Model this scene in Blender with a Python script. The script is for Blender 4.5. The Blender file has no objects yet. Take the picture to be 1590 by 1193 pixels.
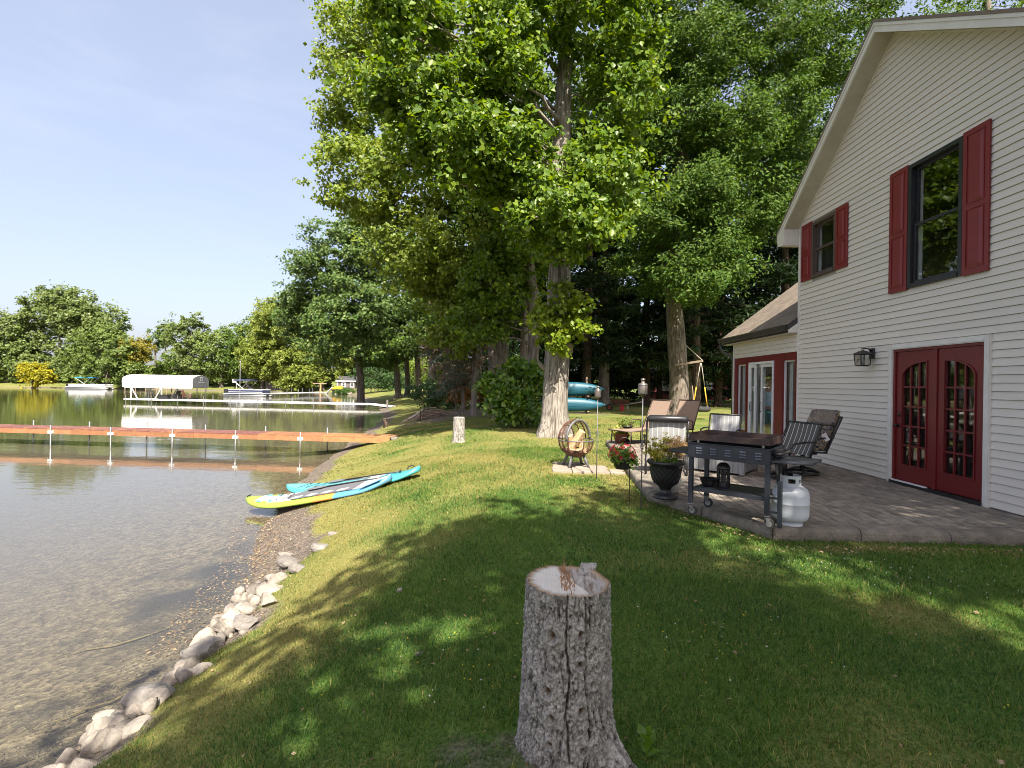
import bpy, math, random
import numpy as np
from mathutils import Vector, Matrix, Euler

# ------------------------------------------------------------------ camera, sky, sun, exposure
scene = bpy.context.scene
COL = scene.collection
CAM_Z = 1.58
cam_data = bpy.data.cameras.new("camera")
cam = bpy.data.objects.new("camera", cam_data)
COL.objects.link(cam)
yaw, roll = math.radians(1.25), math.radians(0.9)
fwd = Vector((-math.sin(yaw), math.cos(yaw), 0))
rgt0 = Vector((math.cos(yaw), math.sin(yaw), 0))
up0 = Vector((0, 0, 1))
rgt = rgt0 * math.cos(roll) + up0 * math.sin(roll)
upv = -rgt0 * math.sin(roll) + up0 * math.cos(roll)
cam.matrix_world = Matrix(((rgt.x, upv.x, -fwd.x, 0), (rgt.y, upv.y, -fwd.y, 0), (rgt.z, upv.z, -fwd.z, CAM_Z), (0, 0, 0, 1)))
cam_data.sensor_width = 36.0
cam_data.lens = 36.0 * 780.0 / 1590.0
cam_data.shift_y = -0.0006
cam_data.clip_start = 0.05
cam_data.clip_end = 3000
scene.camera = cam

SUN_DIR = Vector((0.205, -0.82, 1.0)).normalized()
world = bpy.data.worlds.new("World")
scene.world = world
world.use_nodes = True
wn, wl = world.node_tree.nodes, world.node_tree.links
wn.clear()
wout = wn.new("ShaderNodeOutputWorld")
wbg = wn.new("ShaderNodeBackground")
wbg.inputs["Strength"].default_value = 0.106
sky = wn.new("ShaderNodeTexSky")
sky.sky_type = 'NISHITA'
sky.sun_disc = False
sky.sun_elevation = math.asin(SUN_DIR.z)
sky.sun_rotation = math.atan2(SUN_DIR.x, SUN_DIR.y)
sky.air_density = 1.0
sky.dust_density = 3.5
sky.ozone_density = 1.6
# thin cirrus streaks, part of the sky itself
wtc = wn.new("ShaderNodeTexCoord")
wmap = wn.new("ShaderNodeMapping")
wmap.inputs["Scale"].default_value = (1.6, 1.6, 7.0)
wmap.inputs["Rotation"].default_value = (0.12, -0.16, 0.3)
wnz = wn.new("ShaderNodeTexNoise")
wnz.inputs["Scale"].default_value = 1.7
wnz.inputs["Detail"].default_value = 7
wnz.inputs["Roughness"].default_value = 0.58
wnz.inputs["Distortion"].default_value = 0.6
wrmp = wn.new("ShaderNodeMapRange")
wrmp.inputs["From Min"].default_value = 0.5
wrmp.inputs["From Max"].default_value = 0.78
wrmp.inputs["To Min"].default_value = 0.42
wrmp.inputs["To Max"].default_value = 0.62
wmix = wn.new("ShaderNodeMix")
wmix.data_type = 'RGBA'
wmix.inputs["B"].default_value = (3.0, 3.25, 3.85, 1)
wl.new(wtc.outputs["Generated"], wmap.inputs["Vector"])
wl.new(wmap.outputs["Vector"], wnz.inputs["Vector"])
wl.new(wnz.outputs["Fac"], wrmp.inputs["Value"])
wl.new(wrmp.outputs["Result"], wmix.inputs["Factor"])
wtint = wn.new("ShaderNodeMix")
wtint.data_type = 'RGBA'
wtint.blend_type = 'MULTIPLY'
wtint.inputs["Factor"].default_value = 1.0
wtint.inputs["B"].default_value = (1.10, 0.99, 0.985, 1)
wl.new(sky.outputs["Color"], wtint.inputs["A"])
wl.new(wtint.outputs["Result"], wmix.inputs["A"])
wl.new(wmix.outputs["Result"], wbg.inputs["Color"])
wl.new(wbg.outputs["Background"], wout.inputs["Surface"])

sun_data = bpy.data.lights.new("sun", 'SUN')
sun_data.energy = 5.0
sun_data.angle = math.radians(0.5)
sun_data.color = (1.0, 0.93, 0.82)
sun = bpy.data.objects.new("sun", sun_data)
COL.objects.link(sun)
sun.rotation_euler = (-SUN_DIR).to_track_quat('-Z', 'Y').to_euler()
sun.location = SUN_DIR * 60

scene.view_settings.view_transform = 'Standard'
scene.view_settings.look = 'None'
scene.view_settings.exposure = 1.4
scene.view_settings.gamma = 1.0
scene.view_settings.use_curve_mapping = False
scene.render.engine = 'CYCLES'
scene.cycles.max_bounces = 8
scene.cycles.diffuse_bounces = 3
scene.cycles.glossy_bounces = 3
scene.cycles.transmission_bounces = 4
scene.cycles.transparent_max_bounces = 12
scene.cycles.caustics_reflective = False
scene.cycles.caustics_refractive = False
scene.cycles.use_denoising = True
scene.cycles.filter_width = 0.95
scene.cycles.sample_clamp_indirect = 6.0

rnd = random.Random(11)
rng = np.random.default_rng(11)
PI = math.pi
WL = -1.17          # lake level
PZ = 0.12           # patio top

# ------------------------------------------------------------------ helpers
def link(o, parent=None):
    COL.objects.link(o)
    if parent is not None:
        o.parent = parent
    return o

def tag(o, label=None, cat=None, group=None, kind=None):
    if label: o["label"] = label
    if cat: o["category"] = cat
    if group: o["group"] = group
    if kind: o["kind"] = kind
    return o

def thing(name, label, cat, loc=(0, 0, 0), rz=0.0, group=None):
    o = bpy.data.objects.new(name, None)
    o.empty_display_size = 0.1
    o.location = loc
    o.rotation_euler = (0, 0, rz)
    link(o)
    return tag(o, label, cat, group)

def frame_of(d):
    d = Vector(d).normalized()
    a = Vector((0, 0, 1)) if abs(d.z) < 0.9 else Vector((1, 0, 0))
    s = d.cross(a).normalized()
    return s, s.cross(d).normalized()

class MB:
    """collects geometry for ONE mesh object"""
    def __init__(self):
        self.v, self.f, self.m = [], [], []
    def add(self, v, f, mi=0):
        n = len(self.v)
        self.v += [tuple(p) for p in v]
        self.f += [tuple(i + n for i in q) for q in f]
        self.m += [mi] * len(f)
        return self
    def box(self, c, s, rz=0.0, rot=None, mi=0):
        hx, hy, hz = s[0] / 2, s[1] / 2, s[2] / 2
        R = rot.to_matrix() if rot is not None else Matrix.Rotation(rz, 3, 'Z')
        c = Vector(c)
        v = [c + R @ Vector((x, y, z)) for z in (-hz, hz) for x, y in ((-hx, -hy), (hx, -hy), (hx, hy), (-hx, hy))]
        return self.add(v, [(3, 2, 1, 0), (4, 5, 6, 7), (0, 1, 5, 4), (1, 2, 6, 5), (2, 3, 7, 6), (3, 0, 4, 7)], mi)
    def b2(self, p, q, mi=0):
        return self.box([(a + b) / 2 for a, b in zip(p, q)], [abs(b - a) for a, b in zip(p, q)], mi=mi)
    def beam(self, p0, p1, w, h, mi=0):
        p0, p1 = Vector(p0), Vector(p1)
        s, u = frame_of(p1 - p0)
        s, u = s * w / 2, u * h / 2
        v = [p + a for p in (p0, p1) for a in (-s - u, s - u, s + u, -s + u)]
        return self.add(v, [(3, 2, 1, 0), (4, 5, 6, 7), (0, 1, 5, 4), (1, 2, 6, 5), (2, 3, 7, 6), (3, 0, 4, 7)], mi)
    def tube(self, pts, rad, n=8, mi=0, cap=True):
        pts = [Vector(p) for p in pts]
        if not hasattr(rad, '__len__'): rad = [rad] * len(pts)
        v, f = [], []
        s = u = None
        for i, p in enumerate(pts):
            d = pts[min(i + 1, len(pts) - 1)] - pts[max(i - 1, 0)]
            if d.length < 1e-9: d = Vector((0, 0, 1))
            d.normalize()
            if s is None: s, u = frame_of(d)
            else:
                s = (s - d * s.dot(d)).normalized(); u = s.cross(d).normalized()
            for k in range(n):
                a = 2 * PI * k / n
                v.append(p + (s * math.cos(a) + u * math.sin(a)) * rad[i])
        for i in range(len(pts) - 1):
            for k in range(n):
                k2 = (k + 1) % n
                f.append((i * n + k, i * n + k2, (i + 1) * n + k2, (i + 1) * n + k))
        if cap:
            f.append(tuple(range(n - 1, -1, -1)))
            f.append(tuple((len(pts) - 1) * n + k for k in range(n)))
        return self.add(v, f, mi)
    def ring(self, c, R, r, nrm=(0, 0, 1), n=28, m=6, mi=0, a0=0.0, a1=2 * PI):
        s, u = frame_of(nrm); c = Vector(c)
        full = abs(a1 - a0 - 2 * PI) < 1e-6
        pts = [c + (s * math.cos(a0 + (a1 - a0) * i / n) + u * math.sin(a0 + (a1 - a0) * i / n)) * R for i in range(n + 1)]
        return self.tube(pts, r, m, mi, cap=not full)
    def lathe(self, prof, n=24, c=(0, 0, 0), mi=0):
        v, f = [], []
        for r, z in prof:
            for k in range(n):
                a = 2 * PI * k / n
                v.append((c[0] + r * math.cos(a), c[1] + r * math.sin(a), c[2] + z))
        for i in range(len(prof) - 1):
            for k in range(n):
                k2 = (k + 1) % n
                f.append((i * n + k, i * n + k2, (i + 1) * n + k2, (i + 1) * n + k))
        if prof[0][0] > 1e-4: f.append(tuple(range(n - 1, -1, -1)))
        if prof[-1][0] > 1e-4: f.append(tuple((len(prof) - 1) * n + k for k in range(n)))
        return self.add(v, f, mi)
    def prism(self, poly, ext, mi=0):
        """poly: planar list of 3D points, ext: extrusion vector"""
        ext = Vector(ext); a = [Vector(p) for p in poly]; n = len(a)
        v = a + [p + ext for p in a]
        f = [tuple(range(n - 1, -1, -1)), tuple(range(n, 2 * n))]
        f += [(k, (k + 1) % n, n + (k + 1) % n, n + k) for k in range(n)]
        return self.add(v, f, mi)
    def mesh(self, name, mats, smooth=False):
        me = bpy.data.meshes.new(name)
        me.from_pydata(self.v, [], self.f)
        for m in (mats if isinstance(mats, (list, tuple)) else [mats]): me.materials.append(m)
        if any(self.m): me.polygons.foreach_set("material_index", self.m)
        if smooth: me.polygons.foreach_set("use_smooth", [True] * len(self.f))
        me.update()
        return me
    def build(self, name, mats, parent=None, smooth=False, bevel=0.0, loc=None, auto=0):
        o = bpy.data.objects.new(name, self.mesh(name, mats, smooth))
        link(o, parent)
        if loc is not None: o.location = loc
        if bevel > 0:
            b = o.modifiers.new("bevel", 'BEVEL'); b.width = bevel; b.segments = 2; b.limit_method = 'ANGLE'; b.angle_limit = math.radians(40)
            b.harden_normals = False
        if auto:
            for e in (): pass
        return o

def inst(name, me, loc, parent=None, rot=(0, 0, 0), scale=None):
    o = bpy.data.objects.new(name, me)
    link(o, parent)
    o.location = loc; o.rotation_euler = rot
    if scale is not None: o.scale = scale
    return o

def copy_tree(o, parent=None):
    c = o.copy(); link(c, None)
    if parent is not None:
        c.parent = parent
    for ch in list(o.children): copy_tree(ch, c)
    return c

def mesh_np(name, V, F, mats, smooth=False, mi=None):
    V = np.ascontiguousarray(V, dtype=np.float32); F = np.ascontiguousarray(F, dtype=np.int32)
    me = bpy.data.meshes.new(name)
    nf, k = F.shape
    me.vertices.add(len(V)); me.vertices.foreach_set("co", V.ravel())
    me.loops.add(nf * k); me.loops.foreach_set("vertex_index", F.ravel())
    me.polygons.add(nf); me.polygons.foreach_set("loop_start", np.arange(0, nf * k, k, dtype=np.int32))
    for m in (mats if isinstance(mats, (list, tuple)) else [mats]): me.materials.append(m)
    if mi is not None: me.polygons.foreach_set("material_index", np.ascontiguousarray(mi, dtype=np.int32))
    if smooth: me.polygons.foreach_set("use_smooth", np.ones(nf, dtype=bool))
    me.update(calc_edges=True)
    return me

def obj_np(name, V, F, mats, parent=None, smooth=False, mi=None):
    return link(bpy.data.objects.new(name, mesh_np(name, V, F, mats, smooth, mi)), parent)

# vectorised value noise
def _hash(ix, iy, iz):
    h = (ix.astype(np.int64) * 374761393 + iy.astype(np.int64) * 668265263 + iz.astype(np.int64) * 2147483647) & 0x7fffffff
    h = ((h ^ (h >> 13)) * 1274126177) & 0x7fffffff
    return ((h ^ (h >> 16)) & 0xffff) / 65535.0
def vnoise(x, y, z):
    x, y, z = np.broadcast_arrays(np.asarray(x, float), np.asarray(y, float), np.asarray(z, float))
    ix, iy, iz = np.floor(x), np.floor(y), np.floor(z)
    fx, fy, fz = x - ix, y - iy, z - iz
    fx, fy, fz = fx * fx * (3 - 2 * fx), fy * fy * (3 - 2 * fy), fz * fz * (3 - 2 * fz)
    r = 0
    for a in (0, 1):
        for b in (0, 1):
            for c in (0, 1):
                w = (fx if a else 1 - fx) * (fy if b else 1 - fy) * (fz if c else 1 - fz)
                r = r + w * _hash(ix + a, iy + b, iz + c)
    return r
def fbm(x, y, z, oct=4):
    s, a, t = 0, 1.0, 0
    for i in range(oct):
        f = 2.0 ** i
        s = s + a * vnoise(x * f + 17.3 * i, y * f + 5.1 * i, z * f + 9.7 * i); t += a; a *= .5
    return s / t

# ------------------------------------------------------------------ materials
def nodes_of(m):
    m.use_nodes = True
    nt = m.node_tree
    return nt, nt.nodes, nt.links

def mat(name, c1, c2=None, scale=6.0, rough=0.6, rough2=None, metal=0.0, bump=0.0, bscale=40.0, stretch=(1, 1, 1), spec=0.5,
        rand=0.0, rnd_obj=0.0, coord='Object', detail=4.0, lo=0.35, hi=0.65, c3=None, coat=0.0, alpha=1.0):
    m = bpy.data.materials.new(name)
    nt, N, L = nodes_of(m)
    b = N["Principled BSDF"]
    b.inputs["Metallic"].default_value = metal
    b.inputs["Roughness"].default_value = rough
    b.inputs["Specular IOR Level"].default_value = spec
    b.inputs["Coat Weight"].default_value = coat
    c2 = c2 or tuple(x * 0.8 for x in c1)
    if coord == 'Position':
        g = N.new("ShaderNodeNewGeometry"); src = g.outputs["Position"]
    else:
        g = N.new("ShaderNodeTexCoord"); src = g.outputs[coord]
    mp = N.new("ShaderNodeMapping"); mp.inputs["Scale"].default_value = stretch
    L.new(src, mp.inputs["Vector"])
    nz = N.new("ShaderNodeTexNoise"); nz.inputs["Scale"].default_value = scale; nz.inputs["Detail"].default_value = detail
    nz.inputs["Roughness"].default_value = 0.6
    L.new(mp.outputs["Vector"], nz.inputs["Vector"])
    rp = N.new("ShaderNodeValToRGB")
    rp.color_ramp.elements[0].position = lo; rp.color_ramp.elements[0].color = (*c2, 1)
    rp.color_ramp.elements[1].position = hi; rp.color_ramp.elements[1].color = (*c1, 1)
    if c3 is not None:
        e = rp.color_ramp.elements.new(min(hi + 0.14, 0.99)); e.color = (*c3, 1)
    L.new(nz.outputs["Fac"], rp.inputs["Fac"])
    col = rp.outputs["Color"]
    if rand > 0 or rnd_obj > 0:
        hsv = N.new("ShaderNodeHueSaturation")
        if rnd_obj > 0:
            oi = N.new("ShaderNodeObjectInfo"); r = oi.outputs["Random"]; amt = rnd_obj
        else:
            gi = N.new("ShaderNodeNewGeometry"); r = gi.outputs["Random Per Island"]; amt = rand
        mr = N.new("ShaderNodeMapRange"); mr.inputs["To Min"].default_value = 1 - amt; mr.inputs["To Max"].default_value = 1 + amt
        L.new(r, mr.inputs["Value"]); L.new(mr.outputs["Result"], hsv.inputs["Value"])
        L.new(col, hsv.inputs["Color"]); col = hsv.outputs["Color"]
    L.new(col, b.inputs["Base Color"])
    if rough2 is not None:
        mr2 = N.new("ShaderNodeMapRange"); mr2.inputs["To Min"].default_value = rough; mr2.inputs["To Max"].default_value = rough2
        L.new(nz.outputs["Fac"], mr2.inputs["Value"]); L.new(mr2.outputs["Result"], b.inputs["Roughness"])
    if bump > 0:
        n2 = N.new("ShaderNodeTexNoise"); n2.inputs["Scale"].default_value = bscale; n2.inputs["Detail"].default_value = 5
        L.new(mp.outputs["Vector"], n2.inputs["Vector"])
        bp = N.new("ShaderNodeBump"); bp.inputs["Strength"].default_value = bump; bp.inputs["Distance"].default_value = 0.02
        L.new(n2.outputs["Fac"], bp.inputs["Height"]); L.new(bp.outputs["Normal"], b.inputs["Normal"])
    return m

def leaf_mat(name, dark, mid, light, trans=0.38, rough=0.42, spec=0.28):
    m = bpy.data.materials.new(name)
    nt, N, L = nodes_of(m)
    b = N["Principled BSDF"]; out = N["Material Output"]
    g = N.new("ShaderNodeNewGeometry")
    rp = N.new("ShaderNodeValToRGB")
    rp.color_ramp.elements[0].color = (*dark, 1); rp.color_ramp.elements[0].position = 0.0
    rp.color_ramp.elements[1].color = (*light, 1); rp.color_ramp.elements[1].position = 1.0
    e = rp.color_ramp.elements.new(0.55); e.color = (*mid, 1)
    L.new(g.outputs["Random Per Island"], rp.inputs["Fac"])
    L.new(rp.outputs["Color"], b.inputs["Base Color"])
    b.inputs["Roughness"].default_value = rough
    b.inputs["Specular IOR Level"].default_value = spec
    t = N.new("ShaderNodeBsdfTranslucent")
    hs = N.new("ShaderNodeHueSaturation"); hs.inputs["Saturation"].default_value = 1.12; hs.inputs["Value"].default_value = 1.35
    hs.inputs["Hue"].default_value = 0.487
    L.new(rp.outputs["Color"], hs.inputs["Color"]); L.new(hs.outputs["Color"], t.inputs["Color"])
    mx = N.new("ShaderNodeMixShader"); mx.inputs["Fac"].default_value = trans
    L.new(b.outputs["BSDF"], mx.inputs[1]); L.new(t.outputs["BSDF"], mx.inputs[2])
    L.new(mx.outputs["Shader"], out.inputs["Surface"])
    return m

def bark_mat(name, light, dark, s=9.0, zs=0.22, bump=0.9):
    m = bpy.data.materials.new(name)
    nt, N, L = nodes_of(m)
    b = N["Principled BSDF"]; b.inputs["Roughness"].default_value = 0.9; b.inputs["Specular IOR Level"].default_value = 0.106
    g = N.new("ShaderNodeNewGeometry")
    mp = N.new("ShaderNodeMapping"); mp.inputs["Scale"].default_value = (s, s, s * zs)
    L.new(g.outputs["Position"], mp.inputs["Vector"])
    n1 = N.new("ShaderNodeTexNoise"); n1.inputs["Scale"].default_value = 1.6; n1.inputs["Detail"].default_value = 7; n1.inputs["Distortion"].default_value = 0.5
    L.new(mp.outputs["Vector"], n1.inputs["Vector"])
    n2 = N.new("ShaderNodeTexNoise"); n2.inputs["Scale"].default_value = 2.2; n2.inputs["Detail"].default_value = 3
    L.new(g.outputs["Position"], n2.inputs["Vector"])
    rp = N.new("ShaderNodeValToRGB")
    rp.color_ramp.elements[0].position = 0.34; rp.color_ramp.elements[0].color = (*dark, 1)
    rp.color_ramp.elements[1].position = 0.6; rp.color_ramp.elements[1].color = (*light, 1)
    L.new(n1.outputs["Fac"], rp.inputs["Fac"])
    hs = N.new("ShaderNodeHueSaturation")
    mr = N.new("ShaderNodeMapRange"); mr.inputs["To Min"].default_value = 0.72; mr.inputs["To Max"].default_value = 1.25
    L.new(n2.outputs["Fac"], mr.inputs["Value"]); L.new(mr.outputs["Result"], hs.inputs["Value"])
    L.new(rp.outputs["Color"], hs.inputs["Color"]); L.new(hs.outputs["Color"], b.inputs["Base Color"])
    bp = N.new("ShaderNodeBump"); bp.inputs["Strength"].default_value = bump; bp.inputs["Distance"].default_value = 0.03
    L.new(n1.outputs["Fac"], bp.inputs["Height"]); L.new(bp.outputs["Normal"], b.inputs["Normal"])
    return m

def glass_mat(name, tint=(0.95, 0.965, 0.955), gloss_min=0.06, rough=0.01):
    m = bpy.data.materials.new(name)
    nt, N, L = nodes_of(m)
    N.remove(N["Principled BSDF"]); out = N["Material Output"]
    tr = N.new("ShaderNodeBsdfTransparent"); tr.inputs["Color"].default_value = (*tint, 1)
    gl = N.new("ShaderNodeBsdfGlossy"); gl.inputs["Roughness"].default_value = rough
    gl.inputs["Color"].default_value = (0.95, 0.97, 1, 1)
    # Schlick reflectance from |cos|, the same on both faces of the thin pane
    ge = N.new("ShaderNodeNewGeometry"); dt = N.new("ShaderNodeVectorMath"); dt.operation = 'DOT_PRODUCT'
    L.new(ge.outputs["Incoming"], dt.inputs[0]); L.new(ge.outputs["Normal"], dt.inputs[1])
    ab = N.new("ShaderNodeMath"); ab.operation = 'ABSOLUTE'; L.new(dt.outputs["Value"], ab.inputs[0])
    om = N.new("ShaderNodeMath"); om.operation = 'SUBTRACT'; om.inputs[0].default_value = 1.0; L.new(ab.outputs[0], om.inputs[1])
    pw = N.new("ShaderNodeMath"); pw.operation = 'POWER'; pw.inputs[1].default_value = 5.0; L.new(om.outputs[0], pw.inputs[0])
    fr = N.new("ShaderNodeMath"); fr.operation = 'MULTIPLY_ADD'; fr.inputs[1].default_value = 0.96; fr.inputs[2].default_value = 0.04; L.new(pw.outputs[0], fr.inputs[0])
    # two surfaces of a double-glazed pane: about twice the single reflection
    mm = N.new("ShaderNodeMath"); mm.operation = 'MULTIPLY'; mm.inputs[1].default_value = 1.5; mm.use_clamp = True
    ad = N.new("ShaderNodeMath"); ad.operation = 'MAXIMUM'; ad.inputs[1].default_value = gloss_min
    L.new(fr.outputs[0], mm.inputs[0]); L.new(mm.outputs[0], ad.inputs[0])
    mx = N.new("ShaderNodeMixShader")
    L.new(ad.outputs[0], mx.inputs["Fac"]); L.new(tr.outputs["BSDF"], mx.inputs[1]); L.new(gl.outputs["BSDF"], mx.inputs[2])
    L.new(mx.outputs["Shader"], out.inputs["Surface"])
    return m

M = {}
M['siding'] = mat("siding_vinyl", (0.70, 0.645, 0.565), (0.66, 0.61, 0.535), 2.0, 0.5, bump=0.12, bscale=30, stretch=(1, .25, 1), rnd_obj=0.025)
M['trim'] = mat("trim_white", (0.72, 0.69, 0.63), (0.64, 0.61, 0.55), 5, 0.55)
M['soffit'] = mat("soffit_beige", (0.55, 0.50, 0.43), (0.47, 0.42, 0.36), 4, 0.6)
M['red'] = mat("barn_red_paint", (0.155, 0.012, 0.014), (0.125, 0.010, 0.012), 3, 0.42)
M['shutter'] = mat("shutter_red", (0.20, 0.02, 0.022), (0.17, 0.016, 0.018), 3, 0.45)
M['black'] = mat("black_frame", (0.012, 0.013, 0.016), (0.02, 0.02, 0.022), 6, 0.4)
M['brownframe'] = mat("brown_frame", (0.09, 0.062, 0.052), (0.07, 0.05, 0.04), 6, 0.5)
M['white'] = mat("white_vinyl", (0.78, 0.78, 0.77), (0.7, 0.7, 0.69), 4, 0.4)
M['glass'] = glass_mat("window_glass")
M['lampglass'] = glass_mat("lamp_glass", (0.8, 0.8, 0.78))
M['interior'] = mat("interior_wall", (0.42, 0.40, 0.36), (0.36, 0.34, 0.31), 2, 0.9)
M['curtain'] = mat("curtain_white", (0.6, 0.6, 0.58), (0.5, 0.5, 0.48), 3, 0.9)
M['shingle'] = mat("asphalt_shingle", (0.23, 0.185, 0.14), (0.12, 0.095, 0.075), 60, 0.95, bump=0.5, bscale=150, rnd_obj=0.16)
M['gutter'] = mat("dark_gutter", (0.035, 0.03, 0.027), (0.05, 0.043, 0.04), 8, 0.45)
M['brass'] = mat("dark_bronze", (0.035, 0.028, 0.022), (0.06, 0.045, 0.03), 20, 0.4, metal=0.7)
M['paver'] = mat("concrete_paver", (0.265, 0.222, 0.175), (0.165, 0.144, 0.118), 9, 0.9, bump=0.5, bscale=60, coord='Position', rnd_obj=0.24)
M['paver_far'] = mat("concrete_paver_far", (0.265, 0.222, 0.175), (0.165, 0.144, 0.118), 9, 0.9, bump=0.5, bscale=60, coord='Position', rand=0.24)
M['coping'] = mat("cast_concrete", (0.25, 0.215, 0.17), (0.13, 0.112, 0.088), 7, 0.92, bump=0.9, bscale=50, detail=9.0, coord='Position', rnd_obj=0.14, c3=(0.31, 0.27, 0.215))
M['joint'] = mat("joint_sand", (0.13, 0.11, 0.085), (0.07, 0.06, 0.05), 30, 0.95, bump=0.5, bscale=90, coord='Position')
M['limestone'] = mat("pale_limestone", (0.36, 0.315, 0.26), (0.235, 0.205, 0.17), 7, 0.9, bump=0.9, bscale=30, rnd_obj=0.2, c3=(0.36, 0.325, 0.28), detail=8.0)
M['greystone'] = mat("grey_fieldstone", (0.25, 0.228, 0.20), (0.15, 0.136, 0.12), 7, 0.88, detail=8.0, bump=0.8, bscale=26, rnd_obj=0.12)
M['charcoal'] = mat("charcoal_paint", (0.018, 0.021, 0.029), (0.013, 0.016, 0.022), 8, 0.38, rough2=0.55, bump=0.05, bscale=120)
M['blackmetal'] = mat("black_metal", (0.012, 0.012, 0.014), (0.022, 0.021, 0.02), 10, 0.42)
M['rubber'] = mat("rubber", (0.02, 0.02, 0.02), (0.035, 0.033, 0.03), 8, 0.8)
M['steel'] = mat("galvanised_steel", (0.5, 0.5, 0.5), (0.36, 0.36, 0.36), 18, 0.38, metal=0.85)
M['seasoned'] = mat("seasoned_griddle_steel", (0.045, 0.022, 0.016), (0.02, 0.013, 0.012), 12, 0.5, rough2=0.7)
M['tankwhite'] = mat("tank_white", (0.60, 0.63, 0.66), (0.52, 0.55, 0.58), 3.5, 0.36, rough2=0.5, bump=0.03, bscale=20)
M['rust'] = mat("rusty_steel", (0.15, 0.06, 0.032), (0.06, 0.03, 0.022), 14, 0.85, bump=0.5, bscale=60, c3=(0.22, 0.10, 0.05))
M['greysteel'] = mat("weathered_grey_steel", (0.17, 0.17, 0.175), (0.10, 0.095, 0.095), 14, 0.6, metal=0.3)
M['splitwood'] = mat("split_firewood", (0.62, 0.45, 0.26), (0.45, 0.29, 0.15), 6, 0.85, bump=0.4, bscale=30, stretch=(8, 8, 1))
M['sling'] = mat("tan_sling_fabric", (0.27, 0.19, 0.14), (0.225, 0.157, 0.117), 60, 0.85, bump=0.25, bscale=220)
M['bronze'] = mat("bronze_tube", (0.085, 0.058, 0.042), (0.06, 0.042, 0.032), 10, 0.42, metal=0.35)
M['urn'] = mat("black_urn", (0.012, 0.012, 0.013), (0.02, 0.02, 0.022), 7, 0.3, rough2=0.45)
M['terracotta'] = mat("brown_plastic_pot", (0.23, 0.075, 0.04), (0.18, 0.058, 0.032), 6, 0.5)
M['greyresin'] = mat("grey_plank_resin", (0.27, 0.275, 0.28), (0.18, 0.185, 0.19), 5, 0.7, bump=0.25, bscale=12, stretch=(6, 6, .6), rnd_obj=0.10)
M['tabletop'] = mat("pale_tabletop", (0.40, 0.39, 0.375), (0.33, 0.32, 0.31), 7, 0.45)
M['whitestone'] = mat("whitewashed_pot", (0.5, 0.48, 0.44), (0.36, 0.34, 0.31), 7, 0.85, bump=0.4, bscale=30)
M['teal'] = mat("teal_polyethylene", (0.006, 0.085, 0.13), (0.005, 0.068, 0.105), 3, 0.4, rough2=0.55)
M['yellowrope'] = mat("yellow_rope", (0.62, 0.36, 0.03), (0.5, 0.27, 0.02), 30, 0.8)
M['greyrope'] = mat("grey_rope", (0.42, 0.38, 0.32), (0.3, 0.27, 0.22), 30, 0.85)
M['oldwood'] = mat("weathered_board", (0.36, 0.28, 0.2), (0.23, 0.175, 0.125), 6, 0.85, bump=0.4, bscale=25, stretch=(1, 1, 5))
M['redplastic'] = mat("red_plastic", (0.42, 0.02, 0.03), (0.34, 0.016, 0.024), 4, 0.5)
M['alu'] = mat("white_aluminium_deck", (0.70, 0.69, 0.66), (0.58, 0.57, 0.54), 3, 0.5)
M['canvaswhite'] = mat("white_canopy_vinyl", (0.82, 0.81, 0.80), (0.74, 0.73, 0.72), 1.5, 0.55)
M['canvasgrey'] = mat("grey_canopy_end", (0.20, 0.20, 0.205), (0.15, 0.15, 0.155), 1.5, 0.6)
M['navy'] = mat("navy_canvas", (0.03, 0.04, 0.09), (0.025, 0.033, 0.07), 3, 0.7)
M['bluecanvas'] = mat("bright_blue_canvas", (0.03, 0.25, 0.42), (0.025, 0.2, 0.36), 3, 0.7)
M['hullwhite'] = mat("white_hull", (0.72, 0.72, 0.70), (0.62, 0.62, 0.6), 2, 0.4)
M['letter'] = mat("pale_lettering", (0.75, 0.75, 0.74), (0.7, 0.7, 0.69), 4, 0.5)
M['skin'] = mat("skin", (0.42, 0.24, 0.17), (0.36, 0.2, 0.14), 6, 0.6)
M['shirt'] = mat("pale_blue_shirt", (0.45, 0.62, 0.72), (0.38, 0.55, 0.66), 5, 0.85)
M['shorts'] = mat("teal_shorts", (0.02, 0.17, 0.24), (0.016, 0.14, 0.2), 5, 0.85)
M['hair'] = mat("dark_hair", (0.03, 0.022, 0.016), (0.02, 0.015, 0.012), 30, 0.6)
M['paper'] = mat("white_tag", (0.8, 0.8, 0.8), (0.75, 0.75, 0.75), 4, 0.7)
M['shingleshed'] = mat("cedar_shake_wall", (0.15, 0.125, 0.125), (0.10, 0.085, 0.085), 4, 0.9)
M['darkroof'] = mat("dark_roof", (0.06, 0.058, 0.065), (0.045, 0.043, 0.05), 4, 0.9)
M['brownroof'] = mat("brown_roof", (0.20, 0.145, 0.125), (0.15, 0.11, 0.095), 3, 0.9)
M['brickred'] = mat("dark_red_cladding", (0.16, 0.035, 0.03), (0.12, 0.028, 0.024), 3, 0.8)
M['yellow'] = mat("yellow_plastic", (0.65, 0.38, 0.02), (0.5, 0.28, 0.02), 3, 0.5)
M['orangewood'] = mat("orange_new_lumber", (0.5, 0.28, 0.12), (0.4, 0.2, 0.08), 4, 0.75)

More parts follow.
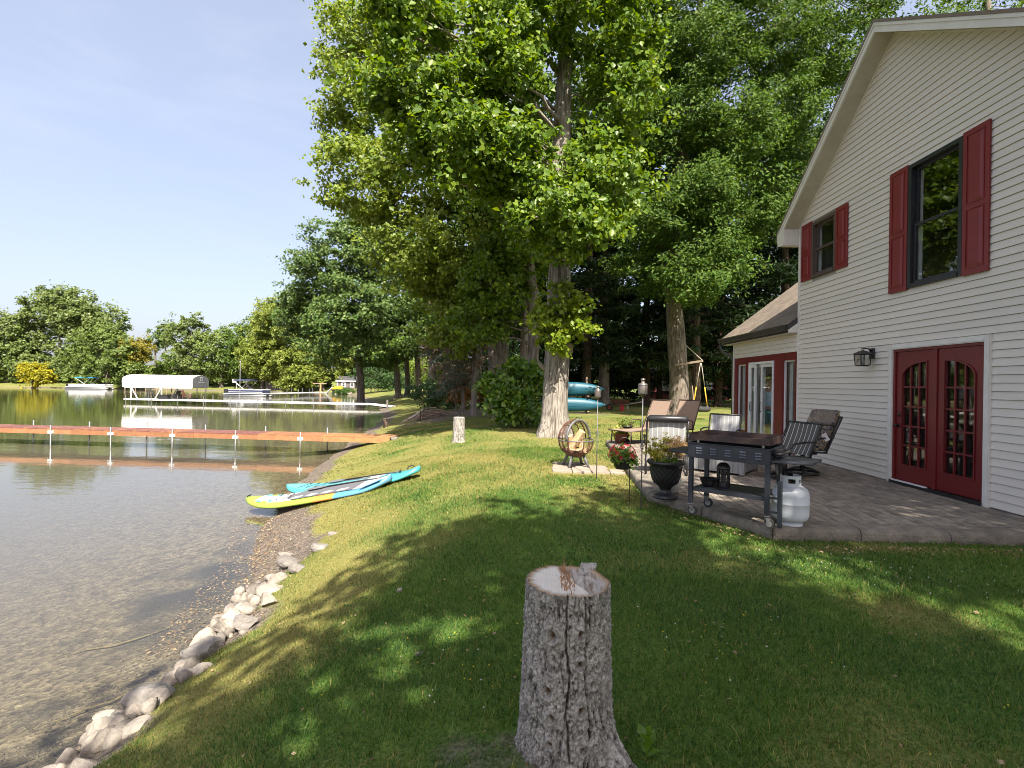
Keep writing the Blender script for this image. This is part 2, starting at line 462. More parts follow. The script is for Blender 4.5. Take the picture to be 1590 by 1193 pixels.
M['bark_tulip'] = bark_mat("bark_tulip", (0.31, 0.278, 0.24), (0.10, 0.085, 0.072), 15, 0.11, 1.0)
M['bark_oak'] = bark_mat("bark_oak", (0.22, 0.185, 0.15), (0.075, 0.06, 0.047), 9, 0.2, 1.0)
M['bark_grey'] = bark_mat("bark_grey", (0.23, 0.20, 0.17), (0.09, 0.075, 0.06), 6, 0.2, 0.8)
M['bark_pine'] = bark_mat("bark_pine", (0.13, 0.095, 0.07), (0.05, 0.035, 0.028), 7, 0.3, 0.8)
M['bark_far'] = mat("bark_far", (0.17, 0.14, 0.115), (0.10, 0.08, 0.065), 2, 0.9)
M['deadtwig'] = mat("dead_twig", (0.30, 0.22, 0.16), (0.19, 0.14, 0.10), 6, 0.9)

M['leaf_tulip'] = leaf_mat("leaf_tulip", (0.06, 0.12, 0.012), (0.12, 0.20, 0.018), (0.20, 0.27, 0.032), 0.42, 0.4)
M['leaf_beech'] = leaf_mat("leaf_beech", (0.09, 0.15, 0.017), (0.18, 0.245, 0.03), (0.27, 0.32, 0.06), 0.40)
M['leaf_oak'] = leaf_mat("leaf_oak", (0.035, 0.08, 0.014), (0.07, 0.13, 0.02), (0.13, 0.19, 0.032), 0.34, 0.5, 0.15)
M['leaf_dark'] = leaf_mat("leaf_dark", (0.04, 0.085, 0.017), (0.08, 0.135, 0.028), (0.135, 0.185, 0.045), 0.28)
M['leaf_ash'] = leaf_mat("leaf_ash", (0.045, 0.092, 0.014), (0.085, 0.145, 0.022), (0.145, 0.205, 0.034), 0.36)
M['leaf_far'] = leaf_mat("leaf_far", (0.075, 0.125, 0.025), (0.125, 0.18, 0.038), (0.175, 0.22, 0.052), 0.3)
M['leaf_willow'] = leaf_mat("leaf_willow", (0.08, 0.12, 0.03), (0.13, 0.175, 0.045), (0.175, 0.215, 0.06), 0.28)
M['leaf_yellow'] = leaf_mat("leaf_yellow", (0.17, 0.18, 0.01), (0.30, 0.28, 0.012), (0.42, 0.36, 0.02), 0.35)
M['leaf_gold'] = leaf_mat("leaf_gold", (0.12, 0.13, 0.014), (0.20, 0.18, 0.02), (0.28, 0.23, 0.03), 0.35)
M['leaf_larch'] = leaf_mat("leaf_larch", (0.11, 0.16, 0.025), (0.2, 0.25, 0.04), (0.27, 0.3, 0.06), 0.34)
M['leaf_shrub'] = leaf_mat("leaf_shrub", (0.045, 0.115, 0.010), (0.10, 0.20, 0.016), (0.21, 0.29, 0.035), 0.36, 0.32, 0.5)
M['needle'] = leaf_mat("pine_needle", (0.013, 0.032, 0.011), (0.024, 0.05, 0.016), (0.046, 0.08, 0.026), 0.2, 0.6)
M['spruce'] = leaf_mat("spruce_needle", (0.05, 0.085, 0.055), (0.085, 0.12, 0.08), (0.17, 0.15, 0.10), 0.2, 0.6)
M['deadneedle'] = leaf_mat("dead_needle", (0.16, 0.11, 0.07), (0.26, 0.18, 0.115), (0.34, 0.25, 0.17), 0.2, 0.8)
M['leaf_shade'] = leaf_mat("leaf_shaded_green", (0.010, 0.027, 0.006), (0.02, 0.046, 0.009), (0.045, 0.082, 0.016), 0.26, 0.6, 0.12)  # darkened green stands in for shade on the maples behind the oak
M['bush_dark'] = leaf_mat("bush_dark", (0.02, 0.05, 0.012), (0.04, 0.085, 0.02), (0.075, 0.13, 0.03), 0.3)
M['rustleaf'] = leaf_mat("rust_leaf", (0.13, 0.055, 0.015), (0.24, 0.11, 0.025), (0.36, 0.19, 0.05), 0.3)
M['reed'] = leaf_mat("reed_green", (0.03, 0.085, 0.012), (0.055, 0.125, 0.018), (0.09, 0.17, 0.03), 0.3)
M['petal_red'] = leaf_mat("petal_red", (0.45, 0.012, 0.02), (0.6, 0.03, 0.05), (0.7, 0.12, 0.16), 0.3)
M['golden_leaf'] = leaf_mat("golden_shrub_leaf", (0.22, 0.22, 0.02), (0.38, 0.36, 0.04), (0.55, 0.48, 0.10), 0.35)
M['dry_leaf'] = leaf_mat("dried_shrub_leaf", (0.45, 0.28, 0.10), (0.6, 0.42, 0.18), (0.72, 0.55, 0.28), 0.3)
M['hosta'] = leaf_mat("hosta_leaf", (0.24, 0.30, 0.03), (0.38, 0.42, 0.07), (0.55, 0.55, 0.2), 0.35)
M['herb'] = leaf_mat("potted_herb", (0.09, 0.15, 0.02), (0.16, 0.22, 0.04), (0.28, 0.26, 0.07), 0.35)
M['litter'] = leaf_mat("leaf_litter", (0.14, 0.085, 0.045), (0.30, 0.20, 0.11), (0.46, 0.35, 0.22), 0.2, 0.8)
# ------------------------------------------------------------------ terrain: lawn, bank, lake bed in one sheet
SHY = np.array([-400, -60, -20, -5, 0, 3.45, 4.2, 4.8, 5.5, 6.8, 7.8, 9.2, 11.2, 14.7, 18.7, 24, 37, 54, 80, 104, 118, 400], float)
SHX = np.array([-30, -9, -5, -3.6, -3.3, -3.22, -3.2, -3.22, -3.4, -3.78, -4.1, -4.8, -5.35, -6.2, -7.0, -7.9, -10.3, -15.3, -26, -37, -60, -60], float)
FBX = np.array([-900, -250, -140, -90, -60, -40, -30, 0, 900], float)
FBY = np.array([60, 108, 116, 116, 112, 106, 100, 95, 95], float)

def tshore(x, y):
    wob = (fbm(x * 0.9, y * 0.9, 3.3, 3) - 0.5) * np.interp(y, [0, 4, 7, 30, 60], [.25, .3, .55, .9, 2.0])
    t1 = (x - np.interp(y, SHY, SHX)) * np.interp(y, [0, 30, 60, 110], [1, .93, .9, .85])
    t2 = y - np.interp(x, FBX, FBY)
    return np.maximum(t1, t2) + wob

def height(x, y):
    x = np.asarray(x, float); y = np.asarray(y, float)
    t = tshore(x, y)
    w = np.interp(y, [1, 4, 8, 12, 25, 60, 100], [3.3, 3.6, 4.8, 6, 6.5, 9, 9])
    s = np.clip(t / w, 0, 1)
    z = WL * (1 - s) ** 1.8
    d = np.clip(-t, 0, None)
    z = np.where(t < 0, WL - np.minimum(.13 * d ** .85, 3.0), z)
    near = np.clip(1 - np.hypot(x, y) / 45, 0, 1)
    z = z + (fbm(x * .8, y * .8, 1.0, 3) - .5) * .05 * near * np.clip(t * .6, 0.2, 1)
    z = z + (fbm(x * 5, y * 5, 7.0, 2) - .5) * .022 * near
    z = np.where(y > 150, z + (y - 150) * .03, z)
    return np.where((x > 1.7) & (y > 5.0) & (y < 15) & (x < 14), np.minimum(z, 0.0), z)

def hz(x, y):
    return float(height(np.array([x]), np.array([y]))[0])

def span(*segs):
    out = []
    for a, b, s in segs:
        out.append(np.arange(a, b, s))
    return np.concatenate(out + [np.array([segs[-1][1]])])

xs = span((-900, -200, 70), (-200, -60, 6), (-60, -16, 1.2), (-16, -8, .35), (-8, 4, .075), (4, 8, .25), (8, 40, 1.6), (40, 200, 20), (200, 900, 70))
ys = span((-300, -40, 26), (-40, -4, 1.5), (-4, 1, .4), (1, 9, .075), (9, 16, .14), (16, 36, .35), (36, 130, 1.5), (130, 300, 12), (300, 1200, 90))
GX, GY = np.meshgrid(xs, ys)
GZ = height(GX, GY)
GT = tshore(GX, GY)
nx, ny = len(xs), len(ys)
idx = np.arange(nx * ny).reshape(ny, nx)
Fq = np.stack([idx[:-1, :-1], idx[:-1, 1:], idx[1:, 1:], idx[1:, :-1]], -1).reshape(-1, 4)

def dirt_of(x, y, t):
    """0 lawn .. 1 bare soil / gravel"""
    n = fbm(x * 1.6, y * 1.6, 2.0, 4)
    wd = np.interp(y, [2, 6, 6.8, 8, 11, 13, 16, 22, 30, 45, 60], [.42, .42, .75, .95, .8, .6, .6, .9, .8, .8, .8])
    wd = np.where(t > 0, wd, 50)
    e = (t - wd) + (n - .5) * 1.1
    d = np.clip(.5 - e * 2.2, 0, 1)
    # worn soil round the near stump, and under the shrub and the spruce
    d = np.maximum(d, np.clip(1.05 - np.hypot((x + .10) / .5, (y - 2.1) / .42) - (n - .5) * 2.6, 0, .5))
    d = np.maximum(d, np.clip(1.2 - np.hypot((x + 3.6) / 3.2, (y - 27) / 5) - (n - .5) * 2.6, 0, .95))
    d = np.maximum(d, np.clip(1.1 - np.hypot((x - 3.3) / 2.6, (y - 28) / 1.5) - (n - .5) * 2.0, 0, .9))
    # litter strip along the patio edge
    return d
def dry_sunlit_of(x, y, t):
    n = fbm(x * 1.1 + 9, y * 1.1, 4.0, 4)
    slope = np.clip(1 - np.abs(t - 1.25) / 1.0, 0, 1) * np.interp(y, [0, 8, 12], [1, .8, .45])
    sunny = np.clip((y - 6.5) / 3, 0, 1) * .54  # sunlight put into the grass colour: more tan beyond the tree shade
    edge = np.clip(1 - np.abs(y - 5.0) / .25, 0, 1) * (x > 2.2) + np.clip(1 - np.abs(x - 1.55) / .25, 0, 1) * ((y > 6.5) & (y < 14))
    return np.clip((n - np.where((y < 6.5) & (x > -.8), .52, .46)) * 2.2 + slope * .85 + sunny + edge * .8, 0, 1)  # less tan on the front lawn, where the tree shade falls

V = np.stack([GX, GY, GZ], -1).reshape(-1, 3)
ground_me = mesh_np("ground", V, Fq, [], smooth=True)
WEED = np.clip(1.25 - np.hypot((GX + 4.15 + .16 * (GY - 6.6)) / .85, (GY - 6.9) / 2.3) + (fbm(GX * 2.2, GY * 2.2, 6.0, 4) - .5) * 2.6, 0, 1)
for nm, arr in (("weed", WEED), ("shore", GT), ("dirt", dirt_of(GX, GY, GT)), ("dry", dry_sunlit_of(GX, GY, GT))):  # dry holds real dryness plus the painted sunlit tan
    at = ground_me.attributes.new(nm, 'FLOAT', 'POINT')
    at.data.foreach_set("value", np.ascontiguousarray(arr.ravel(), dtype=np.float32))

def ground_material():
    m = bpy.data.materials.new("lawn_and_shore")
    nt, N, L = nodes_of(m)
    b = N["Principled BSDF"]; b.inputs["Roughness"].default_value = 0.95; b.inputs["Specular IOR Level"].default_value = 0.15
    g = N.new("ShaderNodeNewGeometry")
    def noise(scale, detail=4, rough=.6):
        n = N.new("ShaderNodeTexNoise"); n.inputs["Scale"].default_value = scale; n.inputs["Detail"].default_value = detail
        n.inputs["Roughness"].default_value = rough
        L.new(g.outputs["Position"], n.inputs["Vector"]); return n.outputs["Fac"]
    def ramp(src, stops):
        r = N.new("ShaderNodeValToRGB")
        els = r.color_ramp.elements
        els[0].position, els[0].color = stops[0][0], (*stops[0][1], 1)
        els[1].position, els[1].color = stops[-1][0], (*stops[-1][1], 1)
        for p, c in stops[1:-1]:
            e = els.new(p); e.color = (*c, 1)
        L.new(src, r.inputs["Fac"]); return r.outputs["Color"]
    def attr(n):
        a = N.new("ShaderNodeAttribute"); a.attribute_name = n; return a.outputs["Fac"]
    def mix(f, a, c):
        x = N.new("ShaderNodeMix"); x.data_type = 'RGBA'
        L.new(f, x.inputs["Factor"]); L.new(a, x.inputs["A"]); L.new(c, x.inputs["B"]); return x.outputs["Result"]
    n_fine, n_mid, n_big = noise(55, 5), noise(7, 5), noise(0.7, 3)
    green = ramp(n_fine, [(0.3, (0.038, 0.080, 0.014)), (0.5, (0.070, 0.138, 0.022)), (0.68, (0.14, 0.18, 0.045))])
    tan = ramp(n_fine, [(0.3, (0.105, 0.10, 0.03)), (0.5, (0.195, 0.19, 0.055)), (0.7, (0.33, 0.28, 0.10))])
    ad = N.new("ShaderNodeMath"); ad.operation = 'MULTIPLY_ADD'; ad.inputs[1].default_value = 1.0; ad.use_clamp = True
    sb = N.new("ShaderNodeMath"); sb.operation = 'MULTIPLY_ADD'; sb.inputs[1].default_value = 0.9; sb.inputs[2].default_value = -0.42
    L.new(n_mid, sb.inputs[0]); L.new(attr("dry"), ad.inputs[0]); L.new(sb.outputs[0], ad.inputs[2])
    lawn = mix(ad.outputs[0], green, tan)
    vor = N.new("ShaderNodeTexVoronoi"); vor.inputs["Scale"].default_value = 26
    L.new(g.outputs["Position"], vor.inputs["Vector"])
    soil = ramp(n_fine, [(0.28, (0.06, 0.045, 0.03)), (0.5, (0.135, 0.10, 0.068)), (0.72, (0.24, 0.185, 0.13))])
    peb = N.new("ShaderNodeHueSaturation"); peb.inputs["Saturation"].default_value = 0.7
    L.new(soil, peb.inputs["Color"])
    vm = N.new("ShaderNodeSeparateColor"); L.new(vor.outputs["Color"], vm.inputs["Color"])
    mr = N.new("ShaderNodeMapRange"); mr.inputs["To Min"].default_value = 0.55; mr.inputs["To Max"].default_value = 1.5
    L.new(vm.outputs[0], mr.inputs["Value"]); L.new(mr.outputs["Result"], peb.inputs["Value"])
    dirt = attr("dirt")
    md = N.new("ShaderNodeMath"); md.operation = 'MULTIPLY_ADD'; md.inputs[1].default_value = 2.2; md.use_clamp = True
    sb2 = N.new("ShaderNodeMath"); sb2.operation = 'MULTIPLY_ADD'; sb2.inputs[1].default_value = 1.4; sb2.inputs[2].default_value = -1.3
    L.new(n_mid, sb2.inputs[0]); L.new(dirt, md.inputs[0]); L.new(sb2.outputs[0], md.inputs[2])
    col = mix(md.outputs[0], lawn, peb.outputs["Color"])
    # gravelly lake bed below the waterline, with darker weedy patches
    bed = ramp(n_mid, [(0.3, (0.085, 0.07, 0.05)), (0.5, (0.185, 0.15, 0.105)), (0.7, (0.25, 0.21, 0.15))])
    bed2 = N.new("ShaderNodeHueSaturation"); L.new(bed, bed2.inputs["Color"]); L.new(mr.outputs["Result"], bed2.inputs["Value"])
    wcol = ramp(n_fine, [(0.3, (0.028, 0.026, 0.03)), (0.55, (0.055, 0.052, 0.05)), (0.72, (0.15, 0.12, 0.06))])
    bed3 = mix(attr("weed"), bed2.outputs["Color"], wcol)
    sh = N.new("ShaderNodeMapRange"); sh.inputs["From Min"].default_value = 0.12; sh.inputs["From Max"].default_value = -0.25
    L.new(attr("shore"), sh.inputs["Value"])
    col = mix(sh.outputs["Result"], col, bed3)
    L.new(col, b.inputs["Base Color"])
    bp = N.new("ShaderNodeBump"); bp.inputs["Strength"].default_value = 0.7; bp.inputs["Distance"].default_value = 0.03
    am = N.new("ShaderNodeMath"); am.operation = 'ADD'
    L.new(n_fine, am.inputs[0]); L.new(vor.outputs["Distance"], am.inputs[1])
    L.new(am.outputs[0], bp.inputs["Height"]); L.new(bp.outputs["Normal"], b.inputs["Normal"])
    return m
ground_me.materials.append(ground_material())
ground = link(bpy.data.objects.new("ground", ground_me))
tag(ground, "grassy lawn sloping down to a pebbly lake shore", kind='structure')

# ------------------------------------------------------------------ lake surface
def water_material():
    m = bpy.data.materials.new("lake_water")
    nt, N, L = nodes_of(m)
    N.remove(N["Principled BSDF"]); out = N["Material Output"]
    g = N.new("ShaderNodeNewGeometry")
    def noise(scale, sx, sy, detail, rot=0.0, dist=0.0):
        mp = N.new("ShaderNodeMapping"); mp.inputs["Scale"].default_value = (sx, sy, 1); mp.inputs["Rotation"].default_value = (0, 0, rot)
        L.new(g.outputs["Position"], mp.inputs["Vector"])
        n = N.new("ShaderNodeTexNoise"); n.inputs["Scale"].default_value = scale; n.inputs["Detail"].default_value = detail
        n.inputs["Distortion"].default_value = dist
        L.new(mp.outputs["Vector"], n.inputs["Vector"]); return n.outputs["Fac"]
    a = noise(1.0, 1.1, 2.2, 3, 0.25, .4)
    c = noise(1.0, 7.0, 11.0, 3, -0.5, .5)
    ma = N.new("ShaderNodeMath"); ma.operation = 'MULTIPLY_ADD'; ma.inputs[1].default_value = 0.16
    L.new(c, ma.inputs[0]); L.new(a, ma.inputs[2])
    bp = N.new("ShaderNodeBump"); bp.inputs["Strength"].default_value = 0.11; bp.inputs["Distance"].default_value = 0.05
    L.new(ma.outputs[0], bp.inputs["Height"])
    gl = N.new("ShaderNodeBsdfGlossy"); gl.inputs["Roughness"].default_value = 0.03
    gl.inputs["Color"].default_value = (1, 1, 1, 1)
    L.new(bp.outputs["Normal"], gl.inputs["Normal"])
    tr = N.new("ShaderNodeBsdfTransparent"); tr.inputs["Color"].default_value = (0.90, 0.91, 0.84, 1)
    df = N.new("ShaderNodeBsdfDiffuse"); df.inputs["Color"].default_value = (0.060, 0.062, 0.022, 1)
    at = N.new("ShaderNodeAttribute"); at.attribute_name = "depth"
    mr = N.new("ShaderNodeMapRange"); mr.inputs["From Min"].default_value = 0.0; mr.inputs["From Max"].default_value = 1.0; mr.inputs["To Max"].default_value = 0.96
    mr.inputs["To Min"].default_value = 0.05
    L.new(at.outputs["Fac"], mr.inputs["Value"])
    dc = N.new("ShaderNodeValToRGB"); dc.color_ramp.elements[0].position = 0.12; dc.color_ramp.elements[0].color = (0.155, 0.14, 0.115, 1)
    dc.color_ramp.elements[1].position = 0.6; dc.color_ramp.elements[1].color = (0.062, 0.064, 0.022, 1)
    dm = N.new("ShaderNodeMapRange"); dm.inputs["From Max"].default_value = 2.6
    L.new(at.outputs["Fac"], dm.inputs["Value"]); L.new(dm.outputs["Result"], dc.inputs["Fac"]); L.new(dc.outputs["Color"], df.inputs["Color"])
    body = N.new("ShaderNodeMixShader")
    L.new(mr.outputs["Result"], body.inputs["Fac"]); L.new(tr.outputs["BSDF"], body.inputs[1]); L.new(df.outputs["BSDF"], body.inputs[2])
    fr = N.new("ShaderNodeFresnel"); fr.inputs["IOR"].default_value = 1.333
    L.new(bp.outputs["Normal"], fr.inputs["Normal"])
    mx = N.new("ShaderNodeMixShader")
    L.new(fr.outputs["Fac"], mx.inputs["Fac"]); L.new(body.outputs["Shader"], mx.inputs[1]); L.new(gl.outputs["BSDF"], mx.inputs[2])
    L.new(mx.outputs["Shader"], out.inputs["Surface"])
    return m
wx = span((-900, -200, 60), (-200, -60, 6), (-60, -16, 1.5), (-16, -2, .25))
wy = span((-300, -40, 26), (-40, 0, 2), (0, 16, .25), (16, 60, 1.2), (60, 128, 3))
WX, WY = np.meshgrid(wx, wy)
wi = np.arange(WX.size).reshape(WX.shape)
Fw = np.stack([wi[:-1, :-1], wi[:-1, 1:], wi[1:, 1:], wi[1:, :-1]], -1).reshape(-1, 4)
lake_me = mesh_np("lake_water", np.stack([WX, WY, np.full_like(WX, WL)], -1).reshape(-1, 3), Fw, water_material(), smooth=True)
at = lake_me.attributes.new("depth", 'FLOAT', 'POINT')
at.data.foreach_set("value", np.ascontiguousarray(np.clip(WL - height(WX, WY), 0, 9).ravel(), dtype=np.float32))
lake = link(bpy.data.objects.new("lake_water", lake_me))
tag(lake, "calm clear lake, shallow and pebbly near the bank", kind='structure')

# ------------------------------------------------------------------ grass blades
PATIO = [(6.2, 5.20), (2.62, 5.28), (1.73, 6.92), (2.22, 13.42), (6.2, 14.1)]
def in_poly(x, y, poly):
    ins = np.zeros(x.shape, bool); n = len(poly)
    for i in range(n):
        x1, y1 = poly[i]; x2, y2 = poly[(i + 1) % n]
        c = ((y1 > y) != (y2 > y)) & (x < (x2 - x1) * (y - y1) / (y2 - y1 + 1e-12) + x1)
        ins ^= c
    return ins
def blades(n, x0, x1, y0, y1, hgt, wid, fade=None, seed=0):
    r = np.random.default_rng(seed)
    x = r.uniform(x0, x1, n); y = r.uniform(y0, y1, n)
    t = tshore(x, y)
    # inside the view only (plus a margin)
    k = (np.abs(x + .02 * y) < 1.12 * y + .5) & ~in_poly(x, y, PATIO) & (t > .12) & ~((x > 5.7) & (y > 4.7))
    k &= np.hypot(x - .21, y - 2.21) > .255
    k &= ~((x > .55) & (x < 2.0) & (y > 8.85) & (y < 9.55))
    d = dirt_of(x, y, t); dr = dry_sunlit_of(x, y, t)
    k &= r.uniform(0, 1, n) > d * 1.15
    k &= r.uniform(0, 1, n) > dr * .35
    x, y, dr = x[k], y[k], dr[k]; m = len(x)
    z = height(x, y)
    pat = fbm(x * 2.3, y * 2.3, 8.0, 3)
    h = hgt * r.uniform(.45, 1.3, m) * (0.45 + 1.1 * pat) * np.where(r.uniform(0, 1, m) < .03, 1.6, 1.0) * (1 - .35 * dr)
    a = r.uniform(0, 2 * PI, m); w = wid * r.uniform(.6, 1.3, m)
    sx, sy = np.cos(a), np.sin(a)
    la = r.uniform(0, 2 * PI, m); lean = r.uniform(.2, 1.45, m) * h
    lx, ly = np.cos(la) * lean, np.sin(la) * lean
    P = lambda s, f, zz: np.stack([x + sx * w * s + lx * f, y + sy * w * s + ly * f, z + zz], -1)
    V = np.stack([P(-.5, 0, -.004), P(.5, 0, -.004), P(-.4, .35, h * .6), P(.4, .35, h * .6), P(0, 1, h * .92)], 1).reshape(-1, 3)
    b = (np.arange(m) * 5)[:, None]
    F = np.concatenate([b + np.array([[0, 1, 3]]), b + np.array([[0, 3, 2]]), b + np.array([[2, 3, 4]])], 1).reshape(-1, 3)
    q = r.uniform(0, 1, m)
    cool = (fbm(x * 1.7 + 31, y * 1.7, 2.0, 3) - .34) * 2.2
    mi = np.repeat(np.where(q < dr * .75 + .06, 1, np.where(r.uniform(0, 1, m) < cool * .7, 2, 0)).astype(np.int32), 3)
    return V, F, mi
parts = [blades(150000, -2.8, 4.6, 1.5, 4.2, .033, .0034, seed=1),
         blades(120000, -3.4, 6.6, 4.2, 7.4, .033, .0052, seed=2),
         blades(70000, -4.5, 2.2, 7.4, 12.5, .036, .010, seed=3),
         blades(42000, -6, 7, 12.5, 24, .040, .018, seed=4)]
off = 0; VV, FF, MM = [], [], []
for v, f, mi in parts:
    VV.append(v); FF.append(f + off); MM.append(mi); off += len(v)
g_green = leaf_mat("grass_green", (0.027, 0.068, 0.010), (0.086, 0.170, 0.026), (0.195, 0.26, 0.056), 0.32, 0.6, 0.1)
g_tan = leaf_mat("grass_dry_sunlit", (0.14, 0.12, 0.04), (0.245, 0.215, 0.07), (0.36, 0.31, 0.10), 0.25, 0.8, 0.08)
grass = obj_np("lawn_grass", np.concatenate(VV), np.concatenate(FF), [g_green, g_tan, leaf_mat("grass_cool", (0.018, 0.052, 0.014), (0.045, 0.115, 0.028), (0.12, 0.195, 0.06), 0.3, 0.55, 0.12)], mi=np.concatenate(MM))
tag(grass, "short mown grass blades over the lawn", "grass", kind='stuff')

# clover heads and buttercups dotted through the turf
rc = np.random.default_rng(61)
fx_, fy_ = [], []
for (cx, cy, sx_, sy_, n_) in ((2.9, 4.6, .5, .25, 30), (3.3, 4.1, .5, .3, 26), (1.15, 3.25, .3, .25, 34), (-.35, 3.0, .3, .3, 30), (2.4, 3.4, 1.2, .8, 24)):
    fx_.append(rc.normal(cx, sx_, n_)); fy_.append(rc.normal(cy, sy_, n_))
fx_, fy_ = np.concatenate(fx_), np.concatenate(fy_); fo = np.array([(1, 0, 0), (-1, 0, 0), (0, 1, 0), (0, -1, 0), (0, 0, 1), (0, 0, -1)], float); ff = np.array([(0, 2, 4), (2, 1, 4), (1, 3, 4), (3, 0, 4), (2, 0, 5), (1, 2, 5), (3, 1, 5), (0, 3, 5)])
fz_ = height(fx_, fy_) + rc.uniform(.02, .034, len(fx_)); fs_ = rc.uniform(.004, .007, len(fx_))
fV = (fo[None] * fs_[:, None, None] + np.stack([fx_, fy_, fz_], -1)[:, None]).reshape(-1, 3); fF = (ff[None] + (np.arange(len(fx_)) * 6)[:, None, None]).reshape(-1, 3)
tag(obj_np("lawn_flowers", fV, fF, [mat("clover_white", (.6, .6, .55), (.5, .5, .45), 5, .8), mat("buttercup_yellow", (.55, .45, .02), (.45, .36, .02), 5, .7)], mi=np.repeat(((np.arange(len(fx_)) >= 56) & (rc.uniform(0, 1, len(fx_)) < .8)).astype(np.int32), 8)), "tiny white clover and yellow flower heads in the lawn", "flowers", kind='stuff')

# litter: dry leaves on the lawn, on the beach and along the patio edge
def quads_flat(x, y, z, size, seed, tilt=.35):
    r = np.random.default_rng(seed); m = len(x)
    a = r.uniform(0, 2 * PI, m); s = size * r.uniform(.5, 1.3, m)
    nrm = np.stack([r.normal(0, tilt, m), r.normal(0, tilt, m), np.ones(m)], -1); nrm /= np.linalg.norm(nrm, axis=1)[:, None]
    t = np.stack([np.cos(a), np.sin(a), np.zeros(m)], -1); t -= nrm * (t * nrm).sum(1)[:, None]; t /= np.linalg.norm(t, axis=1)[:, None]
    u = np.cross(nrm, t); c = np.stack([x, y, z], -1)
    L_, W_ = s[:, None], (s * r.uniform(.35, .8, m))[:, None]
    V = np.stack([c - t * L_ * .5, c + u * W_ * .5 + nrm * W_ * .15, c + t * L_ * .5, c - u * W_ * .5 + nrm * W_ * .15], 1).reshape(-1, 3)
    b = (np.arange(m) * 4)[:, None]
    F = np.concatenate([b + np.array([[0, 1, 2]]), b + np.array([[0, 2, 3]])], 1).reshape(-1, 3)
    return V, F
r_ = np.random.default_rng(21)
lx, ly = r_.uniform(-2.6, 5.8, 900), r_.uniform(1.8, 13, 900)
# more of it close to the kerb of the patio
ex = np.concatenate([lx, r_.uniform(2.4, 5.6, 330), 1.5 + r_.normal(0, .18, 240), 1.73 + r_.uniform(0, .9, 200)])
ey = np.concatenate([ly, 5.08 - np.abs(r_.normal(0, .13, 330)), r_.uniform(7, 13, 240), 6.8 - r_.uniform(0, 1.6, 200)])
ex[-200:] = 1.62 + (6.92 - ey[-200:]) * .54 - np.abs(r_.normal(0, .13, 200))
k = ~in_poly(ex, ey, PATIO); ex, ey = ex[k], ey[k]
v1, f1 = quads_flat(ex, ey, height(ex, ey) + .022, .030, 22)
# beach wrack
by = r_.uniform(4.9, 12.5, 2600); bt = np.abs(r_.normal(0, .5, 2600)) - .55
bx = np.interp(by, SHY, SHX) + bt
v2, f2 = quads_flat(bx, by, height(bx, by) + .012, .04, 23)
k3y = r_.uniform(22, 34, 500); k3x = -5.2 + r_.normal(0, 1.1, 500)
v3, f3 = quads_flat(k3x, k3y, height(k3x, k3y) + .02, .10, 24)
leaves_litter = obj_np("fallen_leaves", np.concatenate([v1, v2, v3]), np.concatenate([f1, f2 + len(v1), f3 + len(v1) + len(v2)]), M['litter'])
tag(leaves_litter, "dry leaf litter scattered on lawn, beach and patio edge", "leaves", kind='stuff')

# shore pebbles, real small stones along the waterline
def pebbles(n, seed):
    r = np.random.default_rng(seed)
    y = r.uniform(3.0, 13, n); t = r.normal(-.05, .3, n) + np.interp(y, [3, 6, 7, 10], [-.15, -.1, .3, .2])
    x = np.interp(y, SHY, SHX) + t
    z = height(x, y)
    s = r.uniform(.006, .019, n) * np.interp(y, [3, 13], [.9, 1.5])
    o = np.array([(1, 0, 0), (-1, 0, 0), (0, 1, 0), (0, -1, 0), (0, 0, .6), (0, 0, -.6)], float)
    f = np.array([(0, 2, 4), (2, 1, 4), (1, 3, 4), (3, 0, 4), (2, 0, 5), (1, 2, 5), (3, 1, 5), (0, 3, 5)])
    a = r.uniform(0, 2 * PI, n); ca, sa = np.cos(a), np.sin(a)
    P = o[None] * s[:, None, None] * r.uniform(.6, 1.3, (n, 6, 1))
    X = P[..., 0] * ca[:, None] - P[..., 1] * sa[:, None] + x[:, None]; Y = P[..., 0] * sa[:, None] + P[..., 1] * ca[:, None] + y[:, None]
    V = np.stack([X, Y, P[..., 2] + z[:, None] + .003], -1).reshape(-1, 3)
    F = (f[None] + (np.arange(n) * 6)[:, None, None]).reshape(-1, 3)
    return V, F
v, f = pebbles(5200, 31)
peb = obj_np("shore_gravel", v, f, mat("gravel", (0.17, 0.138, 0.102), (0.09, 0.074, 0.057), 20, 0.9, rand=0.4), smooth=True)
tag(peb, "loose gravel and pebbles along the waterline", "gravel", kind='stuff')
# ------------------------------------------------------------------ patio: kerb stones and pavers
patio = tag(bpy.data.objects.new("patio", None), "raised paver patio with cast concrete edging beside the house", kind='structure')
link(patio)
def offset_poly(poly, d):
    out = []; n = len(poly)
    for i in range(n):
        p0, p1, p2 = Vector(poly[i - 1]), Vector(poly[i]), Vector(poly[(i + 1) % n])
        e1, e2 = (p1 - p0).normalized(), (p2 - p1).normalized()
        n1, n2 = Vector((e1.y, -e1.x)), Vector((e2.y, -e2.x))
        # polygon runs clockwise seen from above, so the inside is to the right of each edge
        b = (n1 + n2); b = b / max(b.length_squared, 1e-6) * 2 / 1.0
        k = d / max(0.2, (b.normalized()).dot(n1))
        out.append(p1 + b.normalized() * k)
    return out
inner = offset_poly(PATIO, 0.30)
sub = MB().prism([(x, y, -.12) for x, y in offset_poly(PATIO, .05)], (0, 0, PZ - .028 + .12))
sub.build("joint_sand", M['joint'], patio)
prof = [(0.012, -.10), (0.006, -.02), (0.0, .045), (0.004, .082), (0.018, .106), (0.042, .119), (0.15, .1205), (0.296, .118), (0.296, -.10)]
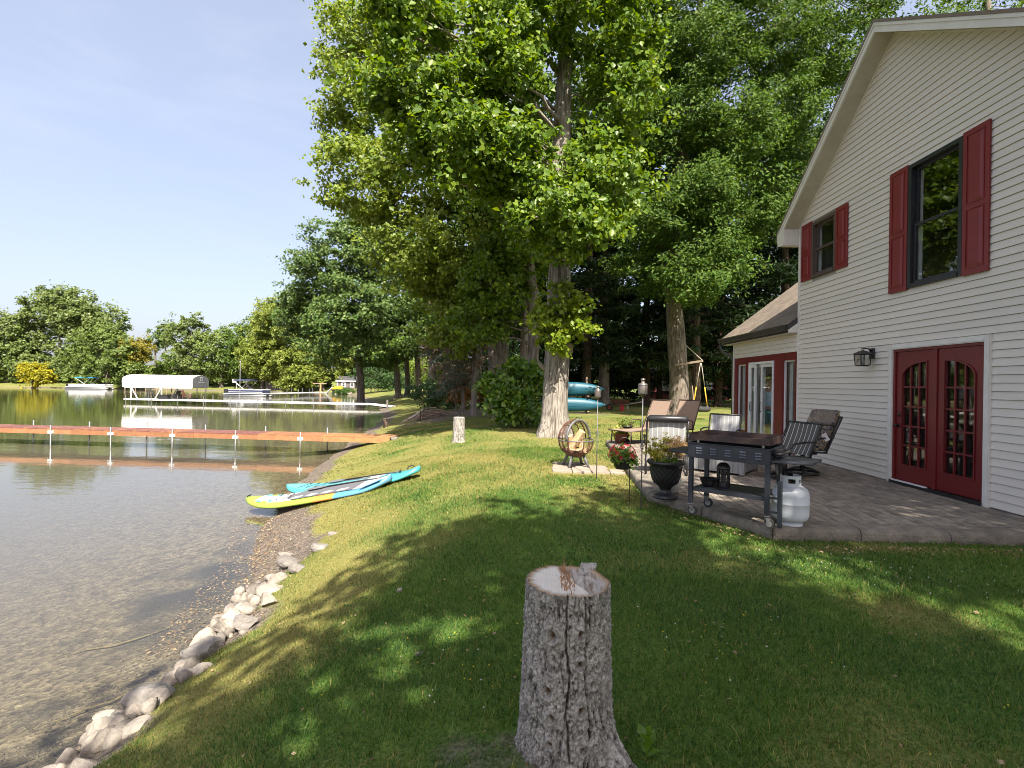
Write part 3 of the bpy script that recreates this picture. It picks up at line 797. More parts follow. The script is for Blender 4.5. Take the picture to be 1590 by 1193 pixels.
for e in range(4):
    A, B = Vector(PATIO[e]), Vector(PATIO[e + 1]); a, b = inner[e], inner[e + 1]
    L_ = (B - A).length; n = max(1, round(L_ / 1.02))
    for i in range(n):
        t0, t1 = i / n + .005 / L_, (i + 1) / n - .005 / L_
        mb = MB(); v = []; K = 5
        for q in range(K):
            t = t0 + (t1 - t0) * q / (K - 1)
            O, I = A.lerp(B, t), a.lerp(b, t)
            for (u, z) in prof:
                p = O.lerp(I, u / .30)
                rough_ = (vnoise(p.x * 9, p.y * 9, z * 30) - .5) * .012 if 0 < u < .05 or z < .05 else 0
                v.append((p.x + rough_, p.y + rough_, z + (rnd.uniform(-.001, .001))))
        m_ = len(prof); f = []
        for q in range(K - 1):
            for k in range(m_):
                k2 = (k + 1) % m_
                f.append((q * m_ + k2, q * m_ + k, (q + 1) * m_ + k, (q + 1) * m_ + k2))
        f.append(tuple(range(m_))); f.append(tuple((K - 1) * m_ + k for k in range(m_ - 1, -1, -1)))
        mb.add(v, f)
        mb.build("edging_stone", M['coping'], patio)
# pavers in running bond, the rows running nearly along the house wall
ang = math.radians(5.5)
du, dv = Vector((math.cos(ang), -math.sin(ang))), Vector((math.sin(ang), math.cos(ang)))
def clip_convex(poly, clipper):
    out = poly
    n = len(clipper)
    for i in range(n):
        a, b = clipper[i], clipper[(i + 1) % n]
        nn = Vector(((b - a).y, -(b - a).x))
        res = []
        for j in range(len(out)):
            p, q = out[j - 1], out[j]
            dp, dq = (p - a).dot(nn), (q - a).dot(nn)
            if dq >= 0:
                if dp < 0: res.append(p.lerp(q, dp / (dp - dq)))
                res.append(q)
            elif dp >= 0: res.append(p.lerp(q, dp / (dp - dq)))
        out = res
        if len(out) < 3: return []
    return out
inn = [p for p in inner]
PW, PL, GAP = .105, .21, .007
pav = []
for i in range(-40, 70):
    for j in range(-10, 90):
        c = Vector((2.0, 5.0)) + du * (i * PW) + dv * ((j + .5 * (i % 2)) * PL)
        if not (1.2 < c.x < 6.2 and 5 < c.y < 14.4): continue
        q = [c + du * (sx * (PW - GAP) / 2) + dv * (sy * (PL - GAP) / 2) for sx, sy in ((-1, -1), (-1, 1), (1, 1), (1, -1))]
        r = clip_convex(q, inn)
        if len(r) >= 3: pav.append((c.length, r, c, len(r) == 4 and all((a - b).length < 1e-4 for a, b in zip(sorted(r, key=lambda p: (p.x, p.y)), sorted(q, key=lambda p: (p.x, p.y))))))
pav.sort(key=lambda p: p[0])
def paver_geo(mb, r, dz, tilt):
    n = len(r); c = sum((Vector(p) for p in r), Vector((0, 0))) / n
    zt = lambda p: PZ + dz + (p - c).x * tilt[0] + (p - c).y * tilt[1]
    b = [(p.x, p.y, PZ - .045) for p in r]
    s = [(p.x, p.y, zt(p) - .006) for p in r]
    t = [((c + (p - c) * .93).x, (c + (p - c) * .965).y, zt(p)) for p in r]
    f = [tuple(range(2 * n, 3 * n))[::-1]]
    for k in range(n):
        k2 = (k + 1) % n
        f += [(k, n + k, n + k2, k2), (n + k, 2 * n + k, 2 * n + k2, n + k2)]
    mb.add(b + s + t, f)
far = MB()
for k, (d, r, c, whole) in enumerate(pav):
    dz, tl = rnd.uniform(-.004, .003), (rnd.uniform(-.02, .02), rnd.uniform(-.02, .02))
    if k < 290:
        mb = MB(); paver_geo(mb, r, dz, tl)
        mb.build("paver", M['paver'], patio)
    else: paver_geo(far, r, dz, tl)
tag(far.build("far_pavers", M['paver_far'], patio), kind='stuff')

# ------------------------------------------------------------------ the house
XW = 5.87
house = thing("house", "two-storey beige clapboard house with barn red doors and shutters", "house", (XW, 8.15, PZ))
HO = Vector((-XW, -8.15, -PZ))
def hp(mb, name, m, parent=house, smooth=False, bevel=0.0):
    """build a house part given in world coordinates"""
    o = mb.build(name, m, parent, smooth, bevel)
    if parent is house: o.location = HO
    return o
RY, RZ = 8.15, 7.49
def roof_z(y): return RZ - (.854 * (y - RY) if y > RY else .67 * (RY - y))
def wall_top(y): return roof_z(y) - .20
Y0, Y1, Y2 = 4.75, 10.82, 14.12
DOOR = (6.405, 8.155, .13, 2.29)
WBIG = (6.84, 7.79, 3.12, 4.99)
WSML = (9.57, 10.36, 3.81, 4.93)
OPEN = [DOOR, WBIG, WSML]
# sheathing with the openings left out
sh = MB()
yb = sorted({Y0, Y1, RY, *[o[0] for o in OPEN], *[o[1] for o in OPEN]})
for a, b in zip(yb[:-1], yb[1:]):
    mid = (a + b) / 2; z = -.1
    for o in sorted([o for o in OPEN if o[0] < mid < o[1]], key=lambda o: o[2]):
        sh.b2((XW + .01, a, z), (XW + .13, b, o[2])); z = o[3]
    sh.prism([(XW + .01, a, z), (XW + .01, b, z), (XW + .01, b, wall_top(b)), (XW + .01, a, wall_top(a))], (.12, 0, 0))
# closing walls and floors (dim interior)
sh.b2((XW + .13, Y0, -.1), (14, Y0 + .12, 5.0)); sh.b2((XW + .13, Y1 - .12, 2.9), (14, Y1, 5.0)); sh.b2((13.9, Y0, -.1), (14.02, Y1, 5))
sh.b2((XW + .13, Y0 + .12, 2.75), (13.9, Y1 - .12, 2.9)); sh.b2((XW + .13, Y0 + .12, .0), (13.9, Y2 - .1, .1)); sh.b2((9.4, Y0 + .12, .1), (9.5, Y1, 2.75)); sh.b2((9.4, Y0 + .12, 2.9), (9.5, Y1 - .12, 5))
sh.b2((XW + .13, Y1 - .1, .1), (9.4, Y1, 2.75))
sh.b2((XW + .13, Y2 - .12, .0), (11.6, Y2, 3.0)); sh.b2((9.6, Y1, .1), (9.7, Y2 - .12, .85)); sh.b2((9.6, Y1, 2.3), (9.7, Y2 - .12, 4.0))  # gap in the unseen back wall added to admit daylight
sh.prism([(14, Y0, 5), (14, Y1, 5), (14, Y1, wall_top(Y1)), (14, RY, wall_top(RY)), (14, Y0, wall_top(Y0))], (.02, 0, 0))
hp(sh, "wall", M['interior'])
# clapboards
EXPO = .1032
def board(y0b, y1b, y0t, y1t, z0, z1):
    mb = MB()
    xb, xt, xi = XW - .021, XW - .006, XW + .008
    v = [(xb, y0b, z0), (xb, y1b, z0), (xt, y1t, z1), (xt, y0t, z1), (xi, y0b, z0), (xi, y1b, z0), (xi, y1t, z1), (xi, y0t, z1),
         (xb + .003, y0b, z0 - .004), (xb + .003, y1b, z0 - .004)]
    mb.add(v, [(0, 3, 2, 1), (0, 1, 9, 8), (8, 9, 5, 4), (3, 7, 6, 2), (4, 5, 6, 7), (0, 8, 4, 7, 3), (1, 2, 6, 5, 9)])
    hp(mb, "clapboard", M['siding'])
z = .135; course = 0
while z < RZ - .3:
    z1 = z + EXPO
    def lim(zz, side):
        zz += .20
        if side > 0: return min(Y1 - .03, RY + (RZ - zz) / .854)
        return max(Y0, RY - (RZ - zz) / .67)
    segs = [(lim(z, -1), lim(z, 1))]
    for o in OPEN:
        if o[2] - .02 < (z + z1) / 2 < o[3] + .02:
            ns = []
            for a, b in segs:
                if o[1] <= a or o[0] >= b: ns.append((a, b)); continue
                if o[0] > a: ns.append((a, o[0]))
                if o[1] < b: ns.append((o[1], b))
            segs = ns
    for a, b in segs:
        cuts = [a, b]
        if b - a > 3.2 and course % 2 == 0:
            cuts = [a, a + (b - a) * (.3 + .4 * vnoise(course * 1.7, .5, .5)), b]
        for p, q in zip(cuts[:-1], cuts[1:]):
            g0 = .002 if p != a else 0
            p0, q0 = p + g0, q
            pt = max(p0, lim(z1, -1)) if p == a else p0
            qt = min(q0, lim(z1, 1)) if q == b else q0
            if qt - pt > .02: board(p0, q0, pt, qt, z, z1 - .007)
    z = z1; course += 1
# wing clapboards above the red door wall
z = .135 + EXPO * 22
z = 2.37
while z < 2.78:
    board(Y1 + .045, Y2 - .06, Y1 + .045, Y2 - .06, z, z + EXPO - .007); z += EXPO
for (y, z0, z1_) in ((Y1 - .002, .12, 4.98), (Y2 - .03, .12, 2.75)):
    mb = MB().b2((XW - .036, y - .03, z0), (XW + .0, y + .03, z1_)); hp(mb, "corner_post", M['trim'])
# gable roof: slabs, rake boards, soffit
XR = 5.52
def slab(y0, y1, top, thick, x0, x1, mb):
    z0, z1 = roof_z(y0) + top, roof_z(y1) + top
    mb.prism([(x0, y0, z0), (x0, y1, z1), (x0, y1, z1 - thick), (x0, y0, z0 - thick)], (x1 - x0, 0, 0))
YE, YN = 11.12, 4.45
rf = MB(); slab(RY, YE, 0, .05, XR - .02, 14.3, rf); slab(YN, RY, 0, .05, XR - .02, 14.3, rf)
rf = hp(rf, "roof", M['shingle'])
for i in range(9):   # shingle edges that show along the near rake
    pass
for nm, y0, y1 in (("rake_board", RY, YE), ("rake_board", YN, RY)):
    mb = MB(); slab(y0, y1, -.052, .155, XR, XR + .03, mb); hp(mb, nm, M['trim'])
    mb = MB(); slab(y0, y1, -.052, .05, XR - .012, XR - .001, mb); hp(mb, "drip_moulding", M['trim'])
    mb = MB(); slab(y0, y1, -.19, .012, XR + .032, XW - .003, mb); hp(mb, "soffit", M['soffit'])
    mb = MB(); slab(y0, y1, -.205, .03, XW - .03, XW - .008, mb); hp(mb, "frieze_strip", M['trim'])
mb = MB()
zt = roof_z(YE)
mb.prism([(XR + .001, Y1 + .04, zt - .33), (XR + .001, YE, zt - .30), (XR + .001, YE, zt - .052), (XR + .001, Y1 + .04, roof_z(Y1 + .04) - .21)], (XW - XR + .1, 0, 0))
hp(mb, "eave_return", M['trim'])
mb = MB().b2((XR + .0, YE + .001, zt - .20), (14.3, YE + .03, zt - .02)); hp(mb, "eave_fascia", M['trim'])
# wing roof
SL = .77
def wz(x): return 2.97 + SL * (x - 5.66)
wr = MB(); wr.prism([(5.66, Y1 + .02, wz(5.66) - .03), (8.7, Y1 + .02, wz(8.7) - .03), (8.7, Y1 + .02, wz(8.7) - .14), (5.66, Y1 + .02, wz(5.66) - .14)], (0, 14.46 - Y1 - .02, 0))
for q in range(4):   # unseen glazing added to let daylight into the wing room
    ya = Y1 + .06 + q * .9
    MB().prism([(8.72, ya, wz(8.7) - .05), (9.7, ya, wz(8.7) - .05 - SL * 1.0), (9.7, ya, wz(8.7) - .07 - SL * 1.0), (8.72, ya, wz(8.7) - .07)], (0, .84, 0)).build("added_roof_pane", M['glass'], house, False).location = HO
wr.prism([(9.72, Y1 + .02, wz(8.7) - .03 - SL * 1.02), (11.8, Y1 + .02, wz(8.7) - .03 - SL * 3.1), (11.8, Y1 + .02, wz(8.7) - .14 - SL * 3.1), (9.72, Y1 + .02, wz(8.7) - .14 - SL * 1.02)], (0, 14.46 - Y1 - .02, 0))
wroof = hp(wr, "wing_roof", M['darkroof'])
cs = 1 / math.hypot(1, SL)
ex_ = .145 * cs
sang = math.atan(SL)
variants = []
for q in range(3):
    mb = MB().box((.08, 0, .006), (.175, .3, .012))
    variants.append(mb.mesh("shingle", M['shingle']))
row = 0; x = 5.645
while x < 8.25:
    y = Y1 + .03 - (.15 if row % 2 else 0)
    while y < 14.44:
        ya, yb_ = max(y, Y1 + .03), min(y + .298, 14.47)
        if yb_ - ya > .05:
            o = inst("shingle", variants[row % 3], (x, (ya + yb_) / 2, wz(x) - .028 + .004 * rnd.random()), wroof, (0, -sang - .035, 0), (1, (yb_ - ya - .008) / .3, 1))
        y += .30
    x += ex_; row += 1
mb = MB().prism([(5.66, 14.40, wz(5.66) - .05), (8.7, 14.40, wz(8.7) - .05), (8.7, 14.40, wz(8.7) - .2), (5.66, 14.40, wz(5.66) - .2)], (0, .055, 0)); hp(mb, "wing_rake_board", M['trim'])
mb = MB().prism([(5.665, Y1 + .021, 2.76), (5.665, Y1 + .021, wz(5.665) - .035), (XW + .0, Y1 + .021, wz(XW) - .035), (XW + .0, Y1 + .021, 2.76)], (0, .05, 0)); hp(mb, "eave_end_cap", M['trim'])
mb = MB().b2((5.67, Y1 + .07, 2.745), (XW - .002, 14.4, 2.76)); hp(mb, "wing_soffit", M['soffit'])
gp = [(.0, .0), (-.012, .0), (-.10, .012), (-.105, .10), (-.125, .115), (-.115, .125), (-.095, .118), (-.088, .025), (-.012, .012), (-.012, .125), (0, .125)]
mb = MB().prism([(5.66 + a, Y1 + .12, 2.80 + b) for a, b in gp][::-1], (0, 14.50 - Y1 - .12, 0))
mb.b2((5.555, Y1 + .105, 2.80), (5.66, Y1 + .12, 2.92)); mb.b2((5.661, Y1 + .12, 2.76), (5.668, 14.4, 2.93))
hp(mb, "gutter", M['gutter'])
mb = MB().tube([(5.6, 14.42, 2.80), (5.6, 14.42, 2.68), (5.66, 14.38, 2.56), (5.82, 14.2, 2.42), (5.86, 14.16, 2.3), (5.86, 14.16, .15)], .036, 8); hp(mb, "downspout", M['gutter'], smooth=True)

# windows
def sash_window(name, r, fm, depth=.03):
    y0, y1, z0, z1 = r
    fw = .06
    fr = MB(); xo = XW - depth - .015
    fr.b2((xo, y0, z0), (XW + .12, y0 + fw, z1)); fr.b2((xo, y1 - fw, z0), (XW + .12, y1, z1))
    fr.b2((xo, y0 + fw, z1 - fw), (XW + .12, y1 - fw, z1)); fr.b2((xo - .012, y0 + fw, z0), (XW + .12, y1 - fw, z0 + fw))
    f = hp(fr, name, fm)
    zm = (z0 + z1) / 2
    for (a, b, x) in ((zm - .02, z1 - fw, XW + .03), (z0 + fw, zm + .025, XW - .002)):
        s = MB(); w = .042
        ya, yb_ = y0 + fw + .004, y1 - fw - .004
        s.b2((x, ya, a), (x + .03, ya + w, b)); s.b2((x, yb_ - w, a), (x + .03, yb_, b))
        s.b2((x, ya + w, b - w), (x + .03, yb_ - w, b)); s.b2((x, ya + w, a), (x + .03, yb_ - w, a + w))
        s.build("sash", fm, f)
        g = MB().b2((x + .012, ya + w - .005, a + w - .005), (x + .018, yb_ - w + .005, b - w + .005)); g.build("pane", M['glass'], f)
    li = MB().b2((XW + .065, y1 - fw - .03, z0 + fw), (XW + .115, y1 - fw - .004, z1 - fw)); li.build("jamb_liner", M['white'], f)
    cu = MB()
    n = 14; ya, yb_ = y0 + .08, y1 - .08
    for i in range(n):   # a thin pleated blind behind the glass
        pass
    return f
sash_window("window", WBIG, M['black'])
sash_window("window", WSML, M['brownframe'])
def shutter(y0, y1, z0, z1):
    mb = MB().b2((XW - .052, y0, z0), (XW - .022, y1, z1))
    sh_ = hp(mb, "shutter", M['shutter'], bevel=.004)
    w = y1 - y0; zm = z0 + (z1 - z0) * .47
    for a, b in ((z0 + .10, zm - .05), (zm + .05, z1 - .08)):
        p = MB()
        ya, yb_ = y0 + .075, y1 - .075
        xo, xi, bv = XW - .066, XW - .0521, .035
        v = [(xi, ya, a), (xi, yb_, a), (xi, yb_, b), (xi, ya, b), (xo, ya + bv, a + bv), (xo, yb_ - bv, a + bv), (xo, yb_ - bv, b - bv), (xo, ya + bv, b - bv)]
        p.add(v, [(4, 7, 6, 5), (0, 4, 5, 1), (1, 5, 6, 2), (2, 6, 7, 3), (3, 7, 4, 0)])
        # moulding round the raised panel
        for q0, q1 in (((ya - .018, a - .018), (yb_ + .018, a - .004)), ((ya - .018, b + .004), (yb_ + .018, b + .018)), ((ya - .018, a - .004), (ya - .004, b + .004)), ((yb_ + .004, a - .004), (yb_ + .018, b + .004))):
            p.b2((xo + .005, q0[0], q0[1]), (xi - .0005, q1[0], q1[1]))
        p.build("raised_panel", M['shutter'], sh_)
shutter(7.80, 8.17, 3.10, 5.01); shutter(6.45, 6.83, 3.10, 5.01)
shutter(10.365, 10.72, 3.80, 4.98); shutter(9.23, 9.565, 3.80, 4.95)

# french doors
y0, y1, z0, z1 = DOOR
cw = .085
mb = MB()
for a, b, c, d in ((y0, y0 + cw, z0 - .01, z1), (y1 - cw, y1, z0 - .01, z1), (y0 + cw, y1 - cw, z1 - cw, z1)):
    mb.b2((XW - .04, a, c), (XW - .0, b, d))
    mb.b2((XW - .048, a + (.01 if b - a < .2 else -.0), c + (.0 if b - a < .2 else .012)), (XW - .041, b - (.045 if b - a < .2 else 0), d - (.0 if b - a < .2 else .045)))
hp(mb, "door_casing", M['trim'])
mb = MB()
j = .04
mb.b2((XW - .02, y0 + cw, z0), (XW + .12, y0 + cw + j, z1 - cw)); mb.b2((XW - .02, y1 - cw - j, z0), (XW + .12, y1 - cw, z1 - cw)); mb.b2((XW - .02, y0 + cw + j, z1 - cw - j), (XW + .12, y1 - cw - j, z1 - cw))
hp(mb, "door_jamb", M['red'])
mb = MB().b2((XW - .07, y0 + cw, z0 - .02), (XW + .1, y1 - cw, z0 + .035)); hp(mb, "door_threshold", M['blackmetal'])
mb = MB().b2((XW - .075, 7.36, z0 + .036), (XW - .03, y1 - cw - .05, z0 + .052)); hp(mb, "door_sweep", M['white'])
ya_, yb_ = y0 + cw + j + .004, y1 - cw - j - .004
ym = (ya_ + yb_) / 2 - .0
AST = .035
mb = MB().b2((XW - .012, ym - AST, z0 + .04), (XW + .05, ym + AST, z1 - cw - j - .003)); hp(mb, "door_astragal", M['red'])
def leaf_door(a, b, arch_high_at_low_y, handle):
    """leaf between y=a..b, outer face at XW+.005"""
    zb, zt = z0 + .045, z1 - cw - j - .004
    stile, br, tr_ = .115, .25, .16
    ga, gb, gz0, gz1 = a + stile, b - stile, zb + br, zt - tr_
    drop = .24
    def arc(y):
        u = (y - ga) / (gb - ga)
        if not arch_high_at_low_y: u = 1 - u
        return gz1 - drop * (1 - math.sqrt(max(0, 1 - (u * .985) ** 2)))
    X0, X1 = XW + .006, XW + .05
    mb = MB()
    mb.b2((X0, a, zb), (X1, ga, zt)); mb.b2((X0, gb, zb), (X1, b, zt)); mb.b2((X0, ga, zb), (X1, gb, gz0))
    n = 12
    for i in range(n):
        p, q = ga + (gb - ga) * i / n, ga + (gb - ga) * (i + 1) / n
        mb.prism([(X0, p, arc(p)), (X0, q, arc(q)), (X0, q, zt), (X0, p, zt)], (X1 - X0, 0, 0))
    d = hp(mb, "door", M['red'])
    # bead round the glass
    bd = MB()
    pts = [(X0 - .006, gb, gz0), (X0 - .006, ga, gz0)] + [(X0 - .006, ga + (gb - ga) * i / n, arc(ga + (gb - ga) * i / n)) for i in range(n + 1)] + [(X0 - .006, gb, gz0)]
    for p, q in zip(pts[:-1], pts[1:]): bd.beam(p, q, .018, .02)
    bd.build("glazing_bead", M['red'], d)
    cols, rows = 3, 5
    ys_ = [ga + (gb - ga) * i / cols for i in range(cols + 1)]
    zs_ = [gz0 + (gz1 - drop * .35 - gz0) * i / rows for i in range(rows + 1)]; zs_[-1] = gz1
    for i in range(1, cols):
        MB().b2((X0 + .001, ys_[i] - .011, gz0), (X0 + .022, ys_[i] + .011, arc(ys_[i]))).build("muntin", M['red'], d)
    for k in range(1, rows):
        MB().b2((X0 + .003, ga, zs_[k] - .011), (X0 + .024, gb, zs_[k] + .011)).build("muntin", M['red'], d)
    for i in range(cols):
        for k in range(rows):
            p, q = ys_[i], ys_[i + 1]
            tilt = rnd.uniform(-.0012, .0012); tilt2 = rnd.uniform(-.0012, .0012)
            if k < rows - 1:
                poly = [(p, zs_[k]), (q, zs_[k]), (q, zs_[k + 1]), (p, zs_[k + 1])]
            else:
                poly = [(p, zs_[k]), (q, zs_[k])] + [(q + (p - q) * t / 6, max(zs_[k] + .002, arc(q + (p - q) * t / 6))) for t in range(7)]
            xg = X0 + .026
            MB().prism([(xg + (y - p) * tilt * 4 + (zz - zs_[k]) * tilt2 * 4, y, zz) for y, zz in poly], (.005, 0, 0)).build("pane", M['glass'], d)
    if handle:
        hy = b - .06
        h = MB(); h.tube([(X0 - .0, hy, 1.02), (X0 - .008, hy, 1.02)], .032, 14); h.tube([(X0 - .008, hy, 1.02), (X0 - .04, hy, 1.02), (X0 - .048, hy, 1.02), (X0 - .066, hy, 1.02), (X0 - .074, hy, 1.02)], [.012, .012, .026, .029, .018], 14)
        h.build("door_knob", M['brass'], d, smooth=True)
        h = MB(); h.tube([(X0 - .0, hy, 1.19), (X0 - .014, hy, 1.19), (X0 - .02, hy, 1.19)], [.032, .03, .02], 14); h.build("deadbolt", M['brass'], d, smooth=True)
    return d
leaf_door(ym + AST + .002, yb_, True, True)      # far leaf, arch rising towards the middle
leaf_door(ya_, ym - AST - .002, False, False)

# red door wall of the wing with two sidelights and the white sliding door
RW = (10.865, 14.07, .13, 2.36)
ops = [(10.95, 11.46, .30, 2.19), (11.86, 13.15, .14, 2.21), (13.33, 13.86, .44, 2.18)]
mb = MB()
yb2 = sorted({RW[0], RW[1], *[o[0] for o in ops], *[o[1] for o in ops]})
for a, b in zip(yb2[:-1], yb2[1:]):
    m_ = (a + b) / 2; z = RW[2]
    for o in [o for o in ops if o[0] < m_ < o[1]]:
        if o[2] > z: mb.b2((XW - .012, a, z), (XW + .1, b, o[2]))
        z = o[3]
    mb.b2((XW - .012, a, z), (XW + .1, b, RW[3]))
hp(mb, "red_door_wall", M['red'])
for o in (ops[0], ops[2]):
    mb = MB()
    for a, b, c, d in ((o[0] - .05, o[0], o[2] - .05, o[3] + .05), (o[1], o[1] + .05, o[2] - .05, o[3] + .05), (o[0], o[1], o[3], o[3] + .05), (o[0], o[1], o[2] - .05, o[2])):
        mb.b2((XW - .022, a, c), (XW - .0125, b, d))
    hp(mb, "sidelight_casing", M['red'])
mb = MB().b2((XW - .03, RW[0], RW[3]), (XW - .002, RW[1], RW[3] + .02)); hp(mb, "head_flashing", M['trim'])
for o in (ops[0], ops[2]):
    f = MB(); w = .03
    f.b2((XW + .02, o[0], o[2]), (XW + .06, o[0] + w, o[3])); f.b2((XW + .02, o[1] - w, o[2]), (XW + .06, o[1], o[3])); f.b2((XW + .02, o[0] + w, o[3] - w), (XW + .06, o[1] - w, o[3])); f.b2((XW + .02, o[0] + w, o[2]), (XW + .06, o[1] - w, o[2] + w))
    sl = hp(f, "sidelight", M['white'])
    MB().b2((XW + .035, o[0] + w - .004, o[2] + w - .004), (XW + .042, o[1] - w + .004, o[3] - w + .004)).build("pane", M['glass'], sl)
    c = MB(); cw_ = .14; n = 10
    v = []; 
    for i in range(n + 1):
        y = o[1] - .035 - cw_ * i / n; x = XW + .12 + .015 * (i % 2)
        v += [(x, y, o[2] + .02), (x, y, o[3] - .02)]
    c.add(v, [(2 * i, 2 * i + 2, 2 * i + 3, 2 * i + 1) for i in range(n)]); c.build("curtain", M['curtain'], sl)
o = ops[1]
f = MB(); w = .055
f.b2((XW - .035, o[0], o[2]), (XW + .1, o[0] + w, o[3])); f.b2((XW - .035, o[1] - w, o[2]), (XW + .1, o[1], o[3])); f.b2((XW - .035, o[0] + w, o[3] - w), (XW + .1, o[1] - w, o[3])); f.b2((XW - .035, o[0] + w, o[2]), (XW + .1, o[1] - w, o[2] + .04))
sd = hp(f, "sliding_door", M['white'])
def slide_panel(a, b, x, handle=None):
    p = MB(); w = .075; c, d = o[2] + .042, o[3] - .058
    p.b2((x, a, c), (x + .035, a + w, d)); p.b2((x, b - w, c), (x + .035, b, d)); p.b2((x, a + w, d - w), (x + .035, b - w, d)); p.b2((x, a + w, c), (x + .035, b - w, c + .1))
    pp = p.build("sliding_panel", M['white'], sd)
    MB().b2((x + .014, a + w - .004, c + .096), (x + .02, b - w + .004, d - w + .004)).build("pane", M['glass'], sd)
    if handle is not None:
        MB().tube([(x - .002, handle, .98), (x - .03, handle, .99), (x - .036, handle, 1.08), (x - .03, handle, 1.19), (x - .002, handle, 1.2)], .010, 8).build("door_handle", M['blackmetal'], sd, smooth=True)
slide_panel(o[0] + .056, 12.56, XW + .01, 12.52)
slide_panel(12.48, o[1] - .056, XW + .055)
slide_panel(12.75, o[1] - .058, XW - .03, 12.98)

# lantern on the wall
LN = thing("wall_lantern", "black glazed wall lantern mounted on the siding beside the red french doors", "lantern", (XW - .02, 8.54, 2.09))
MB().b2((-.03, -.05, .0), (-.004, .05, .17)).build("back_plate", M['black'], LN)
MB().tube([(-.03, 0, .12), (-.08, 0, .165), (-.15, 0, .17), (-.17, 0, .155)], .010, 8).build("arm", M['black'], LN, smooth=True)
fr = MB(); c = (-.17, 0, 0)
for sx in (-1, 1):
    for sy in (-1, 1): fr.beam((c[0] + sx * .072, sy * .072, -.115), (c[0] + sx * .086, sy * .086, .065), .012, .012)
for (zz, h) in ((-.115, .069), (.065, .088)):
    fr.b2((c[0] - h, -h, zz - .006), (c[0] + h, -h + .012, zz + .006)); fr.b2((c[0] - h, h - .012, zz - .006), (c[0] + h, h, zz + .006)); fr.b2((c[0] - h, -h + .012, zz - .006), (c[0] - h + .012, h - .012, zz + .006)); fr.b2((c[0] + h - .012, -h + .012, zz - .006), (c[0] + h, h - .012, zz + .006))
fr.b2((c[0] - .06, -.06, -.13), (c[0] + .06, .06, -.122))
fr.build("cage", M['black'], LN)
rfm = MB(); rfm.add([(c[0] - .115, -.115, .072), (c[0] + .115, -.115, .072), (c[0] + .115, .115, .072), (c[0] - .115, .115, .072), (c[0] - .03, -.03, .13), (c[0] + .03, -.03, .13), (c[0] + .03, .03, .13), (c[0] - .03, .03, .13)],
    [(3, 2, 1, 0), (4, 5, 6, 7), (0, 1, 5, 4), (1, 2, 6, 5), (2, 3, 7, 6), (3, 0, 4, 7)])
rfm.build("lantern_cap", M['black'], LN)
MB().ring((c[0], 0, .155), .022, .004, (0, 1, 0)).build("hanging_loop", M['black'], LN, smooth=True)
for sx, sy in ((-1, 0), (0, -1), (0, 1)):
    g = MB()
    if sx: g.prism([(c[0] - .068, -.06, -.108), (c[0] - .068, .06, -.108), (c[0] - .08, .072, .058), (c[0] - .08, -.072, .058)], (.003, 0, 0))
    else: g.prism([(c[0] - .06, sy * .068, -.108), (c[0] + .06, sy * .068, -.108), (c[0] + .072, sy * .08, .058), (c[0] - .072, sy * .08, .058)], (0, -.003 * sy, 0))
    g.build("pane", M['lampglass'], LN)
MB().lathe([(.022, -.12), (.022, -.02), (.018, .02), (.0001, .03)], 12, c).build("bulb", M['white'], LN, smooth=True)

# somebody standing indoors behind the sliding door
def skin_body(name, verts, edges, radii, m, parent=None, sub=2, root=0):
    me = bpy.data.meshes.new(name); me.from_pydata(verts, edges, []); me.materials.append(m)
    o_ = link(bpy.data.objects.new(name, me), parent)
    o_.modifiers.new("skin", 'SKIN')
    sv = me.skin_vertices[0].data
    for i, r in enumerate(radii):
        sv[i].radius = (r, r) if not hasattr(r, '__len__') else r
        sv[i].use_root = (i == root)
    s = o_.modifiers.new("sub", 'SUBSURF'); s.levels = sub; s.render_levels = sub
    return o_
PE = thing("person", "person indoors behind the sliding glass door, in a pale blue shirt and teal shorts", "person", (6.14, 12.60, .10), math.radians(118))
bv = [(0, 0, .93), (0, 0, 1.1), (0, .01, 1.28), (0, 0, 1.43), (0, .0, 1.52), (0, -.02, 1.60), (0, -.025, 1.70), (0, -.01, 1.77),
      (.10, 0, .88), (.105, -.01, .5), (.11, .03, .1), (.115, -.08, .03), (-.10, 0, .88), (-.105, -.01, .5), (-.11, .03, .1), (-.115, -.08, .03),
      (.17, .01, 1.41), (.24, .02, 1.15), (.20, -.14, .98), (.13, -.24, 1.0), (-.17, .01, 1.41), (-.24, .02, 1.15), (-.20, -.14, .98), (-.13, -.24, 1.0)]
be = [(0, 1), (1, 2), (2, 3), (3, 4), (4, 5), (5, 6), (6, 7), (0, 8), (8, 9), (9, 10), (10, 11), (0, 12), (12, 13), (13, 14), (14, 15), (3, 16), (16, 17), (17, 18), (18, 19), (3, 20), (20, 21), (21, 22), (22, 23)]
br_ = [(.15, .11), (.145, .11), (.16, .115), (.13, .09), .055, .075, .095, .05, .088, .058, .04, .035, .088, .058, .04, .035, .058, .043, .035, .03, .058, .043, .035, .03]
skin_body("body", bv, be, br_, M['skin'], PE)
skin_body("shirt", [(0, 0, .95), (0, 0, 1.1), (0, .01, 1.28), (0, 0, 1.43), (.17, .01, 1.41), (.225, .018, 1.22), (-.17, .01, 1.41), (-.225, .018, 1.22)], [(0, 1), (1, 2), (2, 3), (3, 4), (4, 5), (3, 6), (6, 7)], [(.168, .13), (.16, .128), (.175, .13), (.145, .105), .073, .066, .073, .066], M['shirt'], PE)
skin_body("shorts", [(0, 0, .98), (0, 0, .9), (.105, 0, .82), (.11, -.005, .55), (-.105, 0, .82), (-.11, -.005, .55)], [(0, 1), (1, 2), (2, 3), (1, 4), (4, 5)], [(.165, .125), (.165, .125), .105, .095, .105, .095], M['shorts'], PE)
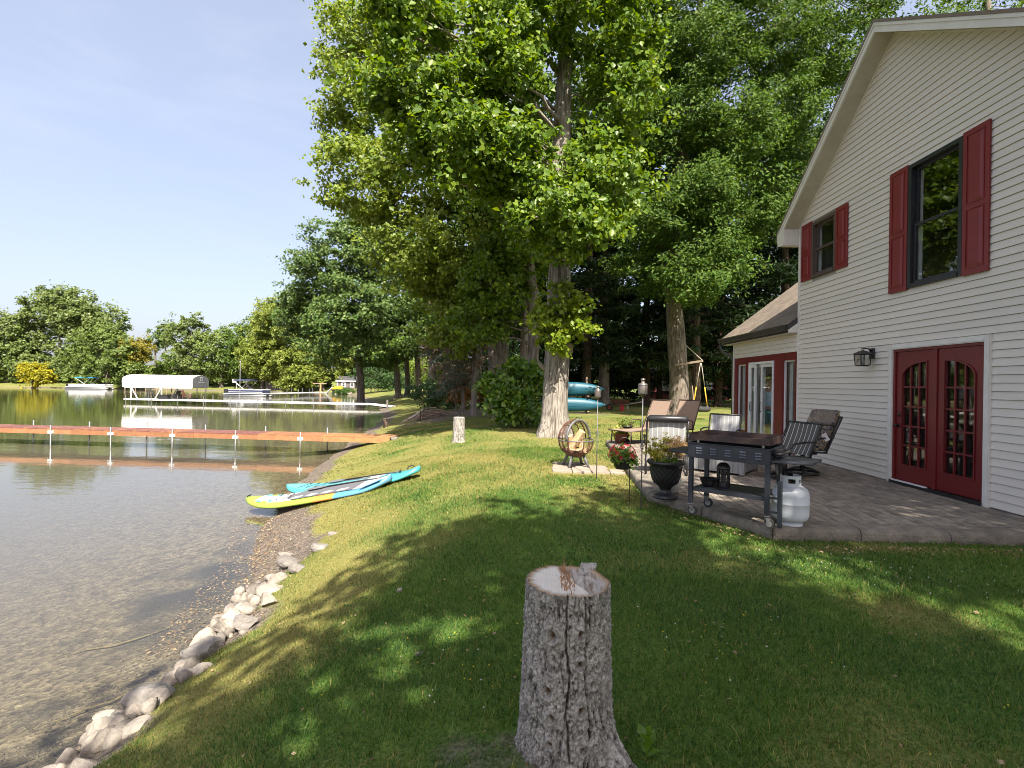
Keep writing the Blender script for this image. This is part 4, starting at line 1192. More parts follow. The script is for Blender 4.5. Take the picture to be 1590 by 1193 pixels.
hm = MB().lathe([(.0001, .115), (.05, .105), (.09, .06), (.104, 0), (.098, -.05)], 16, (0, .005, 1.71)); hm.build("hair", M['hair'], PE, smooth=True)
fm = MB(); fm.lathe([(.0001, .012), (.012, 0), (.0001, -.012)], 8, (.035, -.115, 1.70)); fm.lathe([(.0001, .012), (.012, 0), (.0001, -.012)], 8, (-.035, -.115, 1.70)); fm.build("eyes", M['hair'], PE, smooth=True)
# ------------------------------------------------------------------ trees: real leaf faces on limbs and trunks
def leaf_geo(C, Nn, size, asp=.75, fold=.12, droop=.15, seed=0, hang=0.0):
    r = np.random.default_rng(seed); m = len(C)
    Nn = Nn / np.linalg.norm(Nn, axis=1)[:, None]
    t = r.normal(0, 1, (m, 3)); t[:, 2] -= hang
    t -= Nn * (t * Nn).sum(1)[:, None]; t /= np.linalg.norm(t, axis=1)[:, None]
    u = np.cross(Nn, t)
    L_ = (size * r.uniform(.45, 1.1, m) * r.choice([1.0, 1.0, 1.25], m))[:, None]; W_ = L_ * asp * r.uniform(.8, 1.15, m)[:, None]
    V = np.stack([C - t * L_ * .5, C + u * W_ * .5 + t * L_ * .04 + Nn * W_ * fold, C + t * L_ * .5 - Nn * L_ * droop, C - u * W_ * .5 + t * L_ * .04 + Nn * W_ * fold], 1).reshape(-1, 3)
    b = (np.arange(m) * 4)[:, None]
    F = np.stack([b + np.array([[0, 1, 2]]), b + np.array([[0, 2, 3]])], 1).reshape(-1, 3)
    return V, F

def crown_points(lobes, per, cr, seed, flat=.65, shell=.45, sub=5):
    """clumps of leaves spread through ellipsoid lobes: returns leaf centres, normals, clump centres"""
    r = np.random.default_rng(seed)
    P, Nn, CC = [], [], []
    for (x, y, z, rx, ry, rz, n) in lobes:
        d = r.normal(0, 1, (n, 3)); d /= np.linalg.norm(d, axis=1)[:, None]
        rad = shell + (1 - shell) * r.uniform(0, 1, n) ** .6
        c = np.array([x, y, z]) + d * rad[:, None] * np.array([rx, ry, rz])
        CC.append(c)
        for k in range(n):
            s = cr * r.uniform(.6, 1.3)
            # each clump: a few sprays
            sc = c[k] + r.normal(0, 1, (sub, 3)) * np.array([s, s, s * flat]) * .75
            w = r.integers(0, sub, per)
            p = sc[w] + r.normal(0, 1, (per, 3)) * np.array([s, s, s * flat * .8]) * .38
            P.append(p)
            out = p - np.array([x, y, z]); out /= np.maximum(np.linalg.norm(out, axis=1), 1e-6)[:, None]
            q = r.normal(0, .52, (per, 3)) + out * .35 + np.array([.06, -.42, .52])
            Nn.append(q)
    return np.concatenate(P), np.concatenate(Nn), np.concatenate(CC)

def trunk_mesh(path, radii, n=18, flare=None, ridge=0.0, seed=0, fluted=0):
    """tapered trunk with uneven surface; path: 3D points, radii the same length"""
    r = np.random.default_rng(seed)
    path = np.array(path, float); radii = np.array(radii, float)
    t = np.linspace(0, 1, len(path)); m = max(10, int(np.linalg.norm(np.diff(path, axis=0), axis=1).sum() / max(radii.mean() * .55, .08)))
    m = min(m, 90); tt = np.linspace(0, 1, m) ** 1.15
    Pc = np.stack([np.interp(tt, t, path[:, k]) for k in range(3)], -1); R = np.interp(tt, t, radii)
    a = np.linspace(0, 2 * PI, n, endpoint=False)
    A, T = np.meshgrid(a, np.arange(m))
    nz = fbm(np.cos(A) * 2.2 + seed, np.sin(A) * 2.2, Pc[T, 2] * .8, 3) - .5
    rr = R[T] * (1 + nz * .22)
    if ridge: rr = rr + ridge * (vnoise(np.cos(A) * 11 + seed, np.sin(A) * 11, Pc[T, 2] * 2.2) - .5) * 2
    if flare:
        h = np.clip(1 - (Pc[T, 2] - Pc[0, 2]) / flare[1], 0, 1) ** 2.2
        rr = rr + flare[0] * h * (1 + .55 * np.sin(A * 5 + seed) + .3 * np.sin(A * 3 + seed * 2))
    V = np.stack([Pc[T, 0] + np.cos(A) * rr, Pc[T, 1] + np.sin(A) * rr, Pc[T, 2]], -1).reshape(-1, 3)
    i = np.arange(m * n).reshape(m, n)
    F = np.stack([i[:-1], np.roll(i, -1, 1)[:-1], np.roll(i, -1, 1)[1:], i[1:]], -1).reshape(-1, 4)
    return V, F, Pc, R

def limb(p0, p1, r0, r1, sag, n=6, seed=0):
    r = np.random.default_rng(seed)
    p0, p1 = np.array(p0), np.array(p1); k = 7; t = np.linspace(0, 1, k)
    L_ = np.linalg.norm(p1 - p0)
    P = p0 + (p1 - p0) * t[:, None]; P[:, 2] += sag * L_ * np.sin(t * PI)
    P[1:-1] += r.normal(0, L_ * .035, (k - 2, 3))
    mb = MB().tube(P, list(np.linspace(r0, r1, k)), n)
    return np.array(mb.v, float), mb.f

def make_tree(name, label, cat, base, top, r0, lobes, per, cr, leaf, lmat, bmat, group=None, seed=0, lean=(0, 0), asp=.75, flat=.65, n=16, flare=(.3, 1.0), ridge=0.0,
              nlimb=22, path=None, radii=None, hang=0.0, shell=.48, limb_r=.28, limb_lo=.3, branchwood=True, parts=True):
    bx, by, bz = base
    th = thing(name, label, cat, (bx, by, bz), 0, group)
    r = np.random.default_rng(seed + 500)
    if path is None:
        zz = np.linspace(0, top - bz, 7)
        path = [(bx + lean[0] * (z / (top - bz)) ** 1.3 + r.normal(0, .05) * (z > 0), by + lean[1] * (z / (top - bz)) ** 1.3 + r.normal(0, .05) * (z > 0), bz - .15 + z) for z in zz]
        radii = [r0 * (1 - .86 * (k / 6) ** 1.1) for k in range(7)]
    V, F, Pc, R = trunk_mesh(path, radii, n, flare, ridge, seed)
    P, Nn, CC = crown_points(lobes, per, cr, seed, flat, shell)
    Ls = []
    VV, FF = [V], [F]; off = len(V)
    if branchwood and nlimb:
        pick = r.choice(len(CC), min(nlimb, len(CC)), replace=False)
        LV, LF = [], []
        lo_i = int(limb_lo * len(Pc))
        tri = []
        for c in CC[pick]:
            # join the trunk somewhat below the clump
            zt = c[2] - .35 * np.hypot(c[0] - Pc[-1, 0], c[1] - Pc[-1, 1]) * .6
            j = int(np.clip(np.searchsorted(Pc[:, 2], zt), lo_i, len(Pc) - 2))
            rr = R[j] * limb_r * r.uniform(.6, 1.2)
            v, f = limb(Pc[j], c, max(rr, .02), max(rr * .25, .010), r.uniform(-.02, .12), 5, int(r.integers(1e6)))
            LV.append(v); tri += [tuple(q + off for q in fc) for fc in f]; off += len(v)
        allV = np.concatenate([V] + LV) if LV else V
        faces = [tuple(q) for q in F.tolist()] + tri
    else:
        allV, faces = V, [tuple(q) for q in F.tolist()]
    b = np.array([bx, by, bz])
    me = bpy.data.meshes.new("trunk"); me.from_pydata((allV - b).tolist(), [], faces); me.materials.append(bmat)
    me.polygons.foreach_set("use_smooth", [True] * len(faces)); me.update()
    link(bpy.data.objects.new("trunk", me), th)
    LVx, LFx = leaf_geo(P, Nn, np.full(len(P), leaf), asp, seed=seed + 3, hang=hang)
    obj_np("crown", LVx - b, LFx, lmat, th)
    return th

def base_at(x, y): return (x, y, hz(x, y))

BACK = [(8.92,36.2,15.37,3.23,2,5.54,46),(14.38,37.32,16.31,3.79,2,6.17,56),(20.3,38.45,20.7,4.38,2,6.33,56),(24.82,38.55,28.07,3.9,2,3.41,30),(11.38,37.26,25.75,5.69,2,5.22,56),(5.62,36.13,19.94,2.77,2,7.38,44)]
LB = {
'tulip':[(1.03,13.42,5.93,1.29,1.3,0.69,40),(-0.3,13.6,7.43,1.22,1.3,0.96,36),(2.17,14.45,7.46,1.14,1.5,1.29,40),(2.77,14.86,10.27,0.95,1.6,1.9,40),(-1.75,13.16,7.66,1.44,1.4,0.71,40),(-2.94,13.14,8.99,1.18,1.3,0.71,32),(-0.82,13.58,9.85,1.22,1.4,0.66,30),(2.0,14.24,11.91,1.46,1.8,1.09,36),(0.05,13.8,11.63,1.06,1.6,.71,24),(-1.97,13.96,11.34,1.44,1.6,0.81,36),(-3.06,12.0,10.54,0.52,.9,0.85,16),(-0.46,14.99,15.92,3.85,3.5,2.31,84),(2.79,16.06,16.92,2.87,3.5,2.87,70)],
'beech':[(-7.99,23.83,16.71,1.54,3,2.46,42),(-8.57,23.82,14.09,1.29,2.5,1.23,20),(-7.57,22.84,10.48,1.71,3,1.77,44),(-5.0,21.9,10.97,2.26,3,2.54,56),(-5.17,22.89,7.57,1.77,2.5,1.77,30),(-2.31,20.95,7.89,2.02,2.5,2.56,50),(-3.51,22.93,14.67,2.95,3,3.54,56),(-6.42,24.87,18.33,1.76,3,1.92,26),(-3.83,23.92,6.62,1.69,2,2.0,44),(-2.96,23.44,4.27,1.27,1.4,1.36,24),(-8.34,24.82,18.62,1.28,2,1.28,20)],
'elm':[(-1.14,19.98,5.56,1.41,1.8,1.54,34),(0.11,19.51,7.48,1.5,2,1.75,36),(-0.68,19.99,9.15,2.05,2.2,2.31,36),(-1.8,20.47,4.07,1.05,1.4,0.92,16)],
'dark_oak':[(-22.99,56.51,13.7,3.07,5,5.12,44),(-18.69,53.6,14.84,4.15,5,4.15,50),(-25.66,59.45,9.31,2.46,5,3.08,24),(-16.91,51.64,8.37,3.67,5,3.67,50),(-18.03,54.62,18.28,3.17,4,1.97,30),(-21.04,55.55,6.69,3.23,4,3.59,44),(-26.01,58.45,10.69,1.66,3,2.65,20)],
'leaning':[(-15.19,57.68,12.18,4.09,4,5.21,46),(-16.75,57.65,16.99,3.35,4,2.6,22)],
'twin':[(-14.95,61.69,7.37,2.38,4,3.58,20),(-16.92,61.65,5.75,2.78,4,3.18,20)],
'ash':[(-9.5,44.8,11.28,3.17,4,4.04,46),(-8.75,45.82,6.8,2.36,4,2.95,26)],
'oak':[(6.75,23.65,9.24,1.87,2.0,1.14,40),(8.42,23.39,10.51,1.78,1.8,1.07,40),(7.97,23.18,6.74,1.83,1.8,1.06,34),(9.28,23.21,7.94,1.06,1.4,0.77,16),(5.35,25.12,13.87,1.6,2.2,1.76,36),(7.43,24.17,14.49,1.85,2,1.23,36),(9.74,23.82,13.26,1.88,2.2,1.39,44),(12.7,25.28,15.43,2.12,2.4,1.54,44),(14.11,27.31,13.25,1.73,2.2,1.38,30),(6.09,25.14,17.89,1.92,2.4,1.54,36),(8.47,23.79,17.02,2.12,2.4,1.21,44),(12.01,25.27,18.46,2.24,2.4,1.35,44),(15.5,26.34,18.68,2.0,2.4,1.33,34),(15.96,26.35,20.69,3.0,2.6,0.87,30),(10.11,24.23,19.76,2.77,2.6,1.11,40),(6.05,25.14,20.45,2.24,2.4,1.15,30),(6.05,25.64,7.42,1.37,1.8,1.11,18),(4.95,26.11,10.85,1.2,1.6,1.33,18),(12.6,27.28,10.46,1.66,2,1.45,26),(8.55,25.19,24.34,6.41,5,3.0,110),(15.5,26.5,24.8,5,4.5,2.0,90),(2.6,23.5,22.5,4,4,2.2,80)],
'H1':[(-128.92,124.87,11.11,10.17,6,7.38,44),(-116.61,125.14,17.26,10.17,6,6.56,54),(-123.04,123.01,4.92,11.31,4,5.17,36),(-107.49,124.34,12.85,7.33,5,6.19,36),(-101.77,122.47,6.35,5.45,4,5.13,24)],
'H2':[(-96.83,112.91,6.75,7.31,5,6.58,40),(-90.77,114.05,3.14,4.02,3,3.16,14)],
'I1':[(-52.81,110.75,14.08,6.66,5,7.24,64),(-57.87,111.67,6.28,5.22,4,5.22,40),(-46.6,110.06,10.59,4.84,4,6.83,50),(-50.36,109.14,4.2,5.64,4,4.23,34)],
}
# the big tulip tree in the middle of the lawn
bx, by = 0.95, 15.15
make_tree("tulip_tree", "big broad-leaved tree with pale furrowed trunk standing behind the fire pit", "tree", base_at(bx, by), 19, .36, LB['tulip'], 135, .42, .17, M['leaf_tulip'], M['bark_tulip'],
          seed=1, asp=.85, n=40, ridge=.012, flare=(.20, 1.3), nlimb=46, limb_lo=.34, hang=.7,
          path=[(bx, by, -.15), (bx + .03, by, 1.2), (bx + .06, by, 3.2), (bx + .1, by, 5.5), (bx + .1, by + .05, 8.5), (bx + .18, by + .1, 12), (bx + .25, by + .1, 19)], radii=[.40, .375, .345, .33, .27, .20, .06])
# a tuft of young shoots half way up its trunk is part of that tree
tul = [o for o in bpy.data.objects if o.name == "tulip_tree"][0]
P, Nn, CC = crown_points([(1.05, 14.35, 3.45, .80, .42, .95, 36), (1.35, 14.4, 3.15, .55, .4, .7, 14)], 44, .22, 77, .8, .3)
v, f = leaf_geo(P, Nn, np.full(len(P), .155), .85, seed=78, hang=.6)
obj_np("shoot_leaves", v - np.array([bx, by, hz(bx, by)]), f, leaf_mat("leaf_shoots", (0.10, 0.17, 0.012), (0.17, 0.245, 0.018), (0.25, 0.30, 0.03), .45), tul)
tw = MB(); b0 = Vector((bx, by, hz(bx, by)))
for k in range(12):
    c = Vector(CC[k * 2]) - b0; tw.tube([(.06, 0, c.z - .25 * rnd.random() - .15), ((c.x + .06) * .55, c.y * .6, c.z - .1), c], [.014, .01, .005], 5)
tw.tube([(-.3, -.05, 2.05), (-.42, -.1, 2.12), (-.52, -.14, 2.3)], [.10, .07, .03], 8)
tw.build("shoot_twigs", M['bark_tulip'], tul)

make_tree("beech_tree", "tall yellow-green tree whose straight trunk rises behind the broad-leaved shrub", "tree", base_at(-.75, 22.6), 17, .36, LB['beech'], 150, .55, .20, M['leaf_beech'], M['bark_grey'], seed=2, lean=(-1.8, .5), nlimb=34, hang=.4, asp=.8)
make_tree("elm_tree", "slim tree with a bare forked trunk beside the big pale trunk", "tree", base_at(0.33, 20.2), 10.5, .27, LB['elm'], 150, .5, .19, M['leaf_tulip'], M['bark_grey'], seed=3, nlimb=24, hang=.4,
          path=[(.33, 20.2, -.1), (.36, 20.2, 2), (.42, 20.2, 3.6), (.30, 20.2, 5.2), (.15, 20.1, 7), (0, 20, 10.5)], radii=[.28, .24, .23, .25, .17, .05])
make_tree("maple_tree", "tall maple in the dark behind the dying spruce", "tree", base_at(-1.9, 31), 17, .38, [(-1.2, 22.2, 12.5, 2.6, 2.5, 3.2, 50), (-.8, 23, 8.5, 1.8, 2, 1.5, 24), (.8, 22.5, 15, 2.6, 2.5, 2.5, 36)], 140, .55, .20, M['leaf_ash'], M['bark_grey'], seed=4, nlimb=20)
make_tree("maple_tree", "thin dark trunk squeezed in just left of the forked trunk", "tree", base_at(.02, 22.0), 13, .22, [(.3, 22.6, 11.2, 2.2, 2, 2.2, 26)], 130, .5, .2, M['leaf_dark'], M['bark_grey'], seed=5, nlimb=10)
make_tree("oak_tree", "large oak with a thick trunk and swing bracket behind the loungers", "tree", base_at(7.95, 25.65), 27, .46, LB['oak'], 215, .60, .19, M['leaf_oak'], M['bark_oak'], seed=6, asp=.5, n=26, flare=(.35, 1.3), nlimb=44, limb_lo=.38, limb_r=.30,
          path=[(7.95, 25.65, -.15), (7.9, 25.65, 2), (7.7, 25.6, 4.5), (7.35, 25.5, 7.5), (7.5, 25.4, 11), (8.2, 25.3, 16), (9, 25.2, 27)], radii=[.50, .46, .42, .36, .29, .22, .05])
make_tree("oak_tree", "dark rounded oak at the lake edge left of the leaning trunks", "tree", base_at(-19.6, 60.5), 18, .5, LB['dark_oak'], 190, .95, .34, M['leaf_dark'], M['bark_grey'], seed=7, nlimb=30, lean=(-1, -3))
make_tree("ash_tree", "leaning trunk nearest the shed, first of the row on the bank", "tree", base_at(-15.9, 64.0), 18, .40, LB['leaning'], 180, .95, .32, M['leaf_dark'], M['bark_grey'], seed=8, lean=(-2.2, -3), nlimb=20, group="row of trunks on the far bank")
make_tree("ash_tree", "straight trunk just right of the leaning one in the bank row", "tree", base_at(-15.3, 66.5), 17, .38, LB['twin'], 170, .9, .32, M['leaf_ash'], M['bark_grey'], seed=9, lean=(-.3, -3), nlimb=14, group="row of trunks on the far bank")
make_tree("ash_tree", "third trunk of the bank row, tilted, with clear space both sides", "tree", base_at(-12.9, 62.5), 17, .40, [(-13.2, 60, 12.5, 3.4, 3.5, 4, 36), (-11.5, 59, 8, 2.4, 3, 2.4, 18)], 170, .9, .32, M['leaf_dark'], M['bark_grey'], seed=10, lean=(-1.4, -1), nlimb=14, group="row of trunks on the far bank")
make_tree("ash_tree", "sunlit grey trunk at the right end of the bank row", "tree", base_at(-9.4, 52.2), 16, .46, LB['ash'], 180, .85, .28, M['leaf_ash'], M['bark_tulip'], seed=11, lean=(.2, -4), nlimb=20, group="row of trunks on the far bank")
make_tree("ash_tree", "shaded tree filling in behind the bank row", "tree", base_at(-9.8, 66), 19, .4, [(-9.8, 66, 12, 4, 3.5, 5, 46), (-6, 64, 9, 3.5, 3, 4.5, 36), (-3.0, 60, 12, 4, 3, 5, 40)], 150, 1.0, .36, M['leaf_dark'], M['bark_grey'], seed=12, nlimb=14)
make_tree("ash_tree", "tall back tree rising over the forked trunk", "tree", base_at(-3.4, 37), 21, .4, [(-4.5, 36, 12.5, 2.6, 3, 4.0, 46), (-3.0, 37, 17.5, 3.4, 3, 3.4, 44), (-5.2, 36, 6.5, 1.8, 2.2, 2.2, 22)], 150, .7, .26, M['leaf_ash'], M['bark_grey'], seed=13, nlimb=18)
make_tree("oak_tree", "tree whose leafy top shows over the house roof", "tree", base_at(21.5, 24.0), 23, .4, [(23.2, 25.5, 20.9, 2.2, 2.0, 1.5, 22), (20.5, 24, 17.5, 3.5, 3, 3, 34)], 130, .6, .2, M['leaf_oak'], M['bark_oak'], seed=14, asp=.5, nlimb=16)

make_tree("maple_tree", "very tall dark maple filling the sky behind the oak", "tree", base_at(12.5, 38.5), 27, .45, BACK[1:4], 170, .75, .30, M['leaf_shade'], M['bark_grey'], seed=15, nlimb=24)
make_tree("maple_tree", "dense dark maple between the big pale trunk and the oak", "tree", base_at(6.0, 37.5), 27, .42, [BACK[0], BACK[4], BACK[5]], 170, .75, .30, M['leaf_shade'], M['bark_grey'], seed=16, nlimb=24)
# dark pines behind the garden
def pine(label, x, y, h, r0, R, seed, z_lo, group):
    r = np.random.default_rng(seed); bz = hz(x, y)
    th = thing("pine_tree", label, "tree", (x, y, bz), 0, group)
    V, F, Pc, Rr = trunk_mesh([(x, y, bz - .1), (x + r.normal(0, .2), y, h * .5), (x + r.normal(0, .3), y, h)], [r0, r0 * .7, .04], 12, (.12, .8), 0, seed)
    b = np.array([x, y, bz])
    faces = [tuple(q) for q in F.tolist()]; allV = [V]; off = len(V)
    P, Nn = [], []
    z = z_lo
    while z < h - .4:
        f = (z - z_lo) / (h - z_lo); rad = R * (1 - f) ** .75 * r.uniform(.75, 1.1) + .35
        k = int(r.integers(4, 7))
        for i in range(k):
            a = r.uniform(0, 2 * PI); dz = r.uniform(-.35, .05) * rad * .45
            tip = np.array([x + math.cos(a) * rad, y + math.sin(a) * rad, z + dz])
            mb = MB().tube([(x, y, z), tuple((np.array([x, y, z]) + tip) / 2 + np.array([0, 0, .12])), tuple(tip)], [.045, .03, .012], 4)
            allV.append(np.array(mb.v)); faces += [tuple(q + off for q in fc) for fc in mb.f]; off += len(mb.v)
            n = int(16 + rad * 17)
            t = r.uniform(.18, 1.03, n) ** .8
            p = np.array([x, y, z]) + (tip - np.array([x, y, z])) * t[:, None] + r.normal(0, 1, (n, 3)) * np.array([.30, .30, .13]) * (.5 + t[:, None])
            P.append(p); q = r.normal(0, .5, (n, 3)); q[:, 2] += .7; Nn.append(q)
        z += r.uniform(.45, .8)
    me = bpy.data.meshes.new("trunk"); me.from_pydata((np.concatenate(allV) - b).tolist(), [], faces); me.materials.append(M['bark_pine']); me.update()
    link(bpy.data.objects.new("trunk", me), th)
    P = np.concatenate(P); Nn = np.concatenate(Nn)
    v, f = leaf_geo(P, Nn, np.full(len(P), .62), .26, .2, .2, seed + 1)
    obj_np("crown", v - b, f, M['needle'], th)
PG = "dark pines behind the garden"
pines = [(1.6, 41, 23, .3, 3.4, 3.0, "pine standing behind the stacked blue kayaks"), (4.6, 36.5, 24, .34, 3.6, 3.4, "thick-trunked pine right of the blue kayaks"), (6.9, 44, 22, .26, 3.4, 2.2, "pine beyond the wheelbarrow"),
         (9.8, 40, 25, .3, 3.5, 2.8, "pine seen just left of the oak trunk"), (12.2, 35.5, 24, .3, 3.6, 3.0, "pine behind the tyre swing"), (15.4, 40, 23, .3, 3.6, 2.4, "pine behind the small wing roof"),
         (18.6, 36, 24, .32, 3.8, 2.6, "pine rising over the small wing roof"), (21.5, 41, 24, .3, 3.6, 3, "pine behind the tall gable, second from the end"), (25.5, 38, 25, .3, 4, 3, "pine farthest along behind the tall gable"),
         (-.8, 45, 22, .3, 3.6, 1.8, "pine in the gap right of the straight grey trunk"), (-4.0, 49, 21, .28, 3.6, 1.2, "pine behind the dying spruce"), (3.4, 52, 21, .28, 4, 1.0, "second-row pine left of the thick-trunked one"),
         (8.4, 53, 22, .28, 4, .9, "second-row pine left of the oak trunk"), (13.5, 50, 22, .28, 4, .9, "second-row pine right of the tyre swing"), (18.5, 52, 22, .28, 4.2, 1.0, "second-row pine behind the small wing roof"), (24, 52, 23, .28, 4.2, 1.2, "second-row pine behind the tall gable")]
for i, (x, y, h, r0, R, zl, lab) in enumerate(pines): pine(lab, x, y, h, r0, R, 300 + i, zl, PG)

# the dying spruce and its neighbour near the brush pile
def spruce(label, x, y, h, r0, seed, z_lo, R, side, mats, lean=0.0, grp=None):
    r = np.random.default_rng(seed); bz = hz(x, y)
    th = thing("spruce_tree", label, "tree", (x, y, bz), 0, grp)
    V, F, Pc, Rr = trunk_mesh([(x, y, bz - .1), (x + lean * .4, y, bz + h * .5), (x + lean, y, bz + h)], [r0, r0 * .7, .02], 10, (.06, .5), .004, seed)
    b = np.array([x, y, bz]); faces = [tuple(q) for q in F.tolist()]; allV = [V]; off = len(V)
    PP = [[], []]; NN = [[], []]
    z = z_lo
    while z < h:
        f = (z - z_lo) / (h - z_lo); rad = R * (1 - .6 * f) * r.uniform(.6, 1.1)
        for i in range(4):
            a = r.normal(side, 1.1) if r.uniform() < .7 else r.uniform(0, 2 * PI)
            o_ = np.array([x + lean * z / h, y, bz + z]); tip = o_ + np.array([math.cos(a) * rad, math.sin(a) * rad, -.32 * rad])
            mid = (o_ + tip) / 2 + np.array([0, 0, .10 * rad])
            mb = MB().tube([tuple(o_), tuple(mid), tuple(tip)], [.022, .014, .006], 4); allV.append(np.array(mb.v)); faces += [tuple(q + off for q in fc) for fc in mb.f]; off += len(mb.v)
            n = int(26 * rad + 10); t = r.uniform(.25, 1.0, n)
            p = o_ + (mid - o_) * np.minimum(t * 2, 1)[:, None] + (tip - mid) * np.maximum(t * 2 - 1, 0)[:, None] + r.normal(0, 1, (n, 3)) * np.array([.12, .12, .05]); p[:, 2] -= np.abs(r.normal(0, .10, n))
            k = 0 if r.uniform() < mats[2] else 1
            PP[k].append(p); q = r.normal(0, .6, (n, 3)); q[:, 2] += .5; NN[k].append(q)
        z += r.uniform(.22, .38)
    me = bpy.data.meshes.new("trunk"); me.from_pydata((np.concatenate(allV) - b).tolist(), [], faces); me.materials.append(M['bark_grey']); me.update()
    link(bpy.data.objects.new("trunk", me), th)
    for k, nm in ((0, "crown"), (1, "dead_crown")):
        if not PP[k]: continue
        P = np.concatenate(PP[k]); v, f = leaf_geo(P, np.concatenate(NN[k]), np.full(len(P), .26), .3, .1, .1, seed + k, hang=.8)
        obj_np(nm, v - b, f, mats[k], th)
spruce("dying spruce with drooping half-bare branches near the brush pile", -2.42, 24.76, 6.6, .17, 41, 1.9, 2.1, PI * .95, (M['spruce'], M['deadneedle'], .55), .1)
spruce("thin spruce sapling leaning left beside the dying spruce", -3.05, 26.2, 4.6, .09, 42, 1.5, 1.5, PI, (M['deadneedle'], M['spruce'], .45), -.5)
spruce("bare tan spruce with long sweeping dead branches above the brush pile", -5.0, 36.5, 9.0, .18, 43, 3.2, 3.0, PI, (M['deadneedle'], M['spruce'], .85), -.3)

# bushes
def bush(name, label, lobes, per, cr, leaf, m, seed, asp=.7, cat="bush", hang=.2, group=None, stems=8, parts=True):
    x, y = lobes[0][0], lobes[0][1]; b = np.array([x, y, hz(x, y)])
    th = thing(name, label, cat, tuple(b), 0, group)
    P, Nn, CC = crown_points(lobes, per, cr, seed, .8, .3); ok = P[:, 2] > b[2] + .02
    v, f = leaf_geo(P[ok], Nn[ok], np.full(ok.sum(), leaf), asp, seed=seed, hang=hang)
    obj_np("foliage", v - b, f, m, th)
    st = MB(); r = np.random.default_rng(seed)
    for c in CC[r.choice(len(CC), min(stems, len(CC)), replace=False)]:
        c = c - b; st.tube([(c[0] * .15, c[1] * .15, -.1), (c[0] * .5, c[1] * .5, c[2] * .6), tuple(c)], [.022 * max(1, leaf * 4), .015, .006], 5)
    st.build("stems", M['bark_grey'], th)
    return th
bush("broadleaf_shrub", "dense bright green broad-leaved shrub beside the big pale trunk", [(-.05, 18.0, .75, .75, .8, .75, 30), (-.55, 17.8, 1.1, .65, .7, .75, 24), (.30, 18.3, 1.5, .55, .7, .7, 20), (-.95, 18.0, 1.45, .5, .5, .45, 10), (-.25, 18.1, 1.95, .6, .5, .4, 12)], 60, .30, .185, M['leaf_shrub'], 51, .8, "shrub", .6)
bush("bush", "dark green low bush behind the brush pile", [(-6.3, 33.5, .75, 1.6, 1.2, .9, 26), (-4.6, 33, .6, 1.2, 1, .7, 16)], 120, .4, .16, M['bush_dark'], 52)
bush("bush", "rust-brown dying bush under the spruce", [(-4.1, 30.5, 1.3, .8, .7, .65, 16), (-3.3, 30.8, 1.0, .7, .6, .9, 14)], 90, .3, .13, M['rustleaf'], 53)
bush("bush", "deep green bush in the dark behind the spruce trunk", [(-2.0, 33, 1.0, 2.0, 1.2, 1.2, 30)], 110, .45, .18, M['bush_dark'], 54)
bush("bush", "bright green undergrowth seen between the bank-row trunks", [(-14.5, 79, 3.2, 4.5, 2.5, 2.6, 36), (-8.5, 78, 3.0, 4, 2.5, 2.8, 30)], 130, .8, .32, M['leaf_beech'], 55)
bush("bush", "round dark shrub right of the shed", [(-27.5, 91, 2.2, 3.6, 2.5, 2.4, 36), (-23.8, 90, 1.6, 2.6, 2, 1.7, 20)], 130, .7, .28, M['bush_dark'], 56)
bush("reed_clump", "bright green reed bed at the water in front of the shed", [(-35.6, 100.2, -.65, 2.4, 1.0, .45, 34)], 110, .4, .42, M['reed'], 57, .12, "reeds", -1.5)
bush("bush", "mid green hedge-like thicket behind the shed", [(-40, 119, 4.0, 6, 2.5, 4.2, 46), (-30, 116, 5.0, 6, 2.5, 4.6, 46), (-22, 110, 4.5, 5, 2.5, 4.5, 40)], 120, 1.1, .5, M['leaf_dark'], 58)
bush("bush", "tall undergrowth closing the gap behind the kayak rack", [(-1.2, 33, 2.2, 2.0, 1.2, 2.2, 34), (1.2, 37, 1.6, 1.5, 1, 1.7, 20)], 110, .5, .22, M['bush_dark'], 59)

# far shore
def far_tree(label, lobes, m, seed, leaf=.46, cr=1.5, per=150, group=None, trunk=True, name="tree"):
    x = sum(l[0] * l[6] for l in lobes) / sum(l[6] for l in lobes); y = sum(l[1] * l[6] for l in lobes) / sum(l[6] for l in lobes)
    make_tree(name, label, "tree", (x, y, hz(x, y)), max(l[2] for l in lobes) + 1, .45, [(a, b, c, d, e, f, int(g * 1.7)) for a, b, c, d, e, f, g in lobes], per, cr * .72, leaf * .85, m, M['bark_far'], group, seed, flat=1.0, nlimb=16, n=8, limb_r=.4, limb_lo=.2, flare=(.2, 1.0))
FG = "trees along the far shore"
far_tree("very big willow-green tree, tallest on the far shore", LB['H1'], M['leaf_willow'], 61, .75, 1.9, 170, FG)
far_tree("olive bushy maple hanging over the far water behind the blue-topped pontoon boat", LB['H2'], M['leaf_far'], 62, .62, 1.5, 160, FG)
far_tree("small vivid yellow tree low on the far shore", [(-109.6,110.5,1.2,4.4,2,1.9,20),(-110.6,110.8,2.9,2.4,1.6,1.6,12)], M['leaf_yellow'], 63, .5, 1.0, 130, FG)
far_tree("golden-topped tree right of the olive maple", [(-90.06,114.5,7.4,3.7,3,2.8,26)], M['leaf_gold'], 64, .55, 1.1, 130, FG)
far_tree("open-crowned tree with a visible dark trunk above the boat canopy", [(-80.46,118.9,11.97,5.23,4,4.31,34),(-78.18,118.5,6.42,4.58,3,3.97,18)], M['leaf_willow'], 65, .6, 1.3, 130, FG)
far_tree("bushy green tree between the boat canopy and the flagged pontoon boat", [(-71.47,117.5,7.56,5.06,4,6.25,42)], M['leaf_far'], 66, .6, 1.4, 150, FG)
